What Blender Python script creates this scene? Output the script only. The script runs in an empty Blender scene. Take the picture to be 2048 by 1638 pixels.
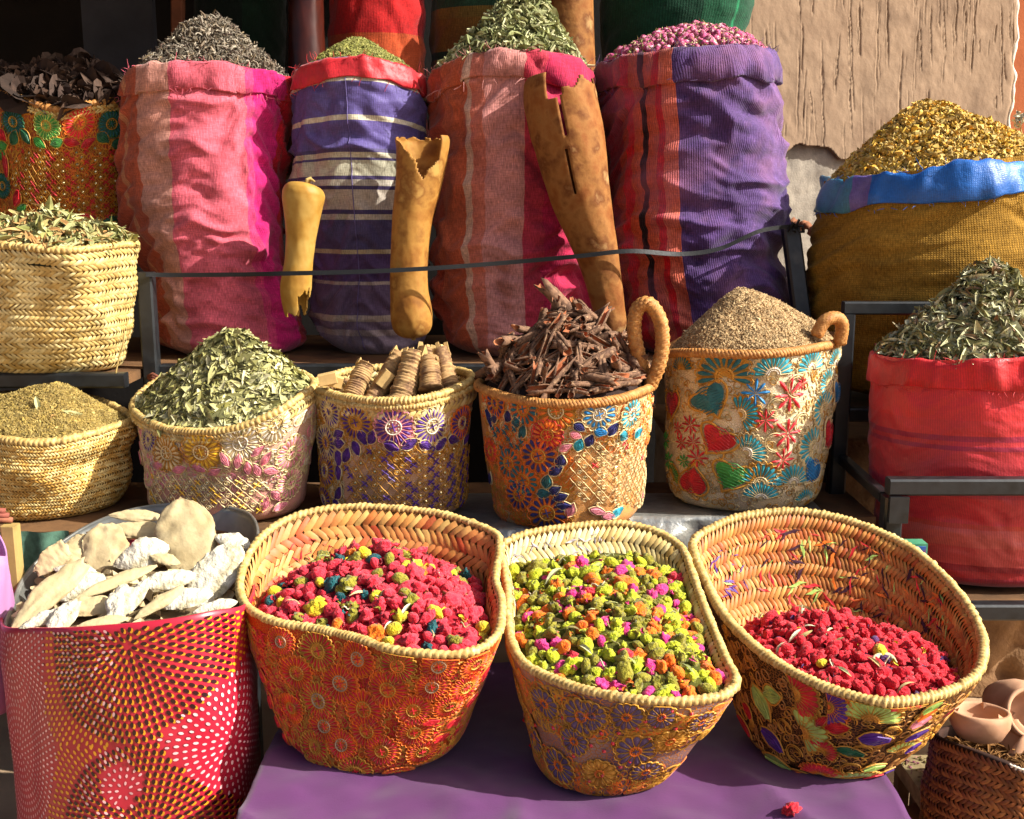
import bpy, math, random
import numpy as np
from mathutils import Vector, Matrix

random.seed(7)
RNG = np.random.RandomState(11)
PI = math.pi
SC = bpy.context.scene
COL = SC.collection

# ------------------------------------------------------------------ camera
CAM_Z = 1.15
PITCH = math.radians(10.8)
FPX = 2196.0                      # focal length in photo pixels (photo 2048 x 1638)
cam_data = bpy.data.cameras.new('camera')
cam_data.sensor_fit = 'HORIZONTAL'
cam_data.sensor_width = 36.0
cam_data.lens = 36.0 * FPX / 2048.0
cam_data.clip_start = 0.05
cam_data.clip_end = 400.0
cam = bpy.data.objects.new('camera', cam_data)
cam.location = (0, 0, CAM_Z)
cam.rotation_euler = (PI / 2 - PITCH, 0, 0)
COL.objects.link(cam)
SC.camera = cam

# ------------------------------------------------------------------ light
SUN_EL = math.radians(37.0)
SUN_AZ = math.radians(14.0)       # how far the sun stands in front of the +X axis
sun_dir = Vector((math.cos(SUN_EL) * math.cos(SUN_AZ), -math.cos(SUN_EL) * math.sin(SUN_AZ), math.sin(SUN_EL)))
world = bpy.data.worlds.new('World')
SC.world = world
world.use_nodes = True
wn = world.node_tree.nodes
wl = world.node_tree.links
wn.clear()
w_out = wn.new('ShaderNodeOutputWorld')
w_bg = wn.new('ShaderNodeBackground')
w_sky = wn.new('ShaderNodeTexSky')
w_sky.sky_type = 'NISHITA'
w_sky.sun_disc = False
w_sky.sun_elevation = SUN_EL
w_sky.sun_rotation = math.atan2(sun_dir.x, sun_dir.y)
w_sky.dust_density = 5.0
w_sky.air_density = 0.7
w_bg.inputs['Strength'].default_value = 0.095
wl.new(w_sky.outputs[0], w_bg.inputs[0])
wl.new(w_bg.outputs[0], w_out.inputs[0])
sun_data = bpy.data.lights.new('sun', 'SUN')
sun_data.energy = 5.0
sun_data.angle = math.radians(0.5)
sun_data.color = (1.0, 0.965, 0.89)
sun = bpy.data.objects.new('sun', sun_data)
sun.rotation_euler = (-sun_dir).to_track_quat('-Z', 'Y').to_euler()
sun.location = (4, -2, 5)
COL.objects.link(sun)
SC.view_settings.view_transform = 'Standard'
SC.view_settings.look = 'None'
SC.view_settings.exposure = 1.06
SC.view_settings.gamma = 1.0
SC.view_settings.use_curve_mapping = False

# ------------------------------------------------------------------ helpers
cP, sP = math.cos(PITCH), math.sin(PITCH)

def P(px, py, Y):
    """world point at depth Y (metres in front of the camera) seen at a photo pixel"""
    dx = (px - 1024.0) / FPX
    du = (819.0 - py) / FPX
    wy = cP + du * sP
    wz = -sP + du * cP
    k = Y / wy
    return np.array([dx * k, Y, CAM_Z + wz * k])

def project(p):
    d = p - np.array([0, 0, CAM_Z])
    f = d[..., 1] * cP - d[..., 2] * sP
    u = d[..., 1] * sP + d[..., 2] * cP
    return np.stack([1024 + FPX * d[..., 0] / f, 819 - FPX * u / f], -1), f

def lin(c):
    return c / 12.92 if c <= 0.04045 else ((c + 0.055) / 1.055) ** 2.4

def H(h):
    h = h.lstrip('#')
    return tuple(lin(int(h[i:i + 2], 16) / 255.0) for i in (0, 2, 4)) + (1.0,)

def vnoise(x, y, seed=0):
    """smooth value noise in -1..1, vectorised"""
    x = np.asarray(x, float); y = np.asarray(y, float)
    xi = np.floor(x).astype(np.int64); yi = np.floor(y).astype(np.int64)
    xf = x - xi; yf = y - yi
    def h(a, b):
        n = (a * 374761393 + b * 668265263 + seed * 974711) & 0x7fffffff
        n = ((n ^ (n >> 13)) * 1274126177) & 0x7fffffff
        n = n ^ (n >> 16)
        return (n & 0xffff) / 32767.5 - 1.0
    u = xf * xf * (3 - 2 * xf); v = yf * yf * (3 - 2 * yf)
    return ((h(xi, yi) * (1 - u) + h(xi + 1, yi) * u) * (1 - v)
            + (h(xi, yi + 1) * (1 - u) + h(xi + 1, yi + 1) * u) * v)

def fbm(x, y, seed=0, o=3):
    r = 0; a = 1.0
    for k in range(o):
        r = r + a * vnoise(np.asarray(x) * 2 ** k, np.asarray(y) * 2 ** k, seed + 17 * k)
        a *= 0.5
    return r

def smooth(a, b, x):
    t = np.clip((np.asarray(x, float) - a) / (b - a), 0, 1)
    return t * t * (3 - 2 * t)

def tag(o, label=None, cat=None, group=None, kind=None):
    if label: o['label'] = label
    if cat: o['category'] = cat
    if group: o['group'] = group
    if kind: o['kind'] = kind
    return o

def thing(name, label, cat, loc, group=None):
    o = bpy.data.objects.new(name, None)
    o.empty_display_size = 0.05
    o.location = tuple(float(c) for c in loc)
    COL.objects.link(o)
    return tag(o, label, cat, group)

def make_mesh(name, verts, faces, mats, midx=None, smooth_s=True, uv=None):
    me = bpy.data.meshes.new(name)
    verts = np.asarray(verts, np.float32)
    if isinstance(faces, np.ndarray):
        nf, k = faces.shape
        me.vertices.add(len(verts)); me.vertices.foreach_set('co', verts.ravel())
        me.loops.add(nf * k); me.loops.foreach_set('vertex_index', faces.astype(np.int32).ravel())
        me.polygons.add(nf)
        me.polygons.foreach_set('loop_start', np.arange(0, nf * k, k, dtype=np.int32))
        me.update(calc_edges=True)
    else:
        me.from_pydata([tuple(map(float, v)) for v in verts], [], [tuple(int(i) for i in f) for f in faces])
    for m in (mats if isinstance(mats, (list, tuple)) else [mats]):
        me.materials.append(m)
    n = len(me.polygons)
    if midx is not None:
        me.polygons.foreach_set('material_index', np.asarray(midx, np.int32))
    me.polygons.foreach_set('use_smooth', np.full(n, bool(smooth_s)))
    if uv is not None:
        lay = me.uv_layers.new(name='UVMap')
        idx = np.zeros(len(me.loops), np.int32); me.loops.foreach_get('vertex_index', idx)
        lay.data.foreach_set('uv', np.asarray(uv, np.float32)[idx].ravel())
    me.update()
    return me

def obj(name, verts, faces, mats, parent=None, midx=None, smooth_s=True, uv=None, kind=None, origin=None):
    """one mesh object; verts in world space, re-based to the parent's place or to the thing's own base"""
    verts = np.asarray(verts, float).reshape(-1, 3)
    if parent is not None:
        org = np.array(root_loc(parent))
    elif origin is not None:
        org = np.asarray(origin, float)
    else:
        mn, mx = verts.min(0), verts.max(0)
        org = np.array([(mn[0] + mx[0]) / 2, (mn[1] + mx[1]) / 2, mn[2]])
    me = make_mesh(name, verts - org, faces, mats, midx, smooth_s, uv)
    o = bpy.data.objects.new(name, me)
    COL.objects.link(o)
    if parent is not None:
        o.parent = parent
    else:
        o.location = tuple(org)
    if kind: o['kind'] = kind
    return o

def root_loc(o):
    while o.parent is not None:
        o = o.parent
    return o.location

class MB:
    """collects pieces of one mesh"""
    def __init__(self):
        self.v = []; self.f = []; self.m = []; self.n = 0
    def add(self, v, f, m=0):
        v = np.asarray(v, float).reshape(-1, 3)
        self.v.append(v)
        for q in f:
            self.f.append(tuple(int(i) + self.n for i in q)); self.m.append(m)
        self.n += len(v)
    def box(self, lo, hi, m=0, bev=0.0):
        lo = np.array(lo, float); hi = np.array(hi, float)
        x0, y0, z0 = lo; x1, y1, z1 = hi
        self.add([(x0, y0, z0), (x1, y0, z0), (x1, y1, z0), (x0, y1, z0), (x0, y0, z1), (x1, y0, z1), (x1, y1, z1), (x0, y1, z1)],
                 [(0, 3, 2, 1), (4, 5, 6, 7), (0, 1, 5, 4), (1, 2, 6, 5), (2, 3, 7, 6), (3, 0, 4, 7)], m)
    def bar(self, a, b, w, d=None, m=0, ch=0.12):
        """square tube with chamfered edges from a to b"""
        a = np.array(a, float); b = np.array(b, float); d = d or w
        t = b - a; L = np.linalg.norm(t); t /= L
        ref = np.array([0, 0, 1.0]) if abs(t[2]) < 0.8 else np.array([0, 1.0, 0])
        s = np.cross(t, ref); s /= np.linalg.norm(s)
        u = np.cross(s, t)
        c = w * ch
        pr = [(-w / 2 + c, -d / 2), (w / 2 - c, -d / 2), (w / 2, -d / 2 + c), (w / 2, d / 2 - c), (w / 2 - c, d / 2), (-w / 2 + c, d / 2), (-w / 2, d / 2 - c), (-w / 2, -d / 2 + c)]
        vv = [a + s * x + u * y for x, y in pr] + [b + s * x + u * y for x, y in pr]
        ff = [(i, (i + 1) % 8, 8 + (i + 1) % 8, 8 + i) for i in range(8)] + [tuple(range(7, -1, -1)), tuple(range(8, 16))]
        self.add(vv, ff, m)
    def tube(self, pts, r, seg=8, m=0, closed=False, cap=True):
        v, f = tube_geo(pts, r, seg, closed, cap)
        self.add(v, f, m)
    def build(self, name, mats, parent=None, smooth_s=False, kind=None, origin=None):
        return obj(name, np.concatenate(self.v), self.f, mats, parent, self.m, smooth_s, None, kind, origin)

def frames(pts, closed=False):
    pts = np.asarray(pts, float)
    n = len(pts)
    if closed:
        tan = np.roll(pts, -1, 0) - np.roll(pts, 1, 0)
    else:
        tan = np.gradient(pts, axis=0)
    tan /= np.linalg.norm(tan, axis=1, keepdims=True) + 1e-12
    ref = np.array([0, 0, 1.0]) if abs(tan[0][2]) < 0.8 else np.array([0, -1.0, 0])
    N = np.zeros_like(pts)
    cur = ref - tan[0] * np.dot(ref, tan[0]); cur /= np.linalg.norm(cur)
    for i in range(n):
        cur = cur - tan[i] * np.dot(cur, tan[i]); cur /= np.linalg.norm(cur) + 1e-12
        N[i] = cur
    Bn = np.cross(tan, N)
    return tan, N, Bn

def tube_geo(pts, r, seg=8, closed=False, cap=True, fr=None):
    pts = np.asarray(pts, float); n = len(pts)
    r = np.broadcast_to(np.asarray(r, float).reshape(-1, 1) if np.ndim(r) < 2 else r, (n, seg))
    tan, N, Bn = fr if fr is not None else frames(pts, closed)
    a = np.linspace(0, 2 * PI, seg, endpoint=False)
    v = pts[:, None, :] + r[:, :, None] * (N[:, None, :] * np.cos(a)[None, :, None] + Bn[:, None, :] * np.sin(a)[None, :, None])
    f = []
    for i in range(n if closed else n - 1):
        j = (i + 1) % n
        for k in range(seg):
            l = (k + 1) % seg
            f.append((i * seg + k, i * seg + l, j * seg + l, j * seg + k))
    if cap and not closed:
        f.append(tuple(range(seg - 1, -1, -1)))
        f.append(tuple((n - 1) * seg + k for k in range(seg)))
    return v.reshape(-1, 3), f

def catmull(pts, n, closed=True):
    pts = np.asarray(pts, float); m = len(pts)
    out = []
    segs = m if closed else m - 1
    per = max(2, n // segs)
    for i in range(segs):
        if closed:
            p0, p1, p2, p3 = pts[(i - 1) % m], pts[i], pts[(i + 1) % m], pts[(i + 2) % m]
        else:
            p0, p1, p2, p3 = pts[max(i - 1, 0)], pts[i], pts[i + 1], pts[min(i + 2, m - 1)]
        for k in range(per):
            t = k / per
            out.append(0.5 * ((2 * p1) + (-p0 + p2) * t + (2 * p0 - 5 * p1 + 4 * p2 - p3) * t * t + (-p0 + 3 * p1 - 3 * p2 + p3) * t ** 3))
    if not closed:
        out.append(pts[-1])
    return np.array(out)

def grid_faces(nu, nv, wrap_u):
    f = []
    for j in range(nv - 1):
        for i in range(nu if wrap_u else nu - 1):
            i2 = (i + 1) % nu
            f.append((j * nu + i, j * nu + i2, (j + 1) * nu + i2, (j + 1) * nu + i))
    return np.array(f)

# ------------------------------------------------------------------ materials
def newmat(name):
    m = bpy.data.materials.new(name); m.use_nodes = True
    nt = m.node_tree
    b = nt.nodes['Principled BSDF']
    return m, nt, b

def nd(nt, typ, **kw):
    n = nt.nodes.new(typ)
    for k, v in kw.items():
        if hasattr(n, k): setattr(n, k, v)
    return n

def ramp(nt, stops, interp='LINEAR'):
    r = nt.nodes.new('ShaderNodeValToRGB')
    r.color_ramp.interpolation = interp
    e = r.color_ramp.elements
    while len(e) > 1: e.remove(e[-1])
    e[0].position = stops[0][0]; e[0].color = stops[0][1]
    for p, c in stops[1:]:
        x = e.new(p); x.color = c
    return r

def mixc(nt, fac, a, b, mode='MIX'):
    n = nt.nodes.new('ShaderNodeMix'); n.data_type = 'RGBA'; n.blend_type = mode
    for s, v in ((0, fac), (6, a), (7, b)):
        if hasattr(v, 'is_linked') or hasattr(v, 'links'):
            nt.links.new(v, n.inputs[s])
        else:
            n.inputs[s].default_value = v
    return n.outputs[2]

def tex_noise(nt, scale, detail=3, rough=0.55, vec=None):
    n = nt.nodes.new('ShaderNodeTexNoise')
    n.inputs['Scale'].default_value = scale; n.inputs['Detail'].default_value = detail; n.inputs['Roughness'].default_value = rough
    if vec is None:
        tc = nt.nodes.new('ShaderNodeTexCoord'); vec = tc.outputs['Object']
    nt.links.new(vec, n.inputs['Vector'])
    return n.outputs[0]

def add_bump(nt, b, height, strength=0.4, dist=0.002):
    n = nt.nodes.new('ShaderNodeBump')
    n.inputs['Strength'].default_value = strength; n.inputs['Distance'].default_value = dist
    nt.links.new(height, n.inputs['Height'])
    if b.inputs['Normal'].is_linked:
        nt.links.new(b.inputs['Normal'].links[0].from_socket, n.inputs['Normal'])
    nt.links.new(n.outputs[0], b.inputs['Normal'])

def simple(name, cols, rough=0.75, nscale=30, bump=0.3, bscale=120, bdist=0.002, island=True, spec=0.3, metal=0.0, contrast=(0.3, 0.7), sheen=0.0):
    """colour drawn from cols: per island at random and by noise"""
    m, nt, b = newmat(name)
    if isinstance(cols, str): cols = [cols]
    cols = [H(c) if isinstance(c, str) else c for c in cols]
    b.inputs['Roughness'].default_value = rough
    b.inputs['Specular IOR Level'].default_value = spec
    b.inputs['Metallic'].default_value = metal
    if sheen:
        b.inputs['Sheen Weight'].default_value = sheen
    n = tex_noise(nt, nscale, 4)
    k = len(cols)
    if k == 1:
        c = cols[0]
        dark = tuple(x * 0.62 for x in c[:3]) + (1,)
        lite = tuple(min(1, x * 1.25) for x in c[:3]) + (1,)
        r = ramp(nt, [(contrast[0], dark), (contrast[1], lite)])
        nt.links.new(n, r.inputs[0]); out = r.outputs[0]
    elif island:
        g = nt.nodes.new('ShaderNodeNewGeometry')
        r = ramp(nt, [(i / k, c) for i, c in enumerate(cols)], 'LINEAR')
        nt.links.new(g.outputs['Random Per Island'], r.inputs[0])
        r2 = ramp(nt, [(0.3, (0.62, 0.62, 0.62, 1)), (0.7, (1.15, 1.15, 1.15, 1))])
        nt.links.new(n, r2.inputs[0])
        out = mixc(nt, 1.0, r.outputs[0], r2.outputs[0], 'MULTIPLY')
    else:
        r = ramp(nt, [(contrast[0] + (contrast[1] - contrast[0]) * i / max(1, k - 1), c) for i, c in enumerate(cols)])
        nt.links.new(n, r.inputs[0]); out = r.outputs[0]
    nt.links.new(out, b.inputs['Base Color'])
    if bump:
        add_bump(nt, b, tex_noise(nt, bscale, 3), bump, bdist)
    return m

def u_of_x(x):
    return 0.5 + math.asin(max(-1, min(1, x))) / (2 * PI)

def fabric(name, stops, axis='u', interp='CONSTANT', ribs=220, rib_axis='u', rough=0.8, ribbump=0.35, mottle=0.35, sheen=0.15, cross=0, spec=0.12, dust=None, thread=0.34):
    """woven cloth: stripes along u (stops given as front-view x in -1..1) or along v (0..1), fine ribs"""
    m, nt, b = newmat(name)
    uvn = nt.nodes.new('ShaderNodeUVMap')
    sep = nt.nodes.new('ShaderNodeSeparateXYZ'); nt.links.new(uvn.outputs[0], sep.inputs[0])
    st = [(u_of_x(p) if axis == 'u' else p, H(c)) for p, c in stops]
    st[0] = (0.0, st[0][1])
    r = ramp(nt, st, interp)
    wob = tex_noise(nt, 9, 2)
    ma = nt.nodes.new('ShaderNodeMath'); ma.operation = 'MULTIPLY_ADD'
    nt.links.new(wob, ma.inputs[0]); ma.inputs[1].default_value = 0.006; 
    ad = nt.nodes.new('ShaderNodeMath'); ad.operation = 'SUBTRACT'; ad.inputs[1].default_value = 0.003
    nt.links.new(sep.outputs['X' if axis == 'u' else 'Y'], ad.inputs[0]); nt.links.new(ad.outputs[0], ma.inputs[2])
    nt.links.new(ma.outputs[0], r.inputs[0])
    col = r.outputs[0]
    n = tex_noise(nt, 14, 5, 0.6)
    r2 = ramp(nt, [(0.3, (1 - mottle,) * 3 + (1,)), (0.7, (1 + mottle * 0.5,) * 3 + (1,))])
    nt.links.new(n, r2.inputs[0])
    col = mixc(nt, 1.0, col, r2.outputs[0], 'MULTIPLY')
    def wave(ax, freq):
        s = nt.nodes.new('ShaderNodeMath'); s.operation = 'MULTIPLY'; s.inputs[1].default_value = freq * 2 * PI
        nt.links.new(sep.outputs['X' if ax == 'u' else 'Y'], s.inputs[0])
        q = nt.nodes.new('ShaderNodeMath'); q.operation = 'SINE'; nt.links.new(s.outputs[0], q.inputs[0])
        q2 = nt.nodes.new('ShaderNodeMath'); q2.operation = 'MULTIPLY_ADD'; q2.inputs[1].default_value = 0.5; q2.inputs[2].default_value = 0.5
        nt.links.new(q.outputs[0], q2.inputs[0])
        return q2.outputs[0]
    w = wave(rib_axis, ribs)
    brk = tex_noise(nt, 160, 2)
    mul = nt.nodes.new('ShaderNodeMath'); mul.operation = 'MULTIPLY'; nt.links.new(w, mul.inputs[0]); nt.links.new(brk, mul.inputs[1])
    hgt = mul.outputs[0]
    if cross:
        w2 = wave('v' if rib_axis == 'u' else 'u', cross)
        mx = nt.nodes.new('ShaderNodeMath'); mx.operation = 'MULTIPLY'; nt.links.new(mul.outputs[0], mx.inputs[0]); nt.links.new(w2, mx.inputs[1])
        hgt = mx.outputs[0]
    r3 = ramp(nt, [(0.0, (0.80, 0.76, 0.78, 1)), (0.45, (1.10, 1.08, 1.08, 1))])
    nt.links.new(hgt, r3.inputs[0])
    col = mixc(nt, 0.8, col, r3.outputs[0], 'MULTIPLY')
    mp = nt.nodes.new('ShaderNodeMapping'); mp.inputs['Scale'].default_value = (520, 46, 1) if rib_axis == 'u' else (46, 520, 1)
    nt.links.new(uvn.outputs[0], mp.inputs[0])
    thr = tex_noise(nt, 1.0, 2, 0.6, mp.outputs[0])
    mp2 = nt.nodes.new('ShaderNodeMapping'); mp2.inputs['Scale'].default_value = (60, 330, 1)
    nt.links.new(uvn.outputs[0], mp2.inputs[0])
    thr2 = tex_noise(nt, 1.0, 2, 0.6, mp2.outputs[0])
    r5 = ramp(nt, [(0.32, (1 - thread,) * 3 + (1,)), (0.68, (1 + thread * .7, 1 + thread * .75, 1 + thread * .75, 1))]); nt.links.new(thr, r5.inputs[0])
    col = mixc(nt, 1.0, col, r5.outputs[0], 'MULTIPLY')
    r6 = ramp(nt, [(0.35, (1 - thread * .6,) * 3 + (1,)), (0.65, (1 + thread * .4,) * 3 + (1,))]); nt.links.new(thr2, r6.inputs[0])
    col = mixc(nt, 1.0, col, r6.outputs[0], 'MULTIPLY')
    if dust:
        dn = tex_noise(nt, 5, 4, 0.6)
        r4 = ramp(nt, [(0.45, (0, 0, 0, 1)), (0.75, (0.55, 0.55, 0.55, 1))]); nt.links.new(dn, r4.inputs[0])
        col = mixc(nt, r4.outputs[0], col, H(dust))
    nt.links.new(col, b.inputs['Base Color'])
    b.inputs['Roughness'].default_value = rough
    b.inputs['Specular IOR Level'].default_value = spec
    b.inputs['Sheen Weight'].default_value = sheen
    add_bump(nt, b, hgt, ribbump, 0.0016)
    add_bump(nt, b, tex_noise(nt, 38, 5, 0.65), 0.4, 0.006)
    return m

def lace(name, base, cord, gap, scale=55, rough=0.45, thick=0.10, metal=0.0):
    """fine lace ground of an embroidered cloth: cords between cells too small to build"""
    m, nt, b = newmat(name)
    uvn = nt.nodes.new('ShaderNodeUVMap')
    mp = nt.nodes.new('ShaderNodeMapping'); mp.inputs['Scale'].default_value = (scale * 4, scale, 1)
    nt.links.new(uvn.outputs[0], mp.inputs[0])
    v = nt.nodes.new('ShaderNodeTexVoronoi'); v.voronoi_dimensions = '2D'; v.feature = 'DISTANCE_TO_EDGE'; v.inputs['Scale'].default_value = 1.0
    nt.links.new(mp.outputs[0], v.inputs['Vector'])
    r = ramp(nt, [(thick * 0.5, (0, 0, 0, 1)), (thick, (1, 1, 1, 1))])
    nt.links.new(v.outputs['Distance'], r.inputs[0])
    n = tex_noise(nt, 12, 3)
    rb = ramp(nt, [(0.38, H(base)), (0.62, H(gap))])
    nt.links.new(n, rb.inputs[0])
    nc = tex_noise(nt, 25, 3)
    hc = H(cord)
    rc = ramp(nt, [(0.3, tuple(x * 0.6 for x in hc[:3]) + (1,)), (0.7, tuple(min(1, x * 1.2) for x in hc[:3]) + (1,))])
    nt.links.new(nc, rc.inputs[0])
    col = mixc(nt, r.outputs[0], rc.outputs[0], rb.outputs[0])
    nt.links.new(col, b.inputs['Base Color'])
    b.inputs['Roughness'].default_value = rough
    b.inputs['Specular IOR Level'].default_value = 0.2
    inv = nt.nodes.new('ShaderNodeMath'); inv.operation = 'SUBTRACT'; inv.inputs[0].default_value = 1.0
    nt.links.new(r.outputs[0], inv.inputs[1])
    add_bump(nt, b, inv.outputs[0], 0.4, 0.0012)
    add_bump(nt, b, tex_noise(nt, 420, 2), 0.5, 0.0015)
    return m

# ------------------------------------------------------------------ lofted vessels (baskets, bags, basin, sacks)
class Loft:
    """surface between a bottom ellipse and a free rim curve; theta = -pi/2 faces the camera"""
    def __init__(self, rim_pts, bc, br, p=0.6, dents=0.0, seed=1, rows=None):
        rim = catmull(rim_pts, 240, True)
        c = rim.mean(0)
        th = np.unwrap(np.arctan2(rim[:, 1] - c[1], rim[:, 0] - c[0]))
        if th[-1] < th[0]: rim = rim[::-1]; th = np.unwrap(np.arctan2(rim[:, 1] - c[1], rim[:, 0] - c[0]))
        g = np.linspace(-PI, PI, 361)
        t0 = th[0]
        key = (th - t0)
        gg = np.mod(g - t0, 2 * PI)
        key2 = np.concatenate([key, [2 * PI]]); rim2 = np.concatenate([rim, rim[:1]])
        o = np.argsort(key2)
        self.g = g
        self.rim = np.stack([np.interp(gg, key2[o], rim2[o, k]) for k in range(3)], 1)
        self.c = c; self.bc = np.array(bc, float); self.br = br; self.p = p
        self.dents = dents; self.seed = seed
    def rim_at(self, th):
        th = np.mod(np.asarray(th) + PI, 2 * PI) - PI
        return np.stack([np.interp(th, self.g, self.rim[:, k]) for k in range(3)], -1)
    def raw(self, th, t):
        th = np.asarray(th, float); t = np.asarray(t, float)
        r = self.rim_at(th)
        b = np.stack([self.bc[0] + self.br[0] * np.cos(th), self.bc[1] + self.br[1] * np.sin(th), np.full(th.shape, self.bc[2])], -1)
        w = np.clip(t, 0.0, 2) ** self.p
        # rounded foot
        foot = 1 - 0.10 * np.clip(1 - t / 0.12, 0, 1) ** 2
        q = np.empty(r.shape)
        for k in (0, 1):
            q[..., k] = self.bc[k] + (b[..., k] - self.bc[k]) * foot + (r[..., k] - b[..., k]) * w
        q[..., 2] = b[..., 2] + (r[..., 2] - b[..., 2]) * t
        if self.dents:
            d = self.dents * (fbm(th * 1.6 + 9, t * 3.0, self.seed, 2) + 0.0) * smooth(0, 0.2, t) * (1 - smooth(0.85, 1.0, t))
            # keep periodic: blend across the far side
            bl = smooth(PI - 0.5, PI, np.abs(np.mod(th + PI / 2 + PI, 2 * PI) - PI))
            d = d * (1 - bl)
            q[..., 0] += np.cos(th) * d; q[..., 1] += np.sin(th) * d
        return q
    def ev(self, th, t, off=0.0):
        th = np.asarray(th, float); t = np.asarray(t, float)
        p = self.raw(th, t)
        e = 0.01
        du = self.raw(th + e, t) - self.raw(th - e, t)
        dv = self.raw(th, t + e) - self.raw(th, t - e)
        n = np.cross(du, dv); n /= np.linalg.norm(n, axis=-1, keepdims=True) + 1e-12
        self.n = n
        return p + n * np.asarray(off)[..., None] if np.ndim(off) else p + n * off
    def scale(self, th, t):
        e = 0.02
        a = np.linalg.norm(self.raw(np.array(th + e), np.array(t)) - self.raw(np.array(th - e), np.array(t))) / (2 * e)
        b = np.linalg.norm(self.raw(np.array(th), np.array(t + e)) - self.raw(np.array(th), np.array(t - e))) / (2 * e)
        return a, b
    def at_px(self, px, py):
        if not hasattr(self, '_gr'):
            T, U = np.meshgrid(np.linspace(0.01, 1.0, 120), np.linspace(-PI * 1.05, 0.05 * PI, 220), indexing='ij')
            self._gr = (T, U, project(self.ev(U, T))[0])
            pos = self.ev(U, T); view = pos - np.array([0, 0, CAM_Z])
            self._bk = (np.sum(view * self.n, -1) > 0)
        T, U, q = self._gr
        d = (q[..., 0] - px) ** 2 + (q[..., 1] - py) ** 2 + self._bk * 400
        i = np.unravel_index(np.argmin(d), d.shape)
        return U[i], T[i]

def body(S, name, mats, parent, nu=128, nv=28, thick=0.008, t1=1.0, uvscale=(1, 1)):
    th = np.linspace(-PI, PI, nu, endpoint=False) - PI / 2
    ts = np.linspace(0.0, t1, nv)
    U, T = np.meshgrid(th, ts)
    out = S.ev(U, T, 0.0).reshape(-1, 3)
    inn = S.ev(U, np.maximum(T, 0.03), -thick)[::-1].reshape(-1, 3)
    v = np.concatenate([out, inn])
    f = grid_faces(nu, 2 * nv, True)
    u = (U + PI / 2) / (2 * PI) + 0.5
    uv1 = np.stack([u, T], -1).reshape(-1, 2)
    uv = np.concatenate([uv1, np.stack([u, T], -1)[::-1].reshape(-1, 2)])
    n = len(v)
    cb = S.bc + np.array([0, 0, 0.0]); ci = S.bc + np.array([0, 0, thick])
    v = np.concatenate([v, [cb, ci]])
    uv = np.concatenate([uv, [[0.5, 0], [0.5, 0]]])
    ff = [tuple(q) for q in f]
    mi = [0] * (nu * (nv - 1)) + [0] * nu + [1 if isinstance(mats, (list, tuple)) and len(mats) > 1 else 0] * (nu * (nv - 1))
    for i in range(nu):
        ff.append((n, (i + 1) % nu, i)); mi.append(0)
        k = (2 * nv - 1) * nu
        ff.append((n + 1, k + i, k + (i + 1) % nu)); mi.append(mi[-2])
    return obj(name, v, ff, mats, parent, mi, True, uv)

def weave(S, mat, parent, t0, t1, rows, slant=40, off=0.0, name='plait_band', inner=False, wfac=0.80, th_range=None, gap=1.0, hgt=0.0032):
    """palm plaits sewn edge to edge: one band per row, every strand its own raised strip"""
    out = []
    L_t = (t1 - t0) / rows
    la = np.array([-1, -0.55, 0.0, 0.55, 1.0]); wa = np.array([-1.0, 0.0, 1.0])
    LL, WW = np.meshgrid(la, wa, indexing='ij')
    hz = (1 - LL ** 2) * hgt + (1 - WW ** 2) * hgt * 0.45 - 0.0008
    fq = [(i * 3 + j, i * 3 + j + 1, (i + 1) * 3 + j + 1, (i + 1) * 3 + j) for i in range(4) for j in range(2)]
    fq = np.array(fq)
    if inner: fq = fq[:, ::-1]
    for k in range(rows):
        tc = t0 + (k + 0.5) * L_t
        ru, rt = S.scale(-PI / 2, tc)
        vs = []; fs = []; n0 = 0
        h_half = L_t * rt / 2
        step = h_half * 0.82 * gap
        nst = int(2 * PI * ru / step)
        if th_range: a0, a1 = th_range
        else: a0, a1 = -PI, PI
        j = np.arange(nst)
        base = -PI + (j + 0.5) / nst * 2 * PI
        base = base[(base >= a0) & (base <= a1)]
        for half in (0, 1):
            sg = 1 if half == 0 else -1
            if k % 2: sg = sg
            ang = math.radians(slant) * sg
            hc = (-0.5 if half == 0 else 0.5) * h_half
            Ls = h_half * 0.5 / math.sin(math.radians(slant)) * 1.12
            w = step * 0.5 * math.sin(math.radians(slant)) * wfac * 1.25
            jit = RNG.normal(0, 0.07, len(base))[:, None, None]
            wj = (1 + RNG.normal(0, 0.10, len(base)))[:, None, None]
            sl = LL[None] * Ls * math.cos(ang) - WW[None] * w * wj * math.sin(ang)
            hl = LL[None] * Ls * math.sin(ang) + WW[None] * w * wj * math.cos(ang) + hc + jit * step * 0.3
            TH = base[:, None, None] + sl / ru
            TT = tc + hl / rt
            oo = hz[None] * (1 + 2 * jit) + off
            if inner: oo = off - hz[None] * (1 + 2 * jit)
            p = S.ev(TH, TT, oo + np.zeros_like(TH))
            m = len(base)
            vs.append(p.reshape(-1, 3))
            fs.append((fq[None] + (np.arange(m) * 15)[:, None, None] + n0).reshape(-1, 4)); n0 += m * 15
        o = obj(name, np.concatenate(vs), np.concatenate(fs), mat, parent, None, True)
        o['kind'] = 'stuff'
        out.append(o)
    return out

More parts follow.
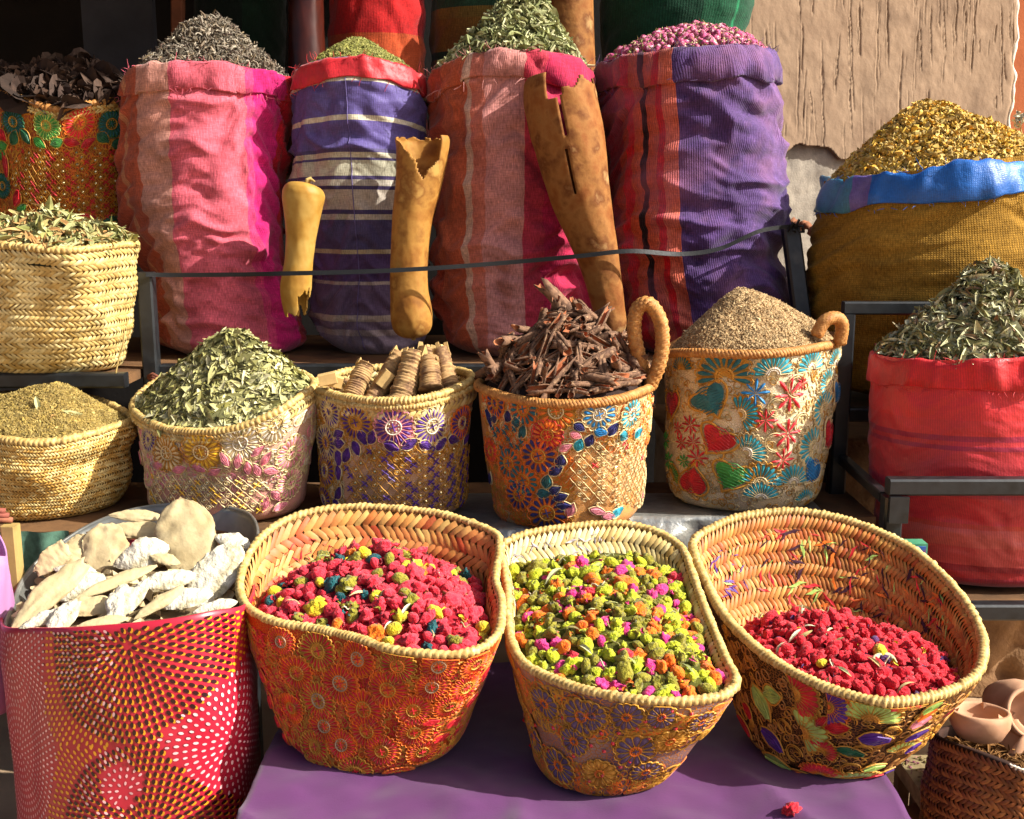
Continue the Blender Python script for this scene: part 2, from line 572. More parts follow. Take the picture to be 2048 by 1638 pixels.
def rim_coil(S, mat, parent, r=0.0085, wraps=105, t=1.0, name='rim', off=0.0, twist=0.45, depth=0.34, seg=10):
    wraps = int(wraps * 1.25)
    n = wraps * 5
    th = np.linspace(-PI, PI, n, endpoint=False)
    pts = S.ev(th, np.full(n, t), -0.004 + off)
    pts[:, 2] += 0.002
    a = np.linspace(0, 2 * PI, seg, endpoint=False)
    seedp = RNG.normal(0, 0.12, wraps + 2)
    ph = (np.arange(n)[:, None] / 5.0 + twist * np.sin(a)[None] ) % 1.0
    wi = np.floor(np.arange(n)[:, None] / 5.0 + twist * np.sin(a)[None]).astype(int) % wraps
    prof = 1 - depth * np.abs(2 * ph - 1) ** 3
    rr = r * prof * (1 + 0.6 * seedp[wi])
    v, f = tube_geo(pts, rr, seg, True)
    return obj(name, v, f, mat, parent, None, True, None, 'stuff')

def rope(pts, mat, parent, r, name='handle', strands=3, turns=14, seg=7):
    """twisted / braided rope handle: several strands wound round a path"""
    pts = catmull(pts, 90, False)
    tan, N, B = frames(pts)
    n = len(pts); mb = MB()
    s = np.linspace(0, 1, n)
    for k in range(strands):
        a = 2 * PI * (k / strands + turns * s * (1 if True else -1))
        q = pts + (N * np.cos(a)[:, None] + B * np.sin(a)[:, None]) * r * 0.55
        mb.tube(q, r * 0.62, seg)
    mb2 = mb.build(name, mat, parent, True)
    return mb2

# ------------------------------------------------------------------ embroidery
class Decal:
    def __init__(self):
        self.v = []; self.f = []; self.m = []
    def poly(self, pts, m, h=0.0015, hc=0.002):
        n = len(self.v); pts = np.asarray(pts, float); c = pts.mean(0)
        k = len(pts)
        self.v += [(p[0], p[1], h) for p in pts] + [(c[0], c[1], h + hc)]
        for i in range(k):
            self.f.append((n + i, n + (i + 1) % k, n + k)); self.m.append(m)
    def petal(self, cx, cy, a, r0, r1, w, m, h=0.001, hc=0.0022):
        ca, sa = math.cos(a), math.sin(a)
        L = r1 - r0
        loc = [(r0, 0), (r0 + L * .3, -w * .62), (r0 + L * .7, -w), (r0 + L * .93, -w * .55), (r1, 0), (r0 + L * .93, w * .55), (r0 + L * .7, w), (r0 + L * .3, w * .62)]
        self.poly([(cx + x * ca - y * sa, cy + x * sa + y * ca) for x, y in loc], m, h, hc)
    def strip(self, pts, w, m, h=0.001, hc=0.0018, closed=False):
        pts = np.asarray(pts, float); k = len(pts); n = len(self.v)
        t = (np.roll(pts, -1, 0) - np.roll(pts, 1, 0)) if closed else np.gradient(pts, axis=0)
        t /= np.linalg.norm(t, axis=1, keepdims=True) + 1e-9
        nn = np.stack([-t[:, 1], t[:, 0]], 1)
        for i in range(k):
            a = pts[i] + nn[i] * w; b = pts[i] - nn[i] * w
            self.v += [(a[0], a[1], h), (pts[i][0], pts[i][1], h + hc), (b[0], b[1], h)]
        for i in range(k if closed else k - 1):
            j = (i + 1) % k
            for q in (0, 1):
                self.f.append((n + i * 3 + q, n + i * 3 + q + 1, n + j * 3 + q + 1, n + j * 3 + q)); self.m.append(m)
    def disc(self, cx, cy, r, m, h=0.001, hc=0.002, k=10):
        self.poly([(cx + r * math.cos(2 * PI * i / k), cy + r * math.sin(2 * PI * i / k)) for i in range(k)], m, h, hc)
    def place(self, S, th0, t0, name, mats, parent, rot=0.0, sc=1.0):  # mapped onto the vessel's side
        if not self.v: return None
        ru, rt = S.scale(th0, t0)
        v = np.array(self.v); c, s = math.cos(rot), math.sin(rot)
        x = (v[:, 0] * c - v[:, 1] * s) * sc; y = (v[:, 0] * s + v[:, 1] * c) * sc
        p = S.ev(th0 + x / ru, np.clip(t0 + y / rt, 0.0, 0.995), v[:, 2] + 0.0022)
        return obj(name, p, self.f, mats, parent, self.m, False)

def flower(r, n, mp=0, mo=1, mc=2, full=(0, 2 * PI), inner=0.42, pw=None, outline=True, cross=True, jitter=0.05):
    """radiating stitched flower: petals (mp), scalloped gold cord (mo), dotted heart (mc)"""
    d = Decal()
    a0, a1 = full
    part = (a1 - a0) < 2 * PI - 0.01
    pw = pw or (PI * r * 0.50 / n * (a1 - a0) / (2 * PI))
    gp = [(r * .97 * math.cos(a0 + (a1 - a0) * i / 20), r * .97 * math.sin(a0 + (a1 - a0) * i / 20)) for i in range(21 if part else 20)]
    d.poly(([(0, 0)] if part else []) + gp, mo, 0.0, 0.0004)
    for i in range(n):
        a = a0 + (i + 0.5) * (a1 - a0) / n
        d.petal(0, 0, a, r * inner * (1 + random.uniform(-jitter, jitter)), r * (0.92 + random.uniform(-jitter, jitter)), pw, mp)
    if outline:
        pts = []
        for i in range(n):
            for q in (0, 0.33, 0.66):
                a = a0 + (i + q) * (a1 - a0) / n
                rr = r * (0.93 + 0.13 * math.sin(PI * q) )
                pts.append((rr * math.cos(a), rr * math.sin(a)))
        d.strip(pts, r * 0.025 + 0.0002, mo, closed=not part)
        for i in range(n + (1 if part else 0)):
            a = a0 + i * (a1 - a0) / n
            d.strip([(r * inner * .95 * math.cos(a), r * inner * .95 * math.sin(a)), (r * .95 * math.cos(a), r * .95 * math.sin(a))], r * 0.012 + 0.0002, mo)
    k = 16
    d.strip([(r * inner * .9 * math.cos(a0 + (a1 - a0) * i / k), r * inner * .9 * math.sin(a0 + (a1 - a0) * i / k)) for i in range(k)], r * 0.045, mc, closed=not part)
    for i in range(9):
        a = a0 + (a1 - a0) * (i + .5) / 9
        d.disc(r * inner * .62 * math.cos(a), r * inner * .62 * math.sin(a), r * 0.05, mc, k=5)
    if cross:
        for a in (0.3, 0.3 + PI / 2):
            q = r * inner * .5
            d.strip([(-q * math.cos(a), -q * math.sin(a)), (q * math.cos(a), q * math.sin(a))], r * 0.035, mp, h=.0015)
    return d

def star(r, n=8, m=0):
    d = Decal()
    for i in range(n):
        a = 2 * PI * i / n + random.uniform(-.1, .1)
        d.petal(0, 0, a, r * 0.04, r * random.uniform(.85, 1.1), r * 0.11, m, 0.001, 0.003)
    return d

def leaf_decal(L, w, m=0, mo=None):
    d = Decal(); pts = []
    for i in range(7):
        s = i / 6; pts.append((L * (s - .5), w * math.sin(PI * s ** .8)))
    for i in range(5, 0, -1):
        s = i / 6; pts.append((L * (s - .5), -w * math.sin(PI * s ** .8)))
    d.poly(pts, m, 0.001, 0.004)
    for k in (-.45, -.15, .15, .45):
        d.strip([(-L * .42, k * w * .3), (0, k * w * 1.5), (L * .42, k * w * .5)], w * .05, m, .0035, .0015)
    if mo is not None:
        d.strip([(p[0] * 1.08, p[1] * 1.16) for p in pts], w * 0.10, mo, closed=True)
    return d

def lace_rings(S, parent, n, rmin, rmax, mats, th_rng=(-PI, 0), t_rng=(.03, .93), seed=1, name='lace_cord'):
    """net of small cord loops worked over the cloth"""
    rs = np.random.RandomState(seed)
    th = rs.uniform(*th_rng, n); t = rs.uniform(*t_rng, n); r = rs.uniform(rmin, rmax, n); m = rs.randint(0, len(mats), n)
    el = rs.uniform(.55, 1.0, n); ro = rs.uniform(0, PI, n); k = 9
    a = 2 * PI * np.arange(k) / k
    ru, rt = S.scale(-PI / 2, .5)
    V = []
    for q, off in ((1.12, .0006), (1.0, .0024), (.86, .0006)):
        x = r[:, None] * q * np.cos(a)[None]; y = r[:, None] * q * el[:, None] * np.sin(a)[None]
        X = x * np.cos(ro)[:, None] - y * np.sin(ro)[:, None]; Y = x * np.sin(ro)[:, None] + y * np.cos(ro)[:, None]
        V.append(S.ev(th[:, None] + X / ru, np.clip(t[:, None] + Y / rt, 0.01, .97), np.full(X.shape, off)))
    V = np.stack(V, 1)                                    # n, 3, k, 3
    f = []
    for i in range(2):
        for j in range(k):
            f.append((i * k + j, i * k + (j + 1) % k, (i + 1) * k + (j + 1) % k, (i + 1) * k + j))
    F = (np.array(f)[None] + (np.arange(n) * 3 * k)[:, None, None]).reshape(-1, 4)
    o = obj(name, V.reshape(-1, 3), F, mats, parent, np.repeat(m, len(f)), True)
    o['kind'] = 'stuff'
    return o

def heart_decal(r, m=0, mo=1, paisley=False):
    d = Decal(); pts = []
    for i in range(26):
        a = 2 * PI * i / 26
        x = 0.95 * math.sin(a) ** 3
        y = (13 * math.cos(a) - 5 * math.cos(2 * a) - 2 * math.cos(3 * a) - math.cos(4 * a)) / 16.0
        if paisley:
            x *= 1.0 + 0.35 * max(0, math.cos(a)); y *= 0.85 + .15 * math.sin(a)
        pts.append((x * r, y * r))
    d.poly(pts, m, 0.0015, 0.004)
    for k in range(9):
        y = (k - 4) / 4.0 * .7
        d.strip([(-r * .8 * (1 - abs(y) * .6), y * r * .9), (0, y * r + r * .05), (r * .8 * (1 - abs(y) * .6), y * r * .9)], r * .03, m, .004 - abs(y) * .0012, .001)
    d.strip([(p[0] * 1.2, p[1] * 1.2 - r * .04) for p in pts], r * 0.07, mo, closed=True)
    for sg in (-1, 1):
        sp = []
        for i in range(12):
            a = i / 11 * 3.6 * PI / 2; rr = r * .34 * (1 - i / 14)
            sp.append((sg * (r * .95 + rr * math.cos(a) * .7), r * .75 + rr * math.sin(a)))
        d.strip(sp, r * .045, mo)
    return d

def lattice(S, parent, px_poly, cell, mats, name='lattice_ground', cross=True, eye=True, band=None, cross_p=0.75):
    """diamond netting with crosses and small eyes, inside a photo polygon of the vessel's side"""
    poly = np.array(px_poly, float)
    c = poly.mean(0)
    th0, t0 = S.at_px(*c)
    ru, rt = S.scale(th0, t0)
    def inside(x, y):
        r = False; n = len(poly); j = n - 1
        for i in range(n):
            if (poly[i, 1] > y) != (poly[j, 1] > y) and x < (poly[j, 0] - poly[i, 0]) * (y - poly[i, 1]) / (poly[j, 1] - poly[i, 1] + 1e-9) + poly[i, 0]:
                r = not r
            j = i
        return r
    d = Decal()
    N = int(0.5 / cell)
    for i in range(-N, N):
        for j in range(-N, N):
            x = (i + (0.5 if j % 2 else 0)) * cell; y = j * cell * 0.62
            t = t0 + y / rt
            if not 0.03 < t < .97: continue
            th = th0 + x / ru
            if not -PI - 0.15 < th < 0.15: continue
            q, _ = project(S.ev(np.array(th), np.array(t)))
            if not inside(q[0], q[1]): continue
            a = cell * .5; b = cell * .62
            cw = cell * .034
            for sx, sy in ((1, 1), (-1, 1)):
                pts = [(x - sx * a, y), (x - sx * a * .5, y + sy * b * .38), (x, y + sy * b * 1.0)]
                d.strip(pts, cw, 0, .001, .0016)
            if eye and (i + j) % 2 == 0:
                d.disc(x, y, cell * .16, 1, .001, .0018, 6)
                d.strip([(x + cell * .24 * math.cos(k * PI / 4), y + cell * .2 * math.sin(k * PI / 4)) for k in range(8)], cell * .04, 0, closed=True)
            elif cross and random.random() < cross_p:
                for sg in (1, -1):
                    d.strip([(x - cell * .29, y - sg * cell * .25), (x + cell * .29, y + sg * cell * .25)], cell * .08, 2, .0012, .002)
    o = d.place(S, th0, t0, name, mats, parent)
    if o: o['kind'] = 'stuff'
    return o

# ------------------------------------------------------------------ heaps and loose goods
def rotmats(n, normals, tilt, spin=True):
    """random frames whose z axis follows normals with some tilt"""
    z = normals + RNG.normal(0, tilt, (n, 3)); z /= np.linalg.norm(z, axis=1, keepdims=True)
    a = RNG.normal(0, 1, (n, 3)); x = a - z * np.sum(a * z, 1, keepdims=True); x /= np.linalg.norm(x, axis=1, keepdims=True)
    y = np.cross(z, x)
    return np.stack([x, y, z], -1)

def scatter(name, templates, pos, nor, size, tilt, mat, parent=None, smooth_s=False, sizej=0.25):
    n = len(pos); vs = []; fs = []; n0 = 0
    pick = RNG.randint(0, len(templates), n)
    for k, (tv, tf) in enumerate(templates):
        idx = np.where(pick == k)[0]
        if len(idx) == 0: continue
        R = rotmats(len(idx), nor[idx], tilt)
        s = size * np.exp(RNG.normal(0, sizej, len(idx)))
        v = np.einsum('nij,vj->nvi', R, tv) * s[:, None, None] + pos[idx][:, None, :]
        vs.append(v.reshape(-1, 3))
        fs += [tuple(q) for q in (np.array(tf)[None] + (np.arange(len(idx)) * len(tv))[:, None, None] + n0).reshape(-1, len(tf[0]))]
        n0 += v.shape[0] * v.shape[1]
    return np.concatenate(vs), fs

def leaf_tpl(w=0.22, curl=0.15, bend=0.2, n=5, twist=0.0):
    v = []; f = []
    for i in range(n):
        s = i / (n - 1); x = s - .5
        ww = w * math.sin(PI * min(1, max(0.04, s * .96 + .02))) ** .8 * .5
        z = bend * (0.25 - x * x) * 2 - bend * .2
        tw = twist * x
        for y, zz in ((-ww, curl * ww * 2), (0, 0), (ww, curl * ww * 2)):
            v.append((x, y * math.cos(tw) - zz * math.sin(tw), z + zz * math.cos(tw) + y * math.sin(tw)))
    for i in range(n - 1):
        for j in (0, 1):
            a = i * 3 + j; f.append((a, a + 1, a + 4, a + 3))
    return np.array(v), f

def curl_tpl(r=0.35, th=0.05, arc=2.2, n=6, lift=.1):
    """a thin curled dry leaf or stalk"""
    pts = [(r * math.cos(arc * (i / (n - 1) - .5)) - r * .8, r * math.sin(arc * (i / (n - 1) - .5)), lift * math.sin(i * 1.3)) for i in range(n)]
    rr = [th * (0.35 + math.sin(PI * (i + .5) / n)) for i in range(n)]
    v, f = tube_geo(pts, rr, 4, False, False)
    return v, f

def grain_tpl(l=0.5, w=0.3):
    v = np.array([(l, 0, 0), (-l, 0, 0), (0, w, 0), (0, -w, 0), (0, 0, w), (0, 0, -w)], float)
    f = [(0, 2, 4), (2, 1, 4), (1, 3, 4), (3, 0, 4), (2, 0, 5), (1, 2, 5), (3, 1, 5), (0, 3, 5)]
    return v, f

class Heap:
    """mound over a closed edge curve"""
    def __init__(self, edge, peak, pw=1.0, seed=3, rough=0.006, rs=18.0, flat=0.10):
        self.edge = np.asarray(edge); self.peak = np.asarray(peak); self.pw = pw; self.seed = seed; self.rough = rough; self.rs = rs; self.flat = flat
        self.n = len(edge)
    def raw(self, a, s):
        """a in 0..1 round the edge, s 0 centre .. 1 edge"""
        a = np.mod(np.asarray(a, float), 1.0) * self.n; s = np.asarray(s, float)
        i = np.floor(a).astype(int) % self.n; fr = a - np.floor(a)
        e = self.edge[i] * (1 - fr)[..., None] + self.edge[(i + 1) % self.n] * fr[..., None]
        q = self.peak * (1 - s)[..., None] + e * s[..., None]
        z = e[..., 2] + (self.peak[2] - e[..., 2]) * np.clip(1 - np.sqrt(s * s + self.flat ** 2) / math.sqrt(1 + self.flat ** 2), 0, 1) ** self.pw * (1 / (1 - self.flat / math.sqrt(1 + self.flat ** 2)) ** self.pw)
        q[..., 2] = z + self.rough * fbm(q[..., 0] * self.rs, q[..., 1] * self.rs, self.seed) * (1 - s ** 6)
        return q
    def mesh(self, name, mat, parent=None, na=96, ns=24):
        a = np.linspace(0, 1, na, endpoint=False); s = np.linspace(1.0, 0.02, ns)
        A, S_ = np.meshgrid(a, s)
        v = self.raw(A, S_).reshape(-1, 3)
        f = [tuple(q) for q in grid_faces(na, ns, True)]
        v = np.concatenate([v, [v[-na:].mean(0)]]); k = len(v) - 1
        for i in range(na): f.append(((ns - 1) * na + i, (ns - 1) * na + (i + 1) % na, k))
        # a closed underside
        low = v[:na].copy(); low[:, 2] -= 0.03
        b = len(v); v = np.concatenate([v, low])
        for i in range(na): f.append((b + i, b + (i + 1) % na, (i + 1) % na, i))
        f.append(tuple(b + i for i in range(na - 1, -1, -1)))
        return v, f
    def sample(self, n, front=None, smax=0.99, power=0.5):
        a = RNG.rand(n * 2); s = smax * RNG.rand(n * 2) ** power
        if front is not None:           # keep the side that can be seen
            q = self.raw(a, s)
            k = q[:, 1] < self.peak[1] + front
            a, s = a[k], s[k]
        a, s = a[:n], s[:n]
        p = self.raw(a, s); e = 0.01
        du = self.raw(a + e, s) - self.raw(a - e, s); dv = self.raw(a, s + e) - self.raw(a, s - e)
        nn = np.cross(dv, du); nn /= np.linalg.norm(nn, axis=1, keepdims=True) + 1e-12
        nn[nn[:, 2] < 0] *= -1
        return p, nn

def heap_stuff(name, label, heap, templates, n, size, tilt, mats, lift=0.0, front=0.06, cat='heap', smooth_s=False, power=0.5, sizej=.25, smax=.99, group=None, spill=None):
    """one uncountable pile: a mound core covered with its loose pieces, one object"""
    v, f = heap.mesh('x', mats)
    p, nn = heap.sample(n, front, smax, power)
    p = p + nn * (lift + RNG.rand(len(p))[:, None] * size * .18)
    if spill is not None:
        p = np.concatenate([p, spill[0]]); nn = np.concatenate([nn, spill[1]])
    sv, sf = scatter('x', templates, p, nn, size, tilt, None, sizej=sizej)
    n0 = len(v)
    verts = np.concatenate([v, sv])
    faces = [tuple(q) for q in f] + [tuple(int(i) + n0 for i in q) for q in sf]
    mi = [0] * len(f) + [1] * len(sf)
    o = obj(name, verts, faces, mats, None, mi, smooth_s)
    return tag(o, label, cat, group, 'stuff')

def inner_edge(S, t, thick=0.010, n=72):
    th = np.linspace(-PI, PI, n, endpoint=False)
    tt = t(th) if callable(t) else np.full(n, t)
    return S.ev(th, tt, -thick)

# ------------------------------------------------------------------ sacks
class SackSurf(Loft):
    def __init__(self, rows, Yc, depth=0.86, folds=0.010, seed=1, fold_f=9.0, lift=0.0, pinch=None, lean=0.0, fold_bias=None, tilt=0.0):
        self.tilt = tilt
        """rows: (photo y, left x, right x) from the bottom up"""
        zs = []; cx = []; rr = []
        for py, xl, xr in rows:
            a, b = P(xl, py, Yc), P(xr, py, Yc)
            zs.append(a[2]); cx.append((a[0] + b[0]) / 2); rr.append((b[0] - a[0]) / 2)
        self.zs = np.array(zs); self.cx = np.array(cx); self.rr = np.array(rr)
        self.Yc = Yc; self.depth = depth; self.folds = folds; self.seed = seed; self.fold_f = fold_f
        self.lift = lift; self.pinch = pinch; self.lean = lean; self.fold_bias = fold_bias
        self.bc = np.array([self.cx[0], Yc, self.zs[0]])
    def raw(self, th, t):
        th = np.asarray(th, float); t = np.asarray(t, float)
        z = self.zs[0] + (self.zs[-1] - self.zs[0]) * t
        def ip(a):
            # smooth interpolation through rows
            zz = np.linspace(self.zs[0], self.zs[-1], 60)
            s = np.interp(zz, self.zs, a)
            k = np.array([1, 2, 3, 2, 1]) / 9.0
            s2 = np.convolve(np.pad(s, 2, mode='edge'), k, 'valid')
            return np.interp(z, zz, s2)
        c = ip(self.cx); r = ip(self.rr)
        foot = 1 - 0.25 * np.clip(1 - t / 0.06, 0, 1) ** 2
        # cloth folds, mostly level, stronger on the flanks
        ct, st = np.cos(th), np.sin(th)
        w = fbm(ct * 1.3 + 5, st * 1.3 + t * 1.2, self.seed, 2)
        ph = t * self.fold_f + w * 1.1 + 0.5 * ct
        amp = 0.35 + 0.65 * (0.5 + 0.5 * vnoise(ct * 1.7 + 3, t * 5 + st, self.seed + 5))
        fold = (1 - np.abs(vnoise(ph * 1.0, w * 2.0 + ct, self.seed + 9)) ** 0.7) - 0.5
        fine = fbm(ct * 3 + 7, t * 24 + st * 3 + w * 3, self.seed + 3, 2) * 0.36 * (0.4 + amp)
        env = smooth(0.0, 0.06, t) * (1 - 0.6 * smooth(0.9, 1.0, t))
        if self.fold_bias is not None:
            env = env * self.fold_bias(th, t)
        crease = np.maximum(0, .35 - np.abs(vnoise(ct * 1.1 + t * 3.1 + 8, t * 7 - ct * 1.6 + st, self.seed + 60))) * 1.1
        d = self.folds * (fold * amp + fine - crease * amp) * env + self.folds * 0.8 * fbm(ct * .9 + 2, st * .9 + t * 2, self.seed + 30, 1)
        if self.pinch:
            for tp, dp, wp in self.pinch:
                d = d - dp * np.exp(-((t - tp) / wp) ** 2) * (1 + .3 * vnoise(ct * 3, st * 3, self.seed + 40))
        R = r * foot + d
        # slightly squared, sagging section
        q = np.empty(th.shape + (3,))
        q[..., 0] = c + R * ct
        q[..., 1] = self.Yc + self.lean * t + R * self.depth * st
        q[..., 2] = z + self.lift * smooth(0.5, 1.0, t) * np.maximum(-st, 0) ** 1.3 + self.tilt * ct * smooth(0.4, 1.0, t)
        return q

def sack(name, label, S, mat, collar_mat, nu=200, nv=170, t_top=1.0, topj=.006, collar=(0.10, 0.014), seed=1, group=None, wob=0.004, cat='sack', collar_uv=None):
    base = S.bc
    root = thing(name, label, cat, base, group)
    th = np.linspace(-PI, PI, nu, endpoint=False) - PI / 2
    ts = np.linspace(0, t_top, nv)
    U, T = np.meshgrid(th, ts)
    v = S.ev(U, T).reshape(-1, 3)
    uu = (U + PI / 2) / (2 * PI) + .5
    # close the seam with its own column so that the cloth pattern does not fold back
    f = []
    v2 = S.ev(np.concatenate([U, U[:, :1] + 2 * PI], 1), np.concatenate([T, T[:, :1]], 1)).reshape(-1, 3)
    uv = np.stack([np.concatenate([uu, uu[:, :1] + 1], 1), np.concatenate([T, T[:, :1]], 1)], -1).reshape(-1, 2)
    f = grid_faces(nu + 1, nv, False)
    n = len(v2)
    ff = [tuple(q) for q in f]
    v2 = np.concatenate([v2, [S.bc]]); uv = np.concatenate([uv, [[.5, 0]]])
    for i in range(nu): ff.append((n, i + 1, i))
    obj('cloth_body', v2, ff, mat, root, None, True, uv)
    # rolled-down collar
    ch, cw = collar
    prof = [(-ch * .97, 0.0015), (-ch * 1.0, cw * .5), (-ch * .96, cw * .78), (-ch * .6, cw * .8), (-ch * .3, cw * .78), (-ch * .07, cw * .66), (ch * .02, cw * .3), (ch * 0.0, -cw * .4), (-ch * .25, -cw * .8), (-ch * .6, -cw * .9)]
    cu = np.concatenate([th, th[:1] + 2 * PI])
    rows = []; uvs = []
    for k, (dt, o) in enumerate(prof):
        wv = vnoise(np.cos(cu) * 2.6 + 4, np.sin(cu) * 2.6, seed + 50)
        wv2 = fbm(np.cos(cu) * 6 + 4, np.sin(cu) * 6 + k * .25, seed + 51, 2)
        dtt = dt * (1 + .22 * wv) if dt < 0 else dt
        oo = o + wob * wv2 * (1 if 1 <= k <= 6 else .3) + (cw * .30 * wv if 1 <= k <= 5 else 0)
        if 1 <= k <= 5: oo = np.maximum(oo, .0045)
        rows.append(S.ev(cu, t_top + dtt + topj * (wv2 if 4 <= k <= 8 else 0), oo))
        uvs.append(np.stack([(cu + PI / 2) / (2 * PI) + .5, np.full(len(cu), (t_top + dt) if collar_uv is None else collar_uv + dt)], -1))
    cv = np.concatenate(rows); cuv = np.concatenate(uvs)
    # frayed threads along the hem and lip
    rs = np.random.RandomState(seed + 90); fv = []; ff_ = []; n0 = 0
    for q in range(70):
        a = rs.uniform(-PI, 0); hem = rs.rand() < .55
        t_ = t_top - ch * (1.0 if hem else .02); c0 = S.ev(np.array([a]), np.array([t_]), cw * .7)[0]
        d = np.array([rs.normal(0, .007), -abs(rs.normal(0, .004)), rs.normal(-.006 if hem else .006, .005)])
        v_, f_ = tube_geo([c0, c0 + d * .6 + rs.normal(0, .001, 3), c0 + d * 1.2 + rs.normal(0, .002, 3)], [.0007, .0006, .0003], 4, False, False)
        fv.append(v_); ff_ += [tuple(i + n0 for i in g) for g in f_]; n0 += len(v_)
    fr_o = obj('frayed_threads', np.concatenate(fv), ff_, collar_mat, root, None, True, np.full((n0, 2), .5)); fr_o['kind'] = 'stuff'
    obj('rolled_collar', cv, grid_faces(nu + 1, len(prof), False), collar_mat, root, None, True, cuv)
    return root

# ------------------------------------------------------------------ copies
def copy_tree(o, parent=None):
    c = o.copy(); COL.objects.link(c); c.parent = parent
    for ch in list(o.children): copy_tree(ch, c)
    return c

# ================================================================== MATERIALS
M_straw = simple('palm_straw', ['c4a25c', 'd2b878', 'b08d48', 'd9c58a'], 0.55, 40, 0.25, 260, 0.001)
M_straw_gold = simple('palm_straw_golden', ['c79a4a', 'd8b468', 'b5873a', 'e0c682'], 0.5, 40, 0.25, 260, 0.001)
M_straw_dark = simple('palm_straw_backing', '6e4a1e', 0.8, 30, 0.3, 150)
M_straw_dye_shade = simple('palm_straw_dye_and_shade', ['b8803c', 'b86424', 'c49448', 'a84818', 'b87434'], 0.55, 30, 0.25, 260, 0.001)  # orange dye, with the inner wall's shade also put into the colour
M_straw_red = simple('palm_straw_red_dye_and_shade', ['c8984e', 'bc6a30', 'ccaa60', 'b44424', 'c48a48', 'c07a40'], 0.55, 30, 0.25, 260, 0.001)  # red dye plus shaded-side orange, both painted into the strands
M_rim = simple('palm_rim', ['b0904e', 'c2a86a', 'a08044', 'ccb67e'], 0.55, 60, 0.3, 240, 0.001, island=False)
M_rope = simple('palm_rope', ['8a5a2c', 'a8733a', 'b98a4e'], 0.6, 90, 0.4, 260, 0.001, island=False)
M_gold = simple('gold_cord', 'bc8630', 0.6, 60, 0.3, 300, .0006, spec=0.3)
M_goldp = simple('pale_gold_cord', 'd0ba88', 0.6, 60, 0.3, 300, .0006, spec=0.3)
M_orange = simple('orange_thread', 'd86a14', 0.45, 60, 0.2, 300, .0006, sheen=.2)
M_redt = simple('red_thread', 'b8101a', 0.5, 60, 0.3, 300, .0006, sheen=.2)
M_crim = simple('crimson_thread', 'd0222c', 0.5, 60, 0.3, 300, .0006, sheen=.2)
M_purp = simple('purple_thread', '4a1a78', 0.5, 60, 0.3, 300, .0006, sheen=.2)
M_navy = simple('navy_thread', '23215e', 0.5, 60, 0.3, 300, .0006, sheen=.2)
M_teal = simple('teal_thread', '1a5f66', 0.5, 60, 0.3, 300, .0006, sheen=.2)
M_turq = simple('turquoise_thread', '2490a0', 0.5, 60, 0.3, 300, .0006, sheen=.2)
M_blue = simple('blue_thread', '1474b0', 0.5, 60, 0.3, 300, .0006, sheen=.2)
M_green = simple('green_thread', '3a8a34', 0.5, 60, 0.3, 300, .0006, sheen=.2)
M_dgreen = simple('dark_green_thread', '1c5a38', 0.5, 60, 0.3, 300, .0006, sheen=.2)
M_lgreen = simple('pale_green_thread', '9cb858', 0.5, 60, 0.3, 300, .0006, sheen=.2)
M_pink = simple('pink_thread', 'd4808c', 0.5, 60, 0.3, 300, .0006, sheen=.2)
M_white = simple('white_thread', 'cfc4ae', 0.5, 60, 0.3, 300, .0006, sheen=.2)
M_yell = simple('yellow_thread', 'd8a820', 0.5, 60, 0.3, 300, .0006, sheen=.2)
M_sequin = simple('sequin', 'd8c89a', 0.12, 60, 0.0, spec=0.9, metal=0.8)
M_redseq = simple('red_sequin', 'c01420', 0.15, 60, 0.0, spec=0.9)
M_iron = simple('black_painted_iron', ['101214', '1e2123', '0c0e0f', '34322e'], 0.4, 14, 0.25, 70, 0.001, island=False, spec=0.5, contrast=(0.35, 0.75))
M_strap = simple('black_strap', '141414', 0.5, 30, 0.2, 200)
M_wood = simple('old_board', ['4a3420', '6b4c2e', '3a2818'], 0.8, 8, 0.5, 50, 0.003, island=False)
M_gourd = simple('gourd_shell', ['70441a', '8c5c24', '9e7234', '7c5020', 'aa8444'], 0.62, 16, 0.4, 40, 0.003, island=False, spec=0.2)
M_gourd2 = simple('old_gourd_shell', ['5a3012', '7a4820', '865a2e', '643a1a', '98764a'], 0.75, 17, 0.5, 60, 0.003, island=False, spec=0.15, contrast=(.28, .72))
M_gourd3 = simple('yellow_gourd_shell', ['8a6222', '9e7630', 'aa8844', '946a28'], 0.55, 15, 0.3, 40, 0.002, island=False, spec=0.25)
M_stem = simple('gourd_stem', 'a08850', 0.8, 40, 0.5, 150)
M_clay = simple('terracotta', ['ac8062', 'ba9070', '9c7050'], 0.85, 10, 0.3, 90, 0.001, island=False)

# ================================================================== SETTING
def ground():
    n = 90
    xs = np.concatenate([np.linspace(-60, -3, 12), np.linspace(-2.8, 2.8, n), np.linspace(3, 60, 12)])
    ys = np.concatenate([np.linspace(-60, -3, 12), np.linspace(-2.8, 3.4, n), np.linspace(3.6, 60, 12)])
    X, Y = np.meshgrid(xs, ys)
    Z = 0.006 * fbm(X * 3, Y * 3, 2) - 0.004
    v = np.stack([X, Y, Z], -1).reshape(-1, 3)
    m = simple('dusty_paving', ['8a7058', 'a58a6c', '75604a'], 0.9, 3, 0.5, 60, 0.004, island=False)
    o = obj('ground', v, grid_faces(len(xs), len(ys), False), m, None, None, True, origin=(0, 0, 0))
    tag(o, kind='structure')
ground()

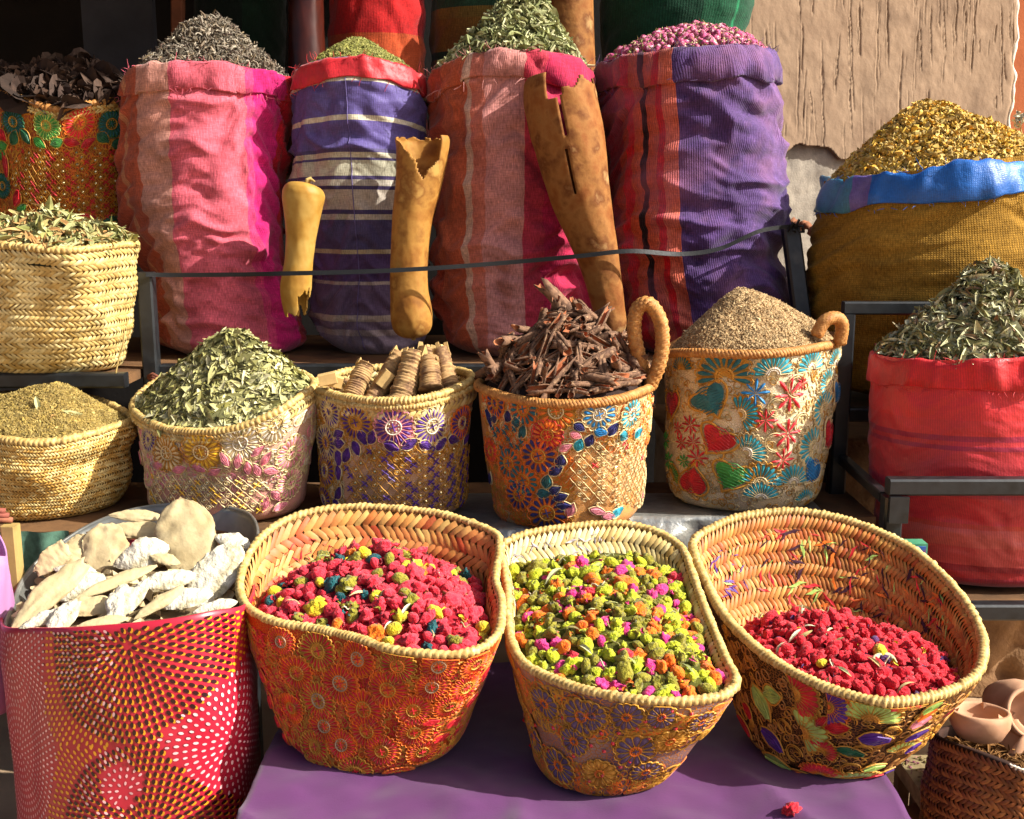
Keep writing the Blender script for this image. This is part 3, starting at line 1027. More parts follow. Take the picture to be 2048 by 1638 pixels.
def stucco_wall():
    """tan rendered pier; the render is scored with upright gouges and has broken away below"""
    yaw = math.radians(16)
    root = thing('rendered_wall', 'tan rough plaster wall with upright gouges behind the sacks, its lower plaster broken away', 'wall', (0.72, 3.02, 0))
    # local frame: s along the face, z up, d outwards
    e = np.array([math.cos(yaw), math.sin(yaw), 0]); nrm = np.array([math.sin(yaw), -math.cos(yaw), 0])
    A = P(1480, 330, 2.92)
    # find s of the right edge so that it is seen at x=2010
    def s_at(px):
        best = None
        for s in np.linspace(0, 1.6, 400):
            q, _ = project(A + e * s)
            if q[0] >= px: return s
        return 1.6
    s1 = s_at(2012)
    ds = 0.0023
    ns = int((s1 + 0.07) / ds); z0, z1 = 1.02, 1.95
    nz = int((z1 - z0) / 0.0028)
    S_ = np.linspace(-0.07, s1, ns); Z_ = np.linspace(z0, z1, nz)
    SS, ZZ = np.meshgrid(S_, Z_)
    d = 0.0022 * fbm(SS * 9, ZZ * 7, 5, 4) + 0.0007 * fbm(SS * 60, ZZ * 40, 6, 3)
    rs = np.random.RandomState(5)
    for k in range(230):
        cs = rs.uniform(-0.07, s1); zc = rs.uniform(z0, z1); L = rs.uniform(0.012, 0.085) * (1 if rs.rand() < .85 else 2.0)
        w = rs.uniform(0.001, 0.0022); dep = rs.uniform(0.0012, 0.0038)
        lean = rs.normal(0, .05) - 0.06
        i0, i1 = np.searchsorted(S_, [cs - .03, cs + .03]); j0, j1 = np.searchsorted(Z_, [zc - L, zc + L])
        if i1 - i0 < 2 or j1 - j0 < 2: continue
        a = SS[j0:j1, i0:i1]; b = ZZ[j0:j1, i0:i1]
        cen = cs + lean * (b - zc) + 0.0022 * vnoise(b * 40, b * 0 + k, 3)
        prof = np.exp(-((a - cen) / w) ** 2) * smooth(0, .3, 1 - np.abs(b - zc) / L)
        d[j0:j1, i0:i1] -= dep * prof
        d[j0:j1, i0:i1] += dep * .35 * np.exp(-((a - cen + w * 1.8) / w) ** 2) * smooth(0, .3, 1 - np.abs(b - zc) / L)
    # chipped right edge
    edge = s1 - 0.004 - 0.010 * np.abs(fbm(ZZ * 11, ZZ * 0, 8, 3)) - 0.02 * smooth(1.62, 1.72, ZZ)
    round_ = np.clip((SS - (edge - 0.02)) / 0.02, 0, 1)
    d -= 0.012 * round_ ** 2
    pos = A[None, None] * np.array([1, 1, 0]) + e * SS[..., None] + nrm * (d + 0.016)[..., None]
    pos[..., 2] = ZZ
    # broken lower edge of the plaster
    zlim = 1.262 + 0.014 * fbm(SS * 14, SS * 0, 3, 3) + 0.06 * smooth(0.12, 0.17, SS) * (1 - smooth(0.24, 0.3, SS)) * 0.5 - 0.03 * smooth(0.1, 0.0, SS)
    keep = (ZZ >= zlim) & (SS <= edge)
    idx = np.arange(ns * nz).reshape(nz, ns)
    k4 = keep[:-1, :-1] & keep[1:, :-1] & keep[:-1, 1:] & keep[1:, 1:]
    f = np.stack([idx[:-1, :-1], idx[:-1, 1:], idx[1:, 1:], idx[1:, :-1]], -1)[k4]
    v = pos.reshape(-1, 3)
    used = np.unique(f); mp = -np.ones(len(v), int); mp[used] = np.arange(len(used))
    v = v[used]; f = mp[f]
    # give the plaster its thickness along free edges
    ed = {}
    for q in f:
        for i in range(4):
            a, b = q[i], q[(i + 1) % 4]
            if (b, a) in ed: del ed[(b, a)]
            else: ed[(a, b)] = 1
    bv = {}; ext = []; qf = [tuple(q) for q in f]
    for (a, b) in ed:
        for i in (a, b):
            if i not in bv:
                bv[i] = len(v) + len(ext); ext.append(v[i] - nrm * 0.016)
        qf.append((b, a, bv[a], bv[b]))
    v = np.concatenate([v, np.array(ext)])
    M_pl = simple('tan_plaster', ['7e6650', '8c745c', '705a46'], 0.9, 7, 0.35, 200, 0.0015, island=False)
    obj('plaster_coat', v, qf, M_pl, root, None, True)
    # grey render behind
    nx, nzz = 120, 160
    X, Zz = np.meshgrid(np.linspace(-0.065, s1 - 0.004, nx), np.linspace(0, 2.0, nzz))
    dd = 0.003 * fbm(X * 16, Zz * 16, 12, 4) + .002 * fbm(X * 90, Zz * 90, 13, 2)
    pos = A[None, None] * np.array([1, 1, 0]) + e * X[..., None] + nrm * (dd - 0.004)[..., None]; pos[..., 2] = Zz
    M_cem = simple('grey_cement', ['7d7468', '978d7e', '6a6258'], 0.95, 12, 0.6, 220, 0.002, island=False)
    v = pos.reshape(-1, 3); f = [tuple(q) for q in grid_faces(nx, nzz, False)]
    b = len(v); back = v - nrm * 0.35
    # side and rear faces of the pier
    v = np.concatenate([v, back])
    for j in range(nzz - 1):
        i = nx - 1; f.append((j * nx + i, b + j * nx + i, b + (j + 1) * nx + i, (j + 1) * nx + i))
        f.append((b + j * nx, j * nx, (j + 1) * nx, b + (j + 1) * nx))
    obj('cement_core', v, f, M_cem, root, None, True)
    # white chipped arris
    zz = np.linspace(1.27, 1.95, 130)
    mb = MB()
    ee = s1 - 0.004 - 0.010 * np.abs(fbm(zz * 11, zz * 0, 8, 3)) - 0.02 * smooth(1.62, 1.72, zz)
    pts = A * np.array([1, 1, 0]) + e * (ee + 0.001)[:, None] + nrm * (0.004 + .003 * vnoise(zz * 30, zz * 0, 4))[:, None]; pts[:, 2] = zz
    mb.tube(pts, 0.006 + .003 * vnoise(zz * 45, zz * 0 + 2, 9), 6)
    mb.build('chipped_arris', simple('white_plaster_edge', 'd8cdb8', .9, 20, .4, 120), root, True)
    # a patch of red-brown clay left on the cement, low down
    mb = MB()
    for k in range(9):
        c = P(1572 + k * 7, 446 + 6 * math.sin(k * 2.0) + k * 1.5, 2.905)
        pts = [c + e * (0.013 * math.cos(a) * rs.uniform(.6, 1.3)) + np.array([0, 0, 1]) * 0.010 * math.sin(a) * rs.uniform(.6, 1.4) for a in np.linspace(0, 2 * PI, 9)[:-1]]
        top = [p + nrm * 0.006 for p in pts]
        mb.add(pts + top, [tuple(range(8, 16))] + [(i, (i + 1) % 8, 8 + (i + 1) % 8, 8 + i) for i in range(8)])
    mb.build('clay_patch', simple('red_clay', '8a5a40', .95, 30, .5, 150), root, True)
stucco_wall()

def orange_wall():
    m = simple('orange_limewash', ['a85a34', 'b96a40', '9a4e2c'], 0.9, 2.0, 0.4, 90, 0.002, island=False)
    mb = MB(); mb.box((1.2, 4.6, 0), (6.5, 4.9, 4.2)); 
    o = mb.build('far_wall', m); tag(o, 'orange limewashed wall beyond the corner of the tan plaster', 'wall')
    # small dark bracket lantern hanging on it
    root = thing('wall_lantern', 'dark brown tapered lantern hanging on the orange wall', 'lantern', P(2012, 20, 4.55))
    mb = MB(); c = P(2012, 15, 4.52)
    rings = [(-.055, .006), (-.045, .035), (0.02, .045), (.16, .055), (.18, .03)]
    vv = []; 
    for dz, r in rings:
        for k in range(6):
            vv.append(c + np.array([r * math.cos(k * PI / 3), r * math.sin(k * PI / 3), dz]))
    ff = [(i * 6 + k, i * 6 + (k + 1) % 6, (i + 1) * 6 + (k + 1) % 6, (i + 1) * 6 + k) for i in range(4) for k in range(6)]
    mb.add(vv, ff); mb.build('lantern_case', simple('dark_brown_metal', '2a1610', .5, 20, .2), root)
    mb = MB(); mb.tube([c + np.array([0, 0, .17]), c + np.array([0, .0, .25]), c + np.array([0, .06, .28])], .006); mb.build('hook', M_iron, root, True)
orange_wall()

def mud_wall():
    root = thing('mud_wall', 'low brown mud-plaster wall behind the red sack and the iron rack', 'wall', (1.0, 2.5, 0))
    nx, nz = 110, 70
    X, Z = np.meshgrid(np.linspace(0.35, 1.9, nx), np.linspace(0, 0.62, nz))
    d = 0.012 * fbm(X * 6, Z * 6, 21, 4) + 0.004 * fbm(X * 40, Z * 40, 22, 3)
    # small holes
    rs = np.random.RandomState(3)
    for k in range(60):
        cx, cz, r = rs.uniform(.4, 1.8), rs.uniform(0, .7), rs.uniform(.008, .03)
        d -= 0.012 * np.exp(-(((X - cx) / r) ** 2 + ((Z - cz) / (r * 1.4)) ** 2))
    v = np.stack([X, 2.42 - d - 0.10 * smooth(.75, .0, Z) * 0, Z], -1).reshape(-1, 3)
    f = [tuple(q) for q in grid_faces(nx, nz, False)]
    top = v[-nx:].copy(); top[:, 1] = 2.85; b = len(v); v = np.concatenate([v, top])
    for i in range(nx - 1): f.append(((nz - 1) * nx + i, (nz - 1) * nx + i + 1, b + i + 1, b + i))
    obj('wall_face', v, f, simple('mud_plaster', ['7a5a3c', '94724e', '6a4a30'], .95, 9, .6, 120, .004, island=False), root, None, True)
mud_wall()

def dark_room():
    """unlit back of the shop: dark walls, ceiling and an awning board that shades the left end"""
    mk = simple('shade_black_wall', ['0c0908', '16110e', '080606'], 0.9, 4, 0.3, 60, .003, island=False)  # darkness of the unlit interior is put into the wall colour
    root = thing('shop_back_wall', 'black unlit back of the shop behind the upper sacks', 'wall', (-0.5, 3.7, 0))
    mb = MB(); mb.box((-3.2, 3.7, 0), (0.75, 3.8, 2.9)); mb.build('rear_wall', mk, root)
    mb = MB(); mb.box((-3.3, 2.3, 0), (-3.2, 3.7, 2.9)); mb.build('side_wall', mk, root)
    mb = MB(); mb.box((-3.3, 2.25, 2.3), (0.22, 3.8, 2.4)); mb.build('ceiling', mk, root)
    # awning
    aw = thing('awning', 'dark cloth awning on a pole above the left end of the stall', 'awning', (-1.4, 2.2, 2.0))
    nx, ny = 30, 16
    X, Y = np.meshgrid(np.linspace(-3.0, -0.42, nx), np.linspace(1.75, 2.95, ny))
    Z = 2.02 + 0.2 * (Y - 1.75) * .4 + 0.012 * fbm(X * 4, Y * 4, 4)
    v = np.stack([X, Y, Z], -1).reshape(-1, 3); lo = v.copy(); lo[:, 2] -= 0.004
    f = [tuple(q) for q in grid_faces(nx, ny, False)]; nn = len(v)
    f += [tuple(int(i) + nn for i in q[::-1]) for q in f]
    obj('awning_cloth', np.concatenate([v, lo]), f, simple('brown_awning_cloth', '3a2418', .9, 20, .3), aw, None, True)
    mb = MB(); mb.tube([(-3.1, 1.75, 2.005), (-0.40, 1.75, 2.005)], .012); mb.build('pole', M_wood, aw, True)
    for x in (-2.9, -0.48):
        mb = MB(); mb.bar((x, 2.92, 2.1), (x, 2.92, 2.35), .02); mb.build('bracket', M_iron, aw)
    # grey slab and a brown post standing in the dark
    mb = MB(); a, b = P(165, 60, 3.2), P(300, -60, 3.2)
    mb.box((a[0], 3.2, a[2] - .25), (b[0], 3.23, b[2] + .1))
    o = mb.build('slate_board', simple('grey_slate', '33343a', .8, 6, .2)); tag(o, 'dim grey board standing in the dark behind the leaf basket', 'board')
    mb = MB(); mb.bar(P(356, 200, 2.95), P(356, -80, 2.95), .03)
    o = mb.build('wooden_post', simple('brown_post', '5a3018', .8, 20, .3)); tag(o, 'thin brown wooden post in the dark behind the grey herb heap', 'post')
dark_room()

# ------------------------------------------------------------------ iron racks and shelves
SHELF_Z = 0.805; MID_Z = 0.555; TABLE_Z = 0.30

def racks():
    r = thing('iron_rack', 'black iron shelf frame carrying the tall striped sacks', 'rack', (-0.2, 2.35, 0))
    def bar(nm, a, b, w=.026, par=r, mat=M_iron):
        mb = MB(); mb.bar(a, b, w); return mb.build(nm, mat, par)
    lp = P(292, 548, 2.32); lx = lp[0]
    bar('post', (lx, 2.32, 0.0), (lx, 2.32, lp[2] + .004), .032)
    rp0, rp1 = P(1580, 452, 2.44), P(1612, 700, 2.40)
    bar('post', rp1 + (rp1 - rp0) * 1.2, rp0, .036)
    bar('post', (rp1[0] + .04, 2.40, 0), (rp1[0] + .04, 2.40, .8), .03)
    bar('rail', (lx + .0165, 2.335, SHELF_Z - .016), (rp1[0] + .02, 2.335, SHELF_Z - .016), .03)
    bar('rail', (-1.9, 2.21, .79), (lx - .017, 2.21, .79), .030)
    bar('rail', (-1.9, 2.80, .78), (.75, 2.80, .78), .03)
    bar('rail', (lx, 2.337, .775), (lx, 2.78, .775), .025)
    mb = MB(); mb.box((lx - .012, 2.353, SHELF_Z - .022), (rp1[0] + .02, 2.86, SHELF_Z - .002)); mb.build('shelf_board', M_wood, r)
    mb = MB(); mb.box((-1.9, 2.228, .778), (lx - .02, 2.86, .797)); mb.build('shelf_board', M_wood, r)
    # small rusty wire knot by the left post
    mb = MB()
    for k in range(4):
        c = P(308, 752 + k * 5, 2.30); mb.tube([c + np.array([-.012, 0, .004 * k]), c + np.array([0, -.008, .006]), c + np.array([.012, 0, -.004])], .0035, 5)
    mb.build('wire_tie', simple('rusty_wire', '6a3a28', .8, 60, .4), r, True)

    # strap
    pts = [P(292, 549, 2.296), P(360, 550, 2.315), P(480, 549, 2.315), P(570, 547, 2.29), P(700, 544, 2.285), P(800, 540, 2.285), P(900, 534, 2.295), P(1040, 523, 2.315), P(1160, 512, 2.30), P(1260, 502, 2.30), P(1360, 508, 2.335), P(1440, 497, 2.345), P(1520, 462, 2.355), P(1590, 452, 2.41)]
    c = catmull(pts, 130, False); v = []; f = []
    for i, p in enumerate(c):
        tw = .15 * math.sin(i * .11)
        h = 0.0045
        v += [p + np.array([0, -h * tw, h]), p + np.array([0, h * tw - .0016, -h]), p + np.array([0, .0016 - h * tw, h]), p + np.array([0, h * tw, -h])]
    for i in range(len(c) - 1):
        a = i * 4; b = a + 4
        f += [(a, a + 1, b + 1, b), (a + 3, a + 2, b + 2, b + 3), (a + 2, a, b, b + 2), (a + 1, a + 3, b + 3, b + 1)]
    st = obj('strap', v, f, M_strap, None, None, False)
    tag(st, 'thin black strap tied across the four tall sacks and three gourds', 'strap')
    mb = MB()
    for k in range(5):
        q = P(1592, 452, 2.405); a = k * 1.3
        mb.tube([q, q + np.array([.012 * math.cos(a), -.012, .014 * math.sin(a)]), q + np.array([.018 * math.cos(a + .7), -.006, -.012])], .003, 5)
    mb.build('knot', M_strap, st, True)

    # right rack
    q = thing('side_rack', 'black iron frame holding the red sack and the burlap sack', 'rack', (0.85, 2.1, 0))
    pl = P(1690, 640, 2.22); xl = pl[0]
    bar('post', (xl, 2.22, 0), (xl, 2.22, pl[2] + .012), .034, q)
    t = P(1690, 632, 2.22)
    bar('rail', (xl - .004, 2.225, t[2] + .016), (1.55, 2.225, t[2] + .016), .026, q)
    t2 = P(1700, 828, 2.23)
    bar('rail', (xl + .018, 2.23, t2[2]), (1.55, 2.23, t2[2]), .028, q)
    fr = P(1785, 985, 1.90); xf = fr[0]
    bar('post', (xf, 1.90, 0), (xf, 1.90, fr[2] - .006), .033, q)
    bar('arm', (xl + .008, 2.202, fr[2] - .013), (xf - .008, 1.917, fr[2] - .013), .02, q)
    fz = P(1785, 972, 1.90)[2]
    bar('rail', (xf - .012, 1.893, fz + .002), (1.55, 1.893, fz + .002), .03, q)
    mb = MB(); mb.box((xf - .012, 1.874, fz - .062), (xf + .022, 1.882, fz - .014)); mb.build('end_plate', M_iron, q)
    bz = P(1950, 1218, 1.90)[2]
    bar('rail', (xf + .017, 1.893, bz), (1.55, 1.893, bz), .03, q)
    mb = MB(); mb.box((xf + .0, 1.91, bz - .012), (1.55, 2.36, bz + .012)); mb.build('shelf_board', M_wood, q)
    mb = MB(); mb.box((xl + .02, 2.246, t2[2] - .02), (1.6, 2.70, t2[2] - .002)); mb.build('shelf_board', M_wood, q)
    bar('post', (1.52, 1.92, 0), (1.52, 1.92, 1.0), .03, q)
    global R_SHELF, B_SHELF
    R_SHELF = bz + .013; B_SHELF = t2[2] - .001

    # middle shelf
    m = thing('middle_shelf', 'dark plank shelf under the middle row of embroidered baskets', 'shelf', (-0.2, 2.1, 0))
    mb = MB(); mb.box((-1.9, 1.94, MID_Z - .03), (.225, 2.30, MID_Z - .004)); mb.box((.225, 2.035, MID_Z - .03), (.70, 2.30, MID_Z - .004)); mb.build('board', M_wood, m)
    for x, yy in ((-1.4, 1.97), (-.5, 1.97), (.2, 1.97), (.66, 2.06)):
        bar('leg', (x, yy, 0), (x, yy, MID_Z - .031), .03, m)
racks()

# ================================================================== TALL SACKS
def top_edge(S, t=0.985, off=-0.012, n=72):
    th = np.linspace(-PI, PI, n, endpoint=False)
    return S.ev(th, np.full(n, t), off)

FL = lambda th, t: 0.35 + 0.65 * smooth(-0.6, 0.5, np.cos(th)) if False else 1.0

S1 = SackSurf([(699, 318, 618), (640, 306, 606), (545, 298, 582), (450, 276, 578), (300, 262, 582), (200, 263, 580), (158, 270, 574)], 2.56, .86, .028, 4, 11, .02, [(.28, .012, .03)])
m_s1 = fabric('pink_rose_striped_cloth', [(-1, 'a84c30'), (-.86, 'bc7a54'), (-.82, 'ac5238'), (-.66, 'bc8474'), (-.29, 'c65a68'), (.62, 'c23a68'), (.72, 'b81c64'), (.97, 'b01828')], ribs=380, ribbump=.4, mottle=.3)
sack('striped_sack', 'pink and dusty rose striped sack topped with a dark grey herb heap', S1, m_s1, m_s1, collar=(.085, .010), seed=4, group='tall cloth sacks on the iron rack')

S2 = SackSurf([(699, 655, 850), (640, 612, 856), (545, 614, 858), (450, 600, 862), (300, 585, 862), (200, 583, 858), (160, 586, 853)], 2.57, .86, .017, 8, 20, .035, [(.28, .008, .03)])
_v = lambda y: 1 - (y - 160) / 539.0
def stripes2():
    # photo heights of the cream bands on the violet satin, top down
    ev = [(0.0, '807080'), (_v(660), '9c8c8c'), (_v(648), '6c5a70'), (_v(630), '98887c'), (_v(618), '54405c'), (_v(560), '9c8c80'), (_v(552), '4a3260'), (_v(498), 'a89878'), (_v(490), '443a62'),
          (_v(432), 'a8a090'), (_v(422), '3c3056'), (_v(414), 'a89c8c'), (_v(378), '3c3056'), (_v(371), 'a8a090'), (_v(362), '3c3056'), (_v(354), 'a8a48c'), (_v(330), '443a62'), (_v(326), 'b0a890'), (_v(316), '443a62'), (_v(310), '544880'),
          (_v(266), 'b8b098'), (_v(257), '544880'), (_v(204), 'b4ac98'), (_v(194), '6c5a98'), (_v(178), '80749c')]
    return ev
m_s2 = fabric('violet_cream_banded_satin', stripes2(), axis='v', ribs=260, ribbump=.15, rough=.62, mottle=.3, spec=.25, sheen=.1, thread=.28)
m_s2c = fabric('red_satin_hem', [(-1, 'b81420'), (.9, 'b01018')], ribs=300, ribbump=.1, rough=.5, spec=.4, thread=.12)
sk2 = sack('striped_sack', 'violet sack with cream cross bands and a red satin collar', S2, m_s2, m_s2c, collar=(.075, .010), seed=8, group='tall cloth sacks on the iron rack')
# seam down the front
tt = np.linspace(.02, .93, 90); c = S2.ev(np.full(90, -PI / 2 - .06) + .03 * np.sin(tt * 4), tt, .001)
mb = MB(); mb.tube(c, .0009, 5); mb.build('seam', simple('violet_thread', '5c5080', .7, 40, 0), sk2, True)

S3 = SackSurf([(699, 885, 1190), (600, 862, 1196), (500, 851, 1196), (400, 855, 1200), (250, 858, 1197), (158, 868, 1190)], 2.56, .86, .027, 15, 10, .045, [(.3, .012, .03)])
m_s3 = fabric('rose_crimson_striped_cloth', [(-1, 'a04028'), (-.86, 'b05638'), (-.58, 'c09a84'), (-.50, 'b86a58'), (-.34, 'be8078'), (.12, 'b03446'), (.35, 'ae2448'), (.8, 'aa1c42')], ribs=380, ribbump=.4, mottle=.3)
sack('striped_sack', 'rose and crimson striped sack topped with curly green leaves', S3, m_s3, m_s3, collar=(.09, .013), seed=15, group='tall cloth sacks on the iron rack')

S4 = SackSurf([(699, 1250, 1572), (640, 1238, 1572), (520, 1205, 1568), (400, 1195, 1566), (250, 1195, 1562), (122, 1197, 1538)], 2.57, .84, .026, 23, 12, .01, [(.33, .014, .03)], tilt=.012)
m_s4 = fabric('purple_ribbed_cloth', [(-1, '6a0f1e'), (-.86, '8a3420'), (-.80, 'a81018'), (-.72, 'a84a28'), (-.66, 'b05030'), (-.62, '180608'), (-.575, 'a84a30'), (-.46, 'a81014'), (-.385, 'b85a44'), (-.26, '4a3262'), (.4, '523a6c'), (.8, '5a4478')], ribs=270, ribbump=.75, mottle=.35, dust='a06a86')
sack('striped_sack', 'purple ribbed sack with red and black stripes, topped with pink rosebuds', S4, m_s4, m_s4, collar=(.10, .014), seed=23, group='tall cloth sacks on the iron rack')

# ---- burlap sack and red sack at the right
SB = SackSurf([(779, 1640, 2120), (640, 1614, 2150), (500, 1616, 2146), (370, 1642, 2120), (330, 1650, 2108)], 2.45, .80, .012, 31, 5, .0, None, tilt=.035)
SB.bc[2] = B_SHELF
m_b = fabric('ochre_burlap', [(-1, '98722a'), (.6, 'a47e36')], ribs=330, cross=110, ribbump=.9, mottle=.35, rough=.9, sheen=0)
m_bc = fabric('blue_plastic_weave', [(-1, '3f7a94'), (-.86, '6a5a9c'), (-.76, '1a62b4'), (.3, '1878c4')], ribs=420, cross=160, ribbump=.25, rough=.45, spec=.45, sheen=0, thread=.15)
skb = sack('burlap_sack', 'ochre burlap sack with blue plastic collar, heaped with yellow chamomile', SB, m_b, m_bc, collar=(.15, .014), seed=31, wob=.011, topj=.022)
mb = MB()
for k in range(46):
    t = .25 + k / 45 * .58
    c = SB.ev(np.array([-PI / 2 + .50]), np.array([t]), .002)[0]
    d = np.array([.008 * (1 if k % 2 else -1), 0, 0.006])
    mb.tube([c - d, c + np.array([0, -.003, 0]), c + d], .0026, 5)
mb.build('stitching', simple('ochre_twine', 'a8842e', .9, 60, .5), skb, True)

SR = SackSurf([(1137, 1766, 2170), (1050, 1754, 2192), (950, 1737, 2200), (800, 1740, 2190), (695, 1748, 2170)], 2.08, .74, .006, 37, 6, .0, [(.32, .012, .05)], tilt=.012)
m_r = fabric('red_satin_cloth', [(0, 'a01020'), (.03, '8a0c24'), (.06, 'a81a20'), (.09, '90101e'), (.12, 'b83c38'), (.2, 'ba4a40'), (.28, 'b63420'), (.30, 'be2830'), (.42, 'a81e34'), (.46, 'ba2c32'), (.62, '961a3a'), (.64, 'b8282e'), (.66, '961838'), (.68, 'c02a2e'), (.75, 'c8282a')], axis='v', ribs=300, ribbump=.05, rough=.42, spec=.4, mottle=.2, thread=.08)
m_rc = fabric('red_collar_cloth', [(-1, 'c8141a'), (.5, 'd04044')], ribs=300, ribbump=.1, rough=.5, spec=.4, thread=.12)
sack('red_sack', 'bright red banded sack behind an iron rail, heaped with olive-green leaves', SR, m_r, m_rc, collar=(.13, .010), seed=37, wob=.009, topj=.012)

# ---- sacks and gourds of the tier behind, only their lower parts in view
def back_sack(rows, Y, mat, label, seed, folds=.008, tilt=0.0):
    S = SackSurf(rows, Y, .8, folds, seed, 7, 0, None, tilt=tilt)
    return sack('striped_sack', label, S, mat, mat, nu=90, nv=60, collar=(.08, .012), seed=seed, group='sacks standing behind the tall sacks'), S
TIER = (P(600, 330, 3.0))[2]
r = thing('rear_shelf', 'dark plank shelf under the sacks standing behind', 'shelf', (-.2, 3.1, 0))
mb = MB(); mb.box((-1.0, 2.84, TIER - .03), (.60, 3.45, TIER - .002)); mb.build('board', M_wood, r)
for x in (-.95, -.2, .55):
    mb = MB(); mb.bar((x, 3.4, 0), (x, 3.4, TIER - .031), .03); mb.build('leg', M_iron, r)
m_k1 = fabric('red_orange_banded_cloth', [(0, 'b05a4a'), (.25, 'b06a58'), (.33, 'b04a24'), (.41, 'a8441e'), (.47, 'a81818'), (.9, '961014')], axis='v', ribs=200, mottle=.3)
back_sack([(330, 668, 862), (200, 655, 856), (60, 655, 852), (-80, 658, 850), (-220, 665, 845)], 3.0, m_k1, 'red sack with orange and pink bands behind the violet sack', 41)
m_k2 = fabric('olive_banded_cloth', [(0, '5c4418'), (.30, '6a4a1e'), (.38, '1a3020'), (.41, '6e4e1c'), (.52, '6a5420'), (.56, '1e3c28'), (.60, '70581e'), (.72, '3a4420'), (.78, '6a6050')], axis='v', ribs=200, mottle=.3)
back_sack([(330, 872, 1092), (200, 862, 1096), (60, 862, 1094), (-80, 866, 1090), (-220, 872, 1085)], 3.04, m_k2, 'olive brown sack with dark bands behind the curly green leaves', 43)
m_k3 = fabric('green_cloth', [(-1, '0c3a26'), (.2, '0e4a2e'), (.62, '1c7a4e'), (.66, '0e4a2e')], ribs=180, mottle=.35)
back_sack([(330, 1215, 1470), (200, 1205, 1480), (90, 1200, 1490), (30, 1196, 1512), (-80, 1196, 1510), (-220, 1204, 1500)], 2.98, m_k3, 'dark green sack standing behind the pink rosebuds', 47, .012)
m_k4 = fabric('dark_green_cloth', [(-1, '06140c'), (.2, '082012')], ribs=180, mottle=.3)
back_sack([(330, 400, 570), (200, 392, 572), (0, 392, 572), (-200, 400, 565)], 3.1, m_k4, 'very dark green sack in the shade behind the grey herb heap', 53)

# ================================================================== GOURDS
def gourd(name, label, path, radii, mat, cut=None, seg=84, n=150, seed=1, group=None, rough=.02, thick=.004):
    """hollow shell swept along a path; cut(s, ang) removes broken parts; wall has real thickness"""
    pts = catmull([P(*p) for p in path], n, False)
    k = len(pts)
    s = np.linspace(0, 1, k)
    if isinstance(radii[0], tuple):
        ys = [q[0] for q in radii]; px = np.interp(s, (np.array(ys) - ys[0]) / (ys[-1] - ys[0]), [q[1] for q in radii]); radii = [q[1] for q in radii]
    else:
        px = np.interp(s, np.linspace(0, 1, len(radii)), radii)
    dist = np.array([project(p)[1] for p in pts])
    R = px * dist / FPX
    # smooth radii
    ker = np.array([1, 2, 3, 2, 1]) / 9.0
    R = np.convolve(np.pad(R, 2, mode='edge'), ker, 'valid')
    if radii[-1] == 0: R[-1] = .0005
    if radii[0] == 0: R[0] = .0005
    tan, N, B = frames(pts)
    N = np.tile(np.array([0, -1.0, 0]), (k, 1)); N -= tan * np.sum(N * tan, 1, keepdims=True); N /= np.linalg.norm(N, axis=1, keepdims=True)
    B = np.cross(tan, N)
    a = np.linspace(0, 2 * PI, seg, endpoint=False)
    A, S_ = np.meshgrid(a, s)
    rr = R[:, None] * (1 + rough * fbm(np.cos(A) * 1.5 + S_ * 4, np.sin(A) * 1.5 + S_ * 3, seed, 3))
    def surf(r):
        return pts[:, None] + r[..., None] * (N[:, None] * np.cos(A)[..., None] + B[:, None] * np.sin(A)[..., None])
    vo = surf(rr).reshape(-1, 3); vi = surf(np.maximum(rr - thick, .0003)).reshape(-1, 3)
    keep = np.ones((k - 1, seg), bool)
    if cut is not None:      # angle 0 faces the camera; positive angle towards B
        sm = (s[:-1] + s[1:]) / 2; am = (a + PI / seg + PI) % (2 * PI) - PI
        A2, S2_ = np.meshgrid(am, sm)
        keep = ~cut(S2_, A2)
    f = []; nv = len(vo); ed = {}
    for i in range(k - 1):
        for j in range(seg):
            if not keep[i, j]: continue
            l = (j + 1) % seg
            q = (i * seg + j, i * seg + l, (i + 1) * seg + l, (i + 1) * seg + j)
            f.append(q); f.append(tuple(nv + x for x in q[::-1]))
            for e in range(4):
                x, y = q[e], q[(e + 1) % 4]
                if (y, x) in ed: del ed[(y, x)]
                else: ed[(x, y)] = 1
    for (x, y) in ed: f.append((y, x, nv + x, nv + y))
    v = np.concatenate([vo, vi])
    root = thing(name, label, 'gourd', v.mean(0) * np.array([1, 1, 0]) + np.array([0, 0, v[:, 2].min()]), group)
    obj('shell', v, f, mat, root, None, True)
    return root, pts

nz = lambda a, b, s: vnoise(a, np.asarray(a) * 0 + b, s)
# small gourd: whole head with stem, broken lower end
g1, p1 = gourd('dried_gourd', 'small yellow gourd with a dry stem and broken lower end, strapped to the pink sack',
               [(611, 368, 2.365), (607, 395, 2.36), (604, 450, 2.36), (598, 520, 2.362), (592, 580, 2.362), (596, 638, 2.362)],
               [(368, 0), (371, 14), (377, 26), (386, 35), (398, 40), (412, 43), (428, 42), (445, 39), (470, 34), (500, 29), (530, 28), (560, 30), (580, 31), (600, 29), (625, 25), (640, 22)], M_gourd3,
               lambda s, a: (s > .93 + .05 * nz(a * 3, 1, 5)) | ((a < -.3) & (a > -2.4) & (s > .80 + .05 * nz(a * 5, 2, 3) + .04 * np.abs(a + 1.3))), seed=3, rough=.03, group='broken gourds strapped in front of the sacks')
mb = MB(); c = p1[0]
for k in range(4):
    mb.tube([c + np.array([0, 0, -.004]), c + np.array([.004 + .002 * k, -.003 + .002 * k, .010]), c + np.array([.012 + .003 * k, -.004 * k + .004, .014 - .003 * k])], [.005, .0035, .0015], 6)
mb.build('stem', M_stem, g1, True)
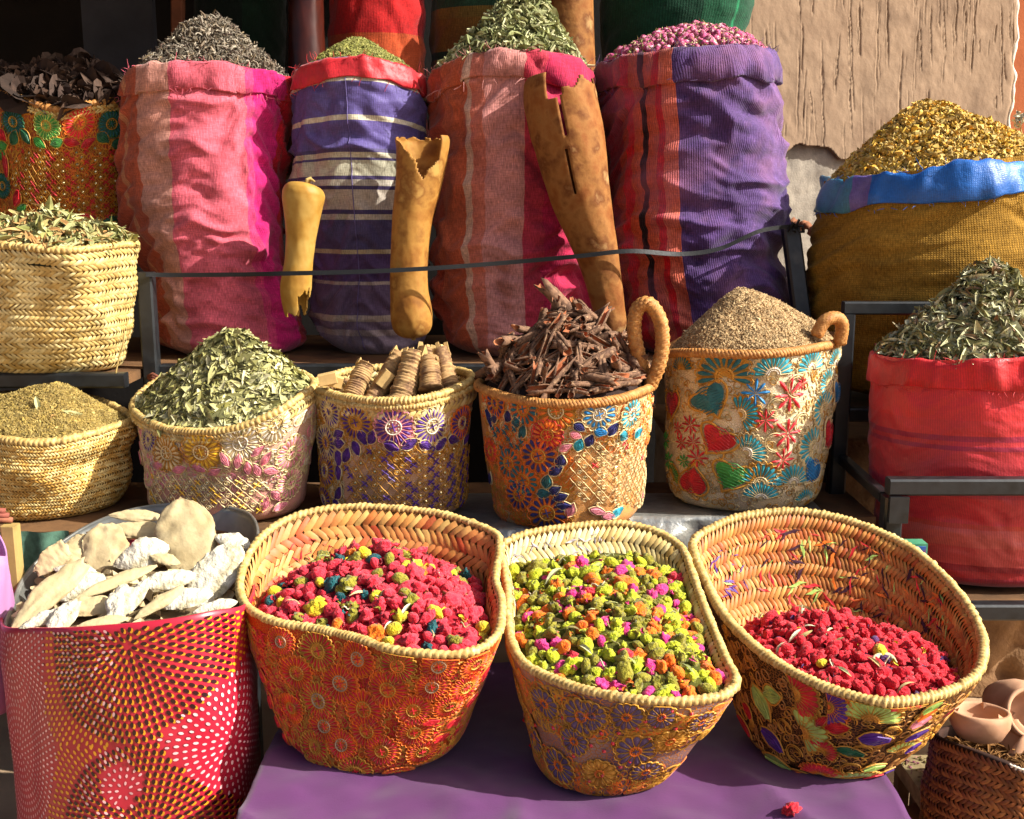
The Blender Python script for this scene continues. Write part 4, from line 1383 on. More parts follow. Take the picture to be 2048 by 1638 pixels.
g2, p2 = gourd('dried_gourd', 'long amber gourd with obliquely broken hollow top between the violet and rose sacks',
               [(846, 268, 2.36), (845, 300, 2.36), (836, 370, 2.355), (824, 440, 2.352), (818, 520, 2.35), (818, 580, 2.35), (823, 630, 2.352), (826, 676, 2.356)],
               [(268, 50), (300, 54), (340, 51), (380, 45), (430, 41), (480, 38), (530, 37), (570, 38), (600, 40), (625, 41), (645, 39), (658, 34), (668, 26), (675, 15), (678, 0)], M_gourd,
               lambda s, a: ((np.abs(a) > 1.4) & (s < .05 + .02 * nz(a * 6, 1, 4))) | ((a > -.85) & (a < 1.9) & (s < .26 - .19 * np.abs(a + .25) / 1.6 + .012 * nz(a * 7, 2, 6))) | (s < .02), seed=5, rough=.035, group='broken gourds strapped in front of the sacks')
mb = MB(); c = p2[-1]
mb.tube([c + np.array([0, 0, .006]), c + np.array([.002, -.004, -.004])], [.008, .004], 8); mb.build('blossom_scar', M_stem, g2, True)
g3, p3 = gourd('dried_gourd', 'large brown gourd split down its length with jagged open top, leaning on the rose sack',
               [(1116, 150, 2.36), (1122, 200, 2.355), (1140, 290, 2.35), (1160, 390, 2.35), (1186, 480, 2.35), (1206, 560, 2.35), (1218, 620, 2.352), (1224, 672, 2.356)],
               [(150, 60), (180, 69), (220, 73), (280, 73), (330, 68), (380, 60), (430, 50), (480, 42), (530, 36), (570, 33), (600, 31), (630, 31), (648, 29), (660, 24), (668, 16), (673, 0)], M_gourd2,
               lambda s, a: (s < .02) | ((a < .1) & (s < .085 + .03 * nz(a * 6, 1, 4) + .05 * np.maximum(0, a + .6) * (a < 0))) | ((a >= .1) & (a < .42) & (s < .15 + .03 * nz(s * 30, 3, 2))) | ((np.abs(a - (.12 + .5 * (s - .2)) + .05 * nz(s * 14, 1, 8)) < .05 * np.maximum(0, 1 - s / .43) + .012) & (s < .43)), seed=9, rough=.04, group='broken gourds strapped in front of the sacks')
g4, p4 = gourd('dried_gourd', 'brown gourd standing behind between the olive sack and the green sack',
               [(1140, 330, 2.84), (1142, 150, 2.84), (1140, 0, 2.84), (1138, -120, 2.84), (1138, -200, 2.84)], [44, 46, 47, 47, 45, 40, 30, 0], M_gourd2, None, seed=12, rough=.03, group='gourds standing behind the tall sacks')
g5, p5 = gourd('dried_gourd', 'glossy dark brown gourd standing in shade beside the red banded sack',
               [(614, 330, 2.85), (614, 150, 2.85), (612, 40, 2.85), (612, -60, 2.85), (614, -150, 2.85)], [40, 40, 38, 36, 35, 33, 26, 0], simple('dark_glossy_gourd', ['2a0c06', '3c140a', '1c0806'], .3, 12, .15, 50, .001, island=False, spec=.4), None, seed=14, rough=.03, group='gourds standing behind the tall sacks')

# ================================================================== HEAPS ON SACKS
hair = [curl_tpl(.45, .045, 2.0, 6, .15), curl_tpl(.6, .04, 1.2, 6, .1), curl_tpl(.35, .05, 3.0, 7, .2)]
m_core = simple('dark_herb_core', '1c1812', .95, 60, .6, 200)
M_h1 = simple('grey_dried_herb', ['4a4236', '6c6250', '342c22', '8c8070', '7a6a50', '4a3830', 'a09684'], .8, 60, 0)
def sheap(S, peak, rough, seed, pw=1.0, flat=.12, t=.985):
    return Heap(top_edge(S, t), P(*peak), pw, seed, rough, 18, flat)
h = sheap(S1, (428, 34, 2.56), .010, 3, .95, .12)
heap_stuff('herb_heap', 'dark grey heap of curled dried herb on the pink striped sack', h, hair, 3200, .026, .75, [m_core, M_h1], .002, .03)
g_fine = [grain_tpl(.5, .18), grain_tpl(.5, .3), curl_tpl(.5, .08, 1.0, 4, .1)]
M_h2c = simple('green_herb_core', '5a5a24', .95, 120, .6, 300)
M_h2 = simple('crushed_green_herb', ['6a6a2c', '8a8840', '4c5020', 'a09a58', '747438'], .85, 60, 0)
h = sheap(S2, (712, 74, 2.56), .006, 5, .85, .2)
heap_stuff('herb_heap', 'fine crushed green herb heap above the red satin collar', h, g_fine, 9000, .0085, .8, [M_h2c, M_h2], .001, .03)
lf_c = [curl_tpl(.42, .075, 2.4, 7, .25), leaf_tpl(.22, .8, .5, 6, 2.0), leaf_tpl(.18, .9, .7, 6, -2.4), curl_tpl(.5, .06, 1.4, 6, .2), curl_tpl(.3, .07, 3.4, 7, .2)]
M_h3c = simple('green_leaf_core', '24341a', .95, 60, .6, 200)
M_h3 = simple('dried_green_leaf', ['6e7446', '969a64', '565c34', 'aaaa78', '7a7e4e', 'b8b68a'], .75, 60, 0)
h = sheap(S3, (1052, -8, 2.56), .014, 7, 1.0, .15)
heap_stuff('leaf_heap', 'tall heap of curly green leaves on the rose sack', h, lf_c, 2400, .034, .8, [M_h3c, M_h3], .004, .05)
M_hbc = simple('chamomile_core', '6a5216', .95, 60, .6, 200)
M_hb = simple('dried_chamomile', ['b8963c', 'd0ac40', '967428', 'dcc678', 'dc9e1c', 'a88840', 'c0a460'], .8, 60, 0)
h = Heap(top_edge(SB, .985), P(1845, 202, 2.47), 1.0, 9, .008, 18, .1)
heap_stuff('chamomile_heap', 'peaked heap of yellow dried chamomile in the burlap sack', h, [grain_tpl(.5, .4), grain_tpl(.5, .25), leaf_tpl(.5, .6, .5, 4), curl_tpl(.4, .12, 2.4, 5, .1)], 5200, .013, .8, [M_hbc, M_hb], .002, .04)
lf_o = [leaf_tpl(.24, .35, .25, 6, .5), leaf_tpl(.2, .5, .4, 6, -.8), leaf_tpl(.26, .25, -.2, 6, .3), curl_tpl(.6, .025, .7, 5, .1)]
M_hrc = simple('olive_leaf_core', '1c2012', .95, 60, .6, 200)
M_hr = simple('dried_olive_leaf', ['706e42', '92905c', '56542e', 'bab688', '7c7848', '866444', 'ccc8a0'], .6, 60, 0, spec=.4)
h = Heap(top_edge(SR, .985), P(1985, 542, 2.10), 1.05, 11, .012, 18, .12)
heap_stuff('leaf_heap', 'dark olive-green leaf heap in the bright red sack', h, lf_o, 3400, .034, .55, [M_hrc, M_hr], .004, .04)

# ================================================================== BASKETS
def pts(*a):
    return [P(*q) for q in a]

def basket(name, label, S, wall_mat, rim_mat, weave_in=None, rim_r=.0085, wraps=105, group=None, inner_t=(.1, .97), inner_rows=8, top_band=True, rope_rim=False, cat='basket', inner_mat=None):
    root = thing(name, label, cat, S.bc, group)
    body(S, 'basket_wall', [wall_mat, inner_mat or M_straw_dark], root, 230, 30)
    if weave_in is not None:
        wl_ = wall_of(root)
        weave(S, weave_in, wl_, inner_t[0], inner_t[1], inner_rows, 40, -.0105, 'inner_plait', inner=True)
    if rope_rim:
        n = 300; th = np.linspace(-PI, PI, n, endpoint=False); c = S.ev(th, np.full(n, 1.0), 0.0)
        mb = MB(); tan, N, B = frames(c, True)
        for k in range(3):
            a = 2 * PI * (k / 3 + 46 * np.arange(n) / n)
            mb.tube(c + (N * np.cos(a)[:, None] + B * np.sin(a)[:, None]) * .0045, .0052, 6, closed=True)
        mb.build('rim', M_rope, root, True, 'stuff')
    else:
        rim_coil(S, rim_mat, root, rim_r, wraps)
    return root

def wall_of(root):
    for c in root.children:
        if c.name.startswith('basket_wall'): return c
    return root

def put(d, S, root, px, py, name, mats, rot=0.0):
    th, t = S.at_px(px, py)
    return d.place(S, th, t, name, mats, wall_of(root), rot)

def pxm(S, px, py):
    """metres per photo pixel at that place"""
    th, t = S.at_px(px, py)
    p = S.ev(np.array(th), np.array(t)); return project(p)[1] / FPX

# ---------------- plain palm baskets at the left
A_rim = pts((275, 489, 2.30), (235, 494, 2.20), (160, 503, 2.12), (100, 503, 2.10), (40, 497, 2.10), (-20, 492, 2.12), (-90, 484, 2.22), (-70, 474, 2.36), (40, 468, 2.42), (180, 472, 2.40))
SA = Loft(A_rim, [P(85, 757, 2.29)[0], 2.31, .799], (.160, .105), .75, .012, 3)
ra = basket('palm_basket', 'plain pale palm basket of green leaves on the left upper rail', SA, M_straw_dark, M_rim, None, .0085, 90, 'plain palm baskets at the left')
weave(SA, M_straw, wall_of(ra), .02, .98, 11, 38, .001)
B_rim = pts((268, 838, 2.14), (225, 858, 2.05), (150, 880, 1.98), (80, 890, 1.955), (0, 882, 1.96), (-80, 862, 2.02), (-130, 830, 2.14), (-60, 800, 2.26), (60, 790, 2.30), (190, 800, 2.26))
SBk = Loft(B_rim, [P(60, 1060, 2.1)[0], 2.12, MID_Z - .003], (.165, .12), .7, .010, 5)
rb = basket('palm_basket', 'plain golden palm basket of seeds below the leaf basket at the left', SBk, M_straw_dark, M_rim, None, .0085, 95, 'plain palm baskets at the left')
weave(SBk, M_straw_gold, wall_of(rb), .02, .98, 12, 38, .001)
# loose straw ends
mb = MB(); c = [P(250, 662, 2.2), P(246, 690, 2.195), P(238, 715, 2.2), P(231, 750, 2.2)]; mb.tube(catmull(c, 14, False), .0018, 5); mb.build('loose_straw', M_straw, ra, True)

lf_a = [leaf_tpl(.24, .3, .2, 5, .4), leaf_tpl(.3, .2, -.2, 5, -.4), leaf_tpl(.2, .4, .3, 5, .6), curl_tpl(.6, .03, .8, 5, .1)]
M_la = simple('pale_green_leaf', ['8c8c4e', 'aaa86c', '6e6e38', 'bebb8a', '96925a', 'a07a48'], .7, 60, 0)
h = Heap(inner_edge(SA, .985), P(108, 438, 2.28), 1.0, 13, .010, 18, .15)
heap_stuff('leaf_heap', 'pale green leaf heap in the plain palm basket on the left rail', h, lf_a, 1500, .042, .5, [M_hrc, M_la], .004, .04)
M_sdc = simple('seed_core', '6a5526', .95, 160, .7, 400)
M_sd = simple('olive_brown_seed', ['7a6430', '96803e', '5e4c22', 'aa9658', '86703a'], .85, 60, 0)
h = Heap(inner_edge(SBk, .97), P(112, 772, 2.12), .95, 17, .004, 18, .15)
heap_stuff('seed_heap', 'olive-brown seed heap in the golden palm basket at the left', h, [grain_tpl(.5, .25), grain_tpl(.5, .35)], 14000, .0072, .8, [M_sdc, M_sd], .0005, .05)
# a few leaves lying on it
p, nn = h.sample(6, -.05, .8); v, f = scatter('x', lf_a, p + nn * .004, nn, .03, .2, None)
o = obj('stray_leaf', v, f, M_la, None, None, False); tag(o, 'few stray pale leaves lying on the olive-brown seed heap', 'leaf', None, 'stuff')

# ---------------- embroidered basket of brown leaves, top left in the shade
E_rim = pts((278, 205, 2.60), (235, 203, 2.54), (180, 210, 2.50), (130, 222, 2.475), (80, 214, 2.48), (20, 192, 2.50), (-60, 180, 2.56), (-60, 172, 2.72), (60, 170, 2.82), (210, 180, 2.76))
SE = Loft(E_rim, [P(105, 600, 2.62)[0], 2.63, .799], (.150, .115), .7, .008, 7)
m_le = lace('gold_red_lace', '7a3a14', 'b8741c', '8c2018', 46, .35, .2)
re_ = basket('embroidered_basket', 'shaded basket with green and orange stitched flowers, filled with brown leaves', SE, m_le, M_rope, None, .009, 80, None)
weave(SE, M_straw_gold, wall_of(re_), .965, .992, 1, 40, .001)
lace_rings(SE, wall_of(re_), 420, .005, .010, [M_gold, M_orange], t_rng=(.5, .92), seed=8)
for (x, y, r, mts) in ((28, 242, 27, [M_teal, M_dgreen, M_gold]), (93, 250, 27, [M_green, M_lgreen, M_gold]), (160, 247, 32, [M_crim, M_orange, M_gold]), (222, 247, 28, [M_teal, M_dgreen, M_gold]), (8, 370, 24, [M_teal, M_dgreen, M_gold])):
    k = pxm(SE, x, y); put(flower(r * k, 20), SE, re_, x, y, 'stitched_flower', mts)
for (x, y, L, w, m, a) in ((30, 275, 34, 11, M_dgreen, 1.2), (52, 275, 34, 11, M_dgreen, -.8), (80, 285, 30, 10, M_green, -.5), (115, 283, 30, 10, M_green, .5), (143, 284, 34, 9, M_redt, -.4), (175, 284, 34, 9, M_redt, .4), (205, 278, 32, 10, M_dgreen, -.7), (235, 285, 34, 10, M_dgreen, .5), (6, 272, 34, 10, M_redt, -.7), (8, 295, 26, 11, M_green, .3), (14, 330, 60, 8, M_redt, -1.3), (35, 395, 40, 10, M_redt, 1.3), (45, 418, 34, 10, M_green, .9), (170, 435, 50, 9, M_redt, -.1), (225, 440, 50, 9, M_dgreen, .2), (8, 312, 24, 11, M_green, 1.0)):
    k = pxm(SE, x, y); put(leaf_decal(L * k, w * k, 0, 1), SE, re_, x, y, 'stitched_leaf', [m, M_gold], a)
lattice(SE, wall_of(re_), [(40, 300), (255, 295), (260, 440), (60, 440), (25, 360)], .020, [M_gold, M_sequin, M_redt])
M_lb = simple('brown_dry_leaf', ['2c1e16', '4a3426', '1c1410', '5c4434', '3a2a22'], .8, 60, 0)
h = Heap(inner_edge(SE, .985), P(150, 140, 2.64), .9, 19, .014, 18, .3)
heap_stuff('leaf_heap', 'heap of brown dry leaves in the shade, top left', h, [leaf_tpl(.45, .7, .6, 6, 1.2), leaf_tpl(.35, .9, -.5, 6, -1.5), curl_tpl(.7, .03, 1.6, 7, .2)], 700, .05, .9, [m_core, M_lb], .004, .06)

# ---------------- middle row
G_MID = 'embroidered baskets on the middle shelf'
# first: senna leaves
M1_rim = pts((262, 815, 2.12), (285, 842, 2.03), (335, 862, 1.97), (405, 868, 1.94), (480, 858, 1.935), (555, 828, 1.95), (605, 795, 2.0), (632, 770, 2.08), (590, 745, 2.19), (480, 738, 2.27), (360, 748, 2.26), (290, 780, 2.2))
SM1 = Loft(M1_rim, [P(455, 1020, 2.08)[0], 2.085, MID_Z], (.150, .115), .75, .006, 11)
m_l1 = lace('pink_cream_lace', 'c8a894', 'b89c68', 'c88088', 60, .4, .16)
r1 = basket('embroidered_basket', 'pink and cream flowered basket heaped with pale green senna leaves', SM1, m_l1, M_rim, M_straw, .0085, 100, G_MID, (.7, .97), 3)
weave(SM1, M_straw, wall_of(r1), .90, .985, 1, 40, .001)
lace_rings(SM1, wall_of(r1), 520, .0045, .0095, [M_goldp, M_goldp, M_white, M_pink], t_rng=(.35, .88), seed=2)
for (x, y, r, mts) in ((300, 880, 26, [M_purp, M_goldp, M_goldp]), (335, 905, 38, [M_goldp, M_gold, M_goldp]), (402, 903, 42, [M_yell, M_gold, M_goldp]), (480, 885, 40, [M_white, M_goldp, M_white]), (552, 850, 38, [M_white, M_goldp, M_sequin]), (582, 905, 36, [M_pink, M_goldp, M_goldp]), (580, 965, 34, [M_pink, M_goldp, M_goldp]), (300, 950, 28, [M_pink, M_goldp, M_goldp])):
    k = pxm(SM1, x, y); put(flower(r * k, 18), SM1, r1, x, y, 'stitched_flower', mts)
for (x, y, a) in ((450, 918, 2.0), (475, 920, 1.3), (495, 935, 1.6), (512, 938, 1.9), (515, 900, .5), (530, 915, .9), (540, 940, -.4), (430, 942, .4), (400, 935, -.3), (360, 938, .3), (320, 930, .2), (285, 915, 1.3), (550, 990, -1.0), (530, 1005, 1.2), (560, 1010, .3)):
    k = pxm(SM1, x, y); put(leaf_decal(34 * k, 9 * k, 0, 1), SM1, r1, x, y, 'stitched_leaf', [M_pink, M_goldp], a)
lattice(SM1, wall_of(r1), [(295, 950), (520, 955), (540, 1020), (310, 1030)], .019, [M_goldp, M_sequin, M_yell], cross_p=.5)
lf_s = [leaf_tpl(.36, .12, .06, 5, .1), leaf_tpl(.3, .2, -.05, 5, -.2), leaf_tpl(.42, .1, .08, 5, .15), leaf_tpl(.28, .3, .1, 5, .3)]
M_snc = simple('senna_core', '3a3a1c', .95, 60, .6, 200)
M_sn = simple('senna_leaf', ['a09c56', 'bcb67c', '86803e', 'd0caa0', 'aaa468', '8e8a50', '5c5a34'], .7, 60, 0)
h = Heap(inner_edge(SM1, .96), P(470, 664, 2.10), 1.0, 23, .008, 18, .1)
heap_stuff('leaf_heap', 'tall peaked heap of pale yellow-green flat senna leaves', h, lf_s, 5000, .029, .30, [M_snc, M_sn], .002, .05)

# second: bound wood bundles
M2_rim = pts((620, 772, 2.10), (650, 788, 2.02), (700, 800, 1.97), (760, 806, 1.945), (830, 803, 1.945), (895, 788, 1.99), (948, 760, 2.09), (915, 742, 2.19), (800, 735, 2.25), (690, 745, 2.22))
SM2 = Loft(M2_rim, [P(790, 1030, 2.09)[0], 2.09, MID_Z], (.136, .11), .7, .006, 13)
m_l2 = lace('violet_cream_lace', 'c8a690', 'c09048', 'bc9486', 60, .4, .14)
r2 = basket('embroidered_basket', 'purple and gold flowered basket holding bound sticks', SM2, m_l2, M_rim, M_straw, .0085, 95, G_MID, (.75, .97), 3)
weave(SM2, M_straw, wall_of(r2), .86, .985, 1, 40, .001)
rim_coil(SM2, M_rim, r2, .006, 120, .955, 'second_rim_cord', .004)
lace_rings(SM2, wall_of(r2), 420, .0045, .009, [M_gold, M_goldp, M_gold], t_rng=(.50, .84), seed=3)
lace_rings(SM2, wall_of(r2), 260, .0045, .009, [M_gold, M_goldp], th_rng=(-PI, -.72 * PI), t_rng=(.03, .6), seed=4)
for (x, y, r, mts) in ((660, 822, 34, [M_purp, M_goldp, M_goldp]), (712, 845, 38, [M_purp, M_gold, M_gold]), (787, 855, 40, [M_purp, M_pink, M_white]), (863, 852, 40, [M_purp, M_goldp, M_white]), (922, 845, 34, [M_purp, M_orange, M_goldp]), (655, 885, 36, [M_purp, M_goldp, M_gold]), (652, 940, 36, [M_purp, M_gold, M_goldp]), (650, 1000, 34, [M_purp, M_gold, M_goldp])):
    k = pxm(SM2, x, y); put(flower(r * k, 20), SM2, r2, x, y, 'stitched_flower', mts)
for (x, y, L, w, a) in ((680, 868, 30, 10, .5), (680, 885, 30, 12, .1), (728, 875, 34, 11, -1.0), (746, 872, 34, 11, 1.2), (715, 895, 34, 10, -1.1), (695, 910, 34, 11, 1.3), (680, 915, 36, 12, -1.2), (785, 893, 36, 10, -.4), (818, 888, 36, 10, .5), (850, 890, 36, 10, -.5), (880, 888, 36, 10, .6), (905, 878, 34, 10, -.3), (928, 878, 30, 10, .5), (680, 945, 34, 10, -1.3), (680, 985, 34, 10, 1.1), (676, 1010, 30, 10, -1.0)):
    k = pxm(SM2, x, y); put(leaf_decal(L * k, w * k, 0, 1), SM2, r2, x, y, 'stitched_leaf', [M_purp, M_goldp], a)
lattice(SM2, wall_of(r2), [(695, 925), (745, 895), (940, 895), (950, 1030), (700, 1030)], .0205, [M_gold, M_sequin, M_purp])

def bundle(px0, py0, px1, py1, Y0, Y1, rpx, label, slats=4, seed=1):
    a, b = P(px0, py0, Y0), P(px1, py1, Y1)     # lower end, upper end
    rs = np.random.RandomState(seed)
    r = rpx * project(a)[1] / FPX
    root = thing('stick_bundle', label, 'stick bundle', a, 'bound stick bundles in the purple basket')
    n = 80; s = np.linspace(0, .9, n); c = a + (b - a) * s[:, None]
    wr = 19; ph = (s * wr / .9) % 1
    wi = np.floor(s * wr / .9).astype(int)
    jr = rs.normal(0, .06, wr + 1)
    aa = np.linspace(0, 2 * PI, 14, endpoint=False)[None]; q = s[:, None] * wr / .9 + .45 * np.cos(aa + seed) + .12 * np.sin(2 * aa + s[:, None] * 20)
    ph = q % 1; wi = np.clip(np.floor(q).astype(int), 0, wr)
    R = r * (1 - .15 * np.abs(2 * ph - 1) ** 4) * (1 + jr[wi]) * (1 - .18 * s[:, None]) * (1 + .06 * np.cos(2 * aa))
    v, f = tube_geo(c, R, 14)
    obj('binding', v, f, M_bind, root, None, True)
    t = (b - a) / np.linalg.norm(b - a); sx = np.array([1, 0, 0]) - t * t[0]; sx /= np.linalg.norm(sx); sy = np.cross(t, sx)
    for k in range(slats):
        o = (k - (slats - 1) / 2) * r * 1.5 / slats
        e = rs.uniform(-.7, .0) * r
        mb = MB(); p0 = a + (b - a) * .8 + sx * o + sy * rs.uniform(-.2, .2) * r; p1 = b + sx * o * 1.05 + t * e
        mb.bar(p0, p1, r * 1.15, r * 1.3 / slats if False else r * 1.1, ch=.06)
        # narrow it across the bundle
        for vv in mb.v:
            q = vv - p0; d = q @ sx; vv -= np.outer(d, sx) * (1 - 1.25 / slats)
        mb.build('stick', M_slat, root)
    return root
M_bind = simple('bark_binding', ['86643f', 'a88658', '6a4c34', 'c09c68'], .8, 26, .4, 150, .001, island=False)
M_slat = simple('pale_split_wood', ['c8a868', 'd8bc80', 'b8945a'], .7, 20, .3, 120, .001)
for i, (a, b, c, d, y0, y1, r, lb) in enumerate(((696, 790, 728, 715, 2.02, 2.06, 21, 'leftmost thick bound stick bundle leaning right in the purple basket'), (738, 795, 792, 692, 2.03, 2.10, 18, 'slim bound stick bundle second from the left, pale split top'), (798, 800, 826, 690, 2.01, 2.07, 27, 'thickest bound stick bundle in the middle of the purple basket'), (828, 795, 850, 680, 2.10, 2.15, 20, 'bound stick bundle standing at the rear of the purple basket'), (862, 760, 858, 705, 2.02, 2.06, 23, 'short bound stick bundle with a pale split lower end'), (905, 785, 884, 684, 2.04, 2.10, 20, 'rightmost tall bound stick bundle leaning left'), (760, 810, 700, 756, 2.0, 2.12, 12, 'thin bound stick lying low between the bundles'), (842, 812, 826, 726, 2.03, 2.10, 14, 'dark thin bound stick bundle between the two thick ones'))):
    bundle(a, b + 20, c + (c - a) * .25, d + 4, y0, y1, r * 1.12, lb, 4 if r > 15 else 2, i + 3)
for i, (x, y, a) in enumerate(((655, 758, .2), (668, 762, -.3), (770, 758, .9), (860, 772, .1))):
    c = P(x, y, 2.0 + .02 * i); mb = MB()
    mb.bar(c + np.array([-.016 * math.cos(a), 0, -.016 * math.sin(a)]), c + np.array([.016 * math.cos(a), .004, .016 * math.sin(a)]), .02, .022, ch=.08)
    o = mb.build('wood_chip', M_slat); tag(o, ['pale split wood chip at the left rim of the purple basket', 'pale wood chip beside the leftmost bound bundle', 'pale wood chip wedged under the slim bundle', 'pale split chip under the short bundle'][i], 'wood chip', 'pale wood chips in the purple basket')
M2c = simple('shavings_core', '3c2a18', .95, 60, .6, 200)
h = Heap(inner_edge(SM2, .88), P(790, 790, 2.1), 1.0, 29, .006, 18, .3)
heap_stuff('shavings', 'brown wood shavings under the bound sticks', h, [curl_tpl(.5, .05, 1.8, 6, .2), leaf_tpl(.2, .4, .4, 5, 1.0)], 500, .03, .8, [M2c, M_bind], .003, .08)

# third: bark curls
M3_rim = pts((957, 768, 2.05), (985, 785, 1.97), (1040, 800, 1.91), (1110, 808, 1.88), (1190, 806, 1.875), (1260, 792, 1.91), (1307, 768, 2.02), (1270, 745, 2.13), (1140, 733, 2.19), (1020, 742, 2.15))
SM3 = Loft(M3_rim, [P(1130, 1040, 2.03)[0], 2.03, MID_Z], (.135, .11), .65, .006, 17)
m_l3 = lace('orange_cream_lace', 'ccae88', 'c8862e', 'c08a5c', 62, .4, .15)
r3 = basket('embroidered_basket', 'orange and teal flowered basket with a rope handle, heaped with bark curls', SM3, m_l3, M_rope, None, .0085, 95, G_MID, rope_rim=True)
lace_rings(SM3, wall_of(r3), 420, .0045, .009, [M_orange, M_gold, M_goldp], t_rng=(.58, .95), seed=5)
lace_rings(SM3, wall_of(r3), 620, .0045, .009, [M_orange, M_gold], th_rng=(-PI, -.48 * PI), t_rng=(.03, .6), seed=6)
for (x, y, r, mts) in ((993, 805, 32, [M_navy, M_orange, M_gold]), (1048, 818, 36, [M_teal, M_orange, M_gold]), (1112, 822, 40, [M_orange, M_gold, M_goldp]), (1198, 828, 36, [M_blue, M_goldp, M_white]), (1262, 828, 34, [M_turq, M_goldp, M_white]), (1078, 910, 38, [M_navy, M_orange, M_gold]), (985, 900, 26, [M_crim, M_orange, M_gold]), (1020, 925, 34, [M_teal, M_orange, M_gold]), (1048, 960, 36, [M_teal, M_orange, M_gold]), (1040, 990, 32, [M_navy, M_orange, M_gold]), (1095, 1025, 40, [M_navy, M_orange, M_gold]), (1095, 870, 32, [M_orange, M_crim, M_gold])):
    k = pxm(SM3, x, y); put(flower(r * k, 14), SM3, r3, x, y, 'stitched_flower', mts)
for (x, y, L, w, a, m) in ((983, 835, 46, 8, -1.0, M_navy), (992, 838, 30, 9, .3, M_navy), (1018, 832, 26, 10, 1.4, M_navy), (1036, 845, 24, 11, .2, M_teal), (1047, 862, 34, 10, 1.2, M_teal), (1150, 870, 26, 9, -.4, M_pink), (1158, 852, 28, 10, -.6, M_navy), (1178, 879, 30, 11, 1.2, M_navy), (1158, 888, 30, 11, 1.3, M_turq), (1200, 862, 30, 11, -.3, M_blue), (1224, 857, 34, 11, 1.0, M_navy), (1245, 872, 30, 12, -.4, M_turq), (1272, 866, 28, 10, .8, M_turq), (1130, 895, 30, 8, .5, M_pink), (1122, 920, 30, 11, 1.4, M_navy), (1112, 940, 34, 10, .6, M_navy), (1095, 962, 34, 11, 1.4, M_teal), (1110, 978, 30, 10, .6, M_navy), (1088, 985, 32, 10, .1, M_teal), (1122, 992, 32, 10, .4, M_navy), (1130, 1010, 34, 9, 0, M_navy), (1142, 1018, 34, 10, 1.2, M_pink), (1195, 1020, 40, 9, -.4, M_pink), (1232, 1024, 38, 9, .5, M_turq), (985, 955, 28, 10, 1.4, M_navy), (1215, 1030, 30, 9, -.1, M_pink)):
    k = pxm(SM3, x, y); put(leaf_decal(L * k, w * k, 0, 1), SM3, r3, x, y, 'stitched_leaf', [m, M_goldp], a)
lattice(SM3, wall_of(r3), [(1165, 890), (1290, 880), (1285, 1015), (1160, 1005), (1130, 960)], .0175, [M_goldp, M_sequin, M_redt], cross_p=.12)
lattice(SM3, wall_of(r3), [(985, 850), (1040, 850), (1050, 900), (1000, 905)], .018, [M_orange, M_sequin, M_teal], eye=False)
rope(pts((1300, 768, 1.99), (1316, 735, 1.985), (1325, 690, 1.985), (1320, 640, 1.985), (1298, 608, 1.985), (1275, 618, 1.99), (1268, 660, 1.995), (1276, 705, 2.0), (1290, 750, 2.01)), M_rope, r3, .0125, 'handle', 4, 15)

def bark_tpl(seed):
    rs = np.random.RandomState(seed)
    L = 1.0; n = 7; m = 9
    arc = rs.uniform(3.6, 6.6); r0 = rs.uniform(.09, .14)
    v = []; f = []
    for i in range(n):
        s = i / (n - 1)
        r = r0 * (1 + .15 * math.sin(s * 3 + seed)) 
        bend = .08 * math.sin(s * PI) * rs.choice([-1, 1]) * 0 + .06 * math.sin(s * PI)
        for j in range(m):
            a = arc * (j / (m - 1) - .5)
            rr = r * (1 - .5 * abs(j / (m - 1) - .5)) * (1 + .08 * rs.normal())
            x = s - .5 + (.05 * rs.normal() if i in (0, n - 1) else 0)
            v.append((x, rr * math.sin(a), -rr * math.cos(a) + bend))
    for i in range(n - 1):
        for j in range(m - 1):
            a = i * m + j; f.append((a, a + 1, a + m + 1, a + m))
    v = np.array(v); k = len(v)
    # wall thickness
    c = np.stack([v[:, 0], np.zeros(k), np.zeros(k)], 1)
    inn = c + (v - c) * .82
    f2 = [tuple(x + k for x in q[::-1]) for q in f]
    for i in range(n - 1):
        for j in (0, m - 1):
            a = i * m + j; b = a + m; f2.append((a, b, b + k, a + k) if j == 0 else (b, a, a + k, b + k))
    for j in range(m - 1):
        for i in (0, n - 1):
            a = i * m + j; f2.append((a + 1, a, a + k, a + 1 + k) if i == 0 else (a, a + 1, a + 1 + k, a + k))
    return np.concatenate([v, inn]), f + f2, [0] * len(f) + [1] * len(f) + [0] * (len(f2) - len(f))
M_bark = simple('grey_brown_bark', ['5e4230', '7e5e46', '4c3426', '967658'], .85, 6, .6, 22, .002, island=False)
M_barki = simple('red_brown_bark_inside', ['8a4a2c', 'a8663e'], .8, 6, .3, 25, .001, island=False)
bark_me = []
for k in range(9):
    v, f, mi = bark_tpl(k)
    bark_me.append(make_mesh('bark_curl', v, f, [M_bark, M_barki], mi, True))
h3 = Heap(inner_edge(SM3, .97), P(1135, 625, 2.05), .95, 31, .010, 18, .22)
v, f = h3.mesh('x', None)
o = obj('bark_crumbs', v, f, simple('bark_crumb_core', '2a1a14', .95, 40, .7, 120), None, None, True)
tag(o, 'dark bark crumbs filling the orange flowered basket under the curls', 'bark crumbs', None, 'stuff')

def dart(heap, n, dmin, front, smax=.97, power=.5, tries=30):
    """spread-out samples on a heap"""
    p, nn = heap.sample(n * tries, front, smax, power)
    keep = []; K = np.full((n, 3), 1e3)
    for i in range(len(p)):
        if ((K - p[i]) ** 2).sum(1).min() > dmin * dmin:
            K[len(keep)] = p[i]; keep.append(i)
            if len(keep) >= n: break
    return p[keep], nn[keep]

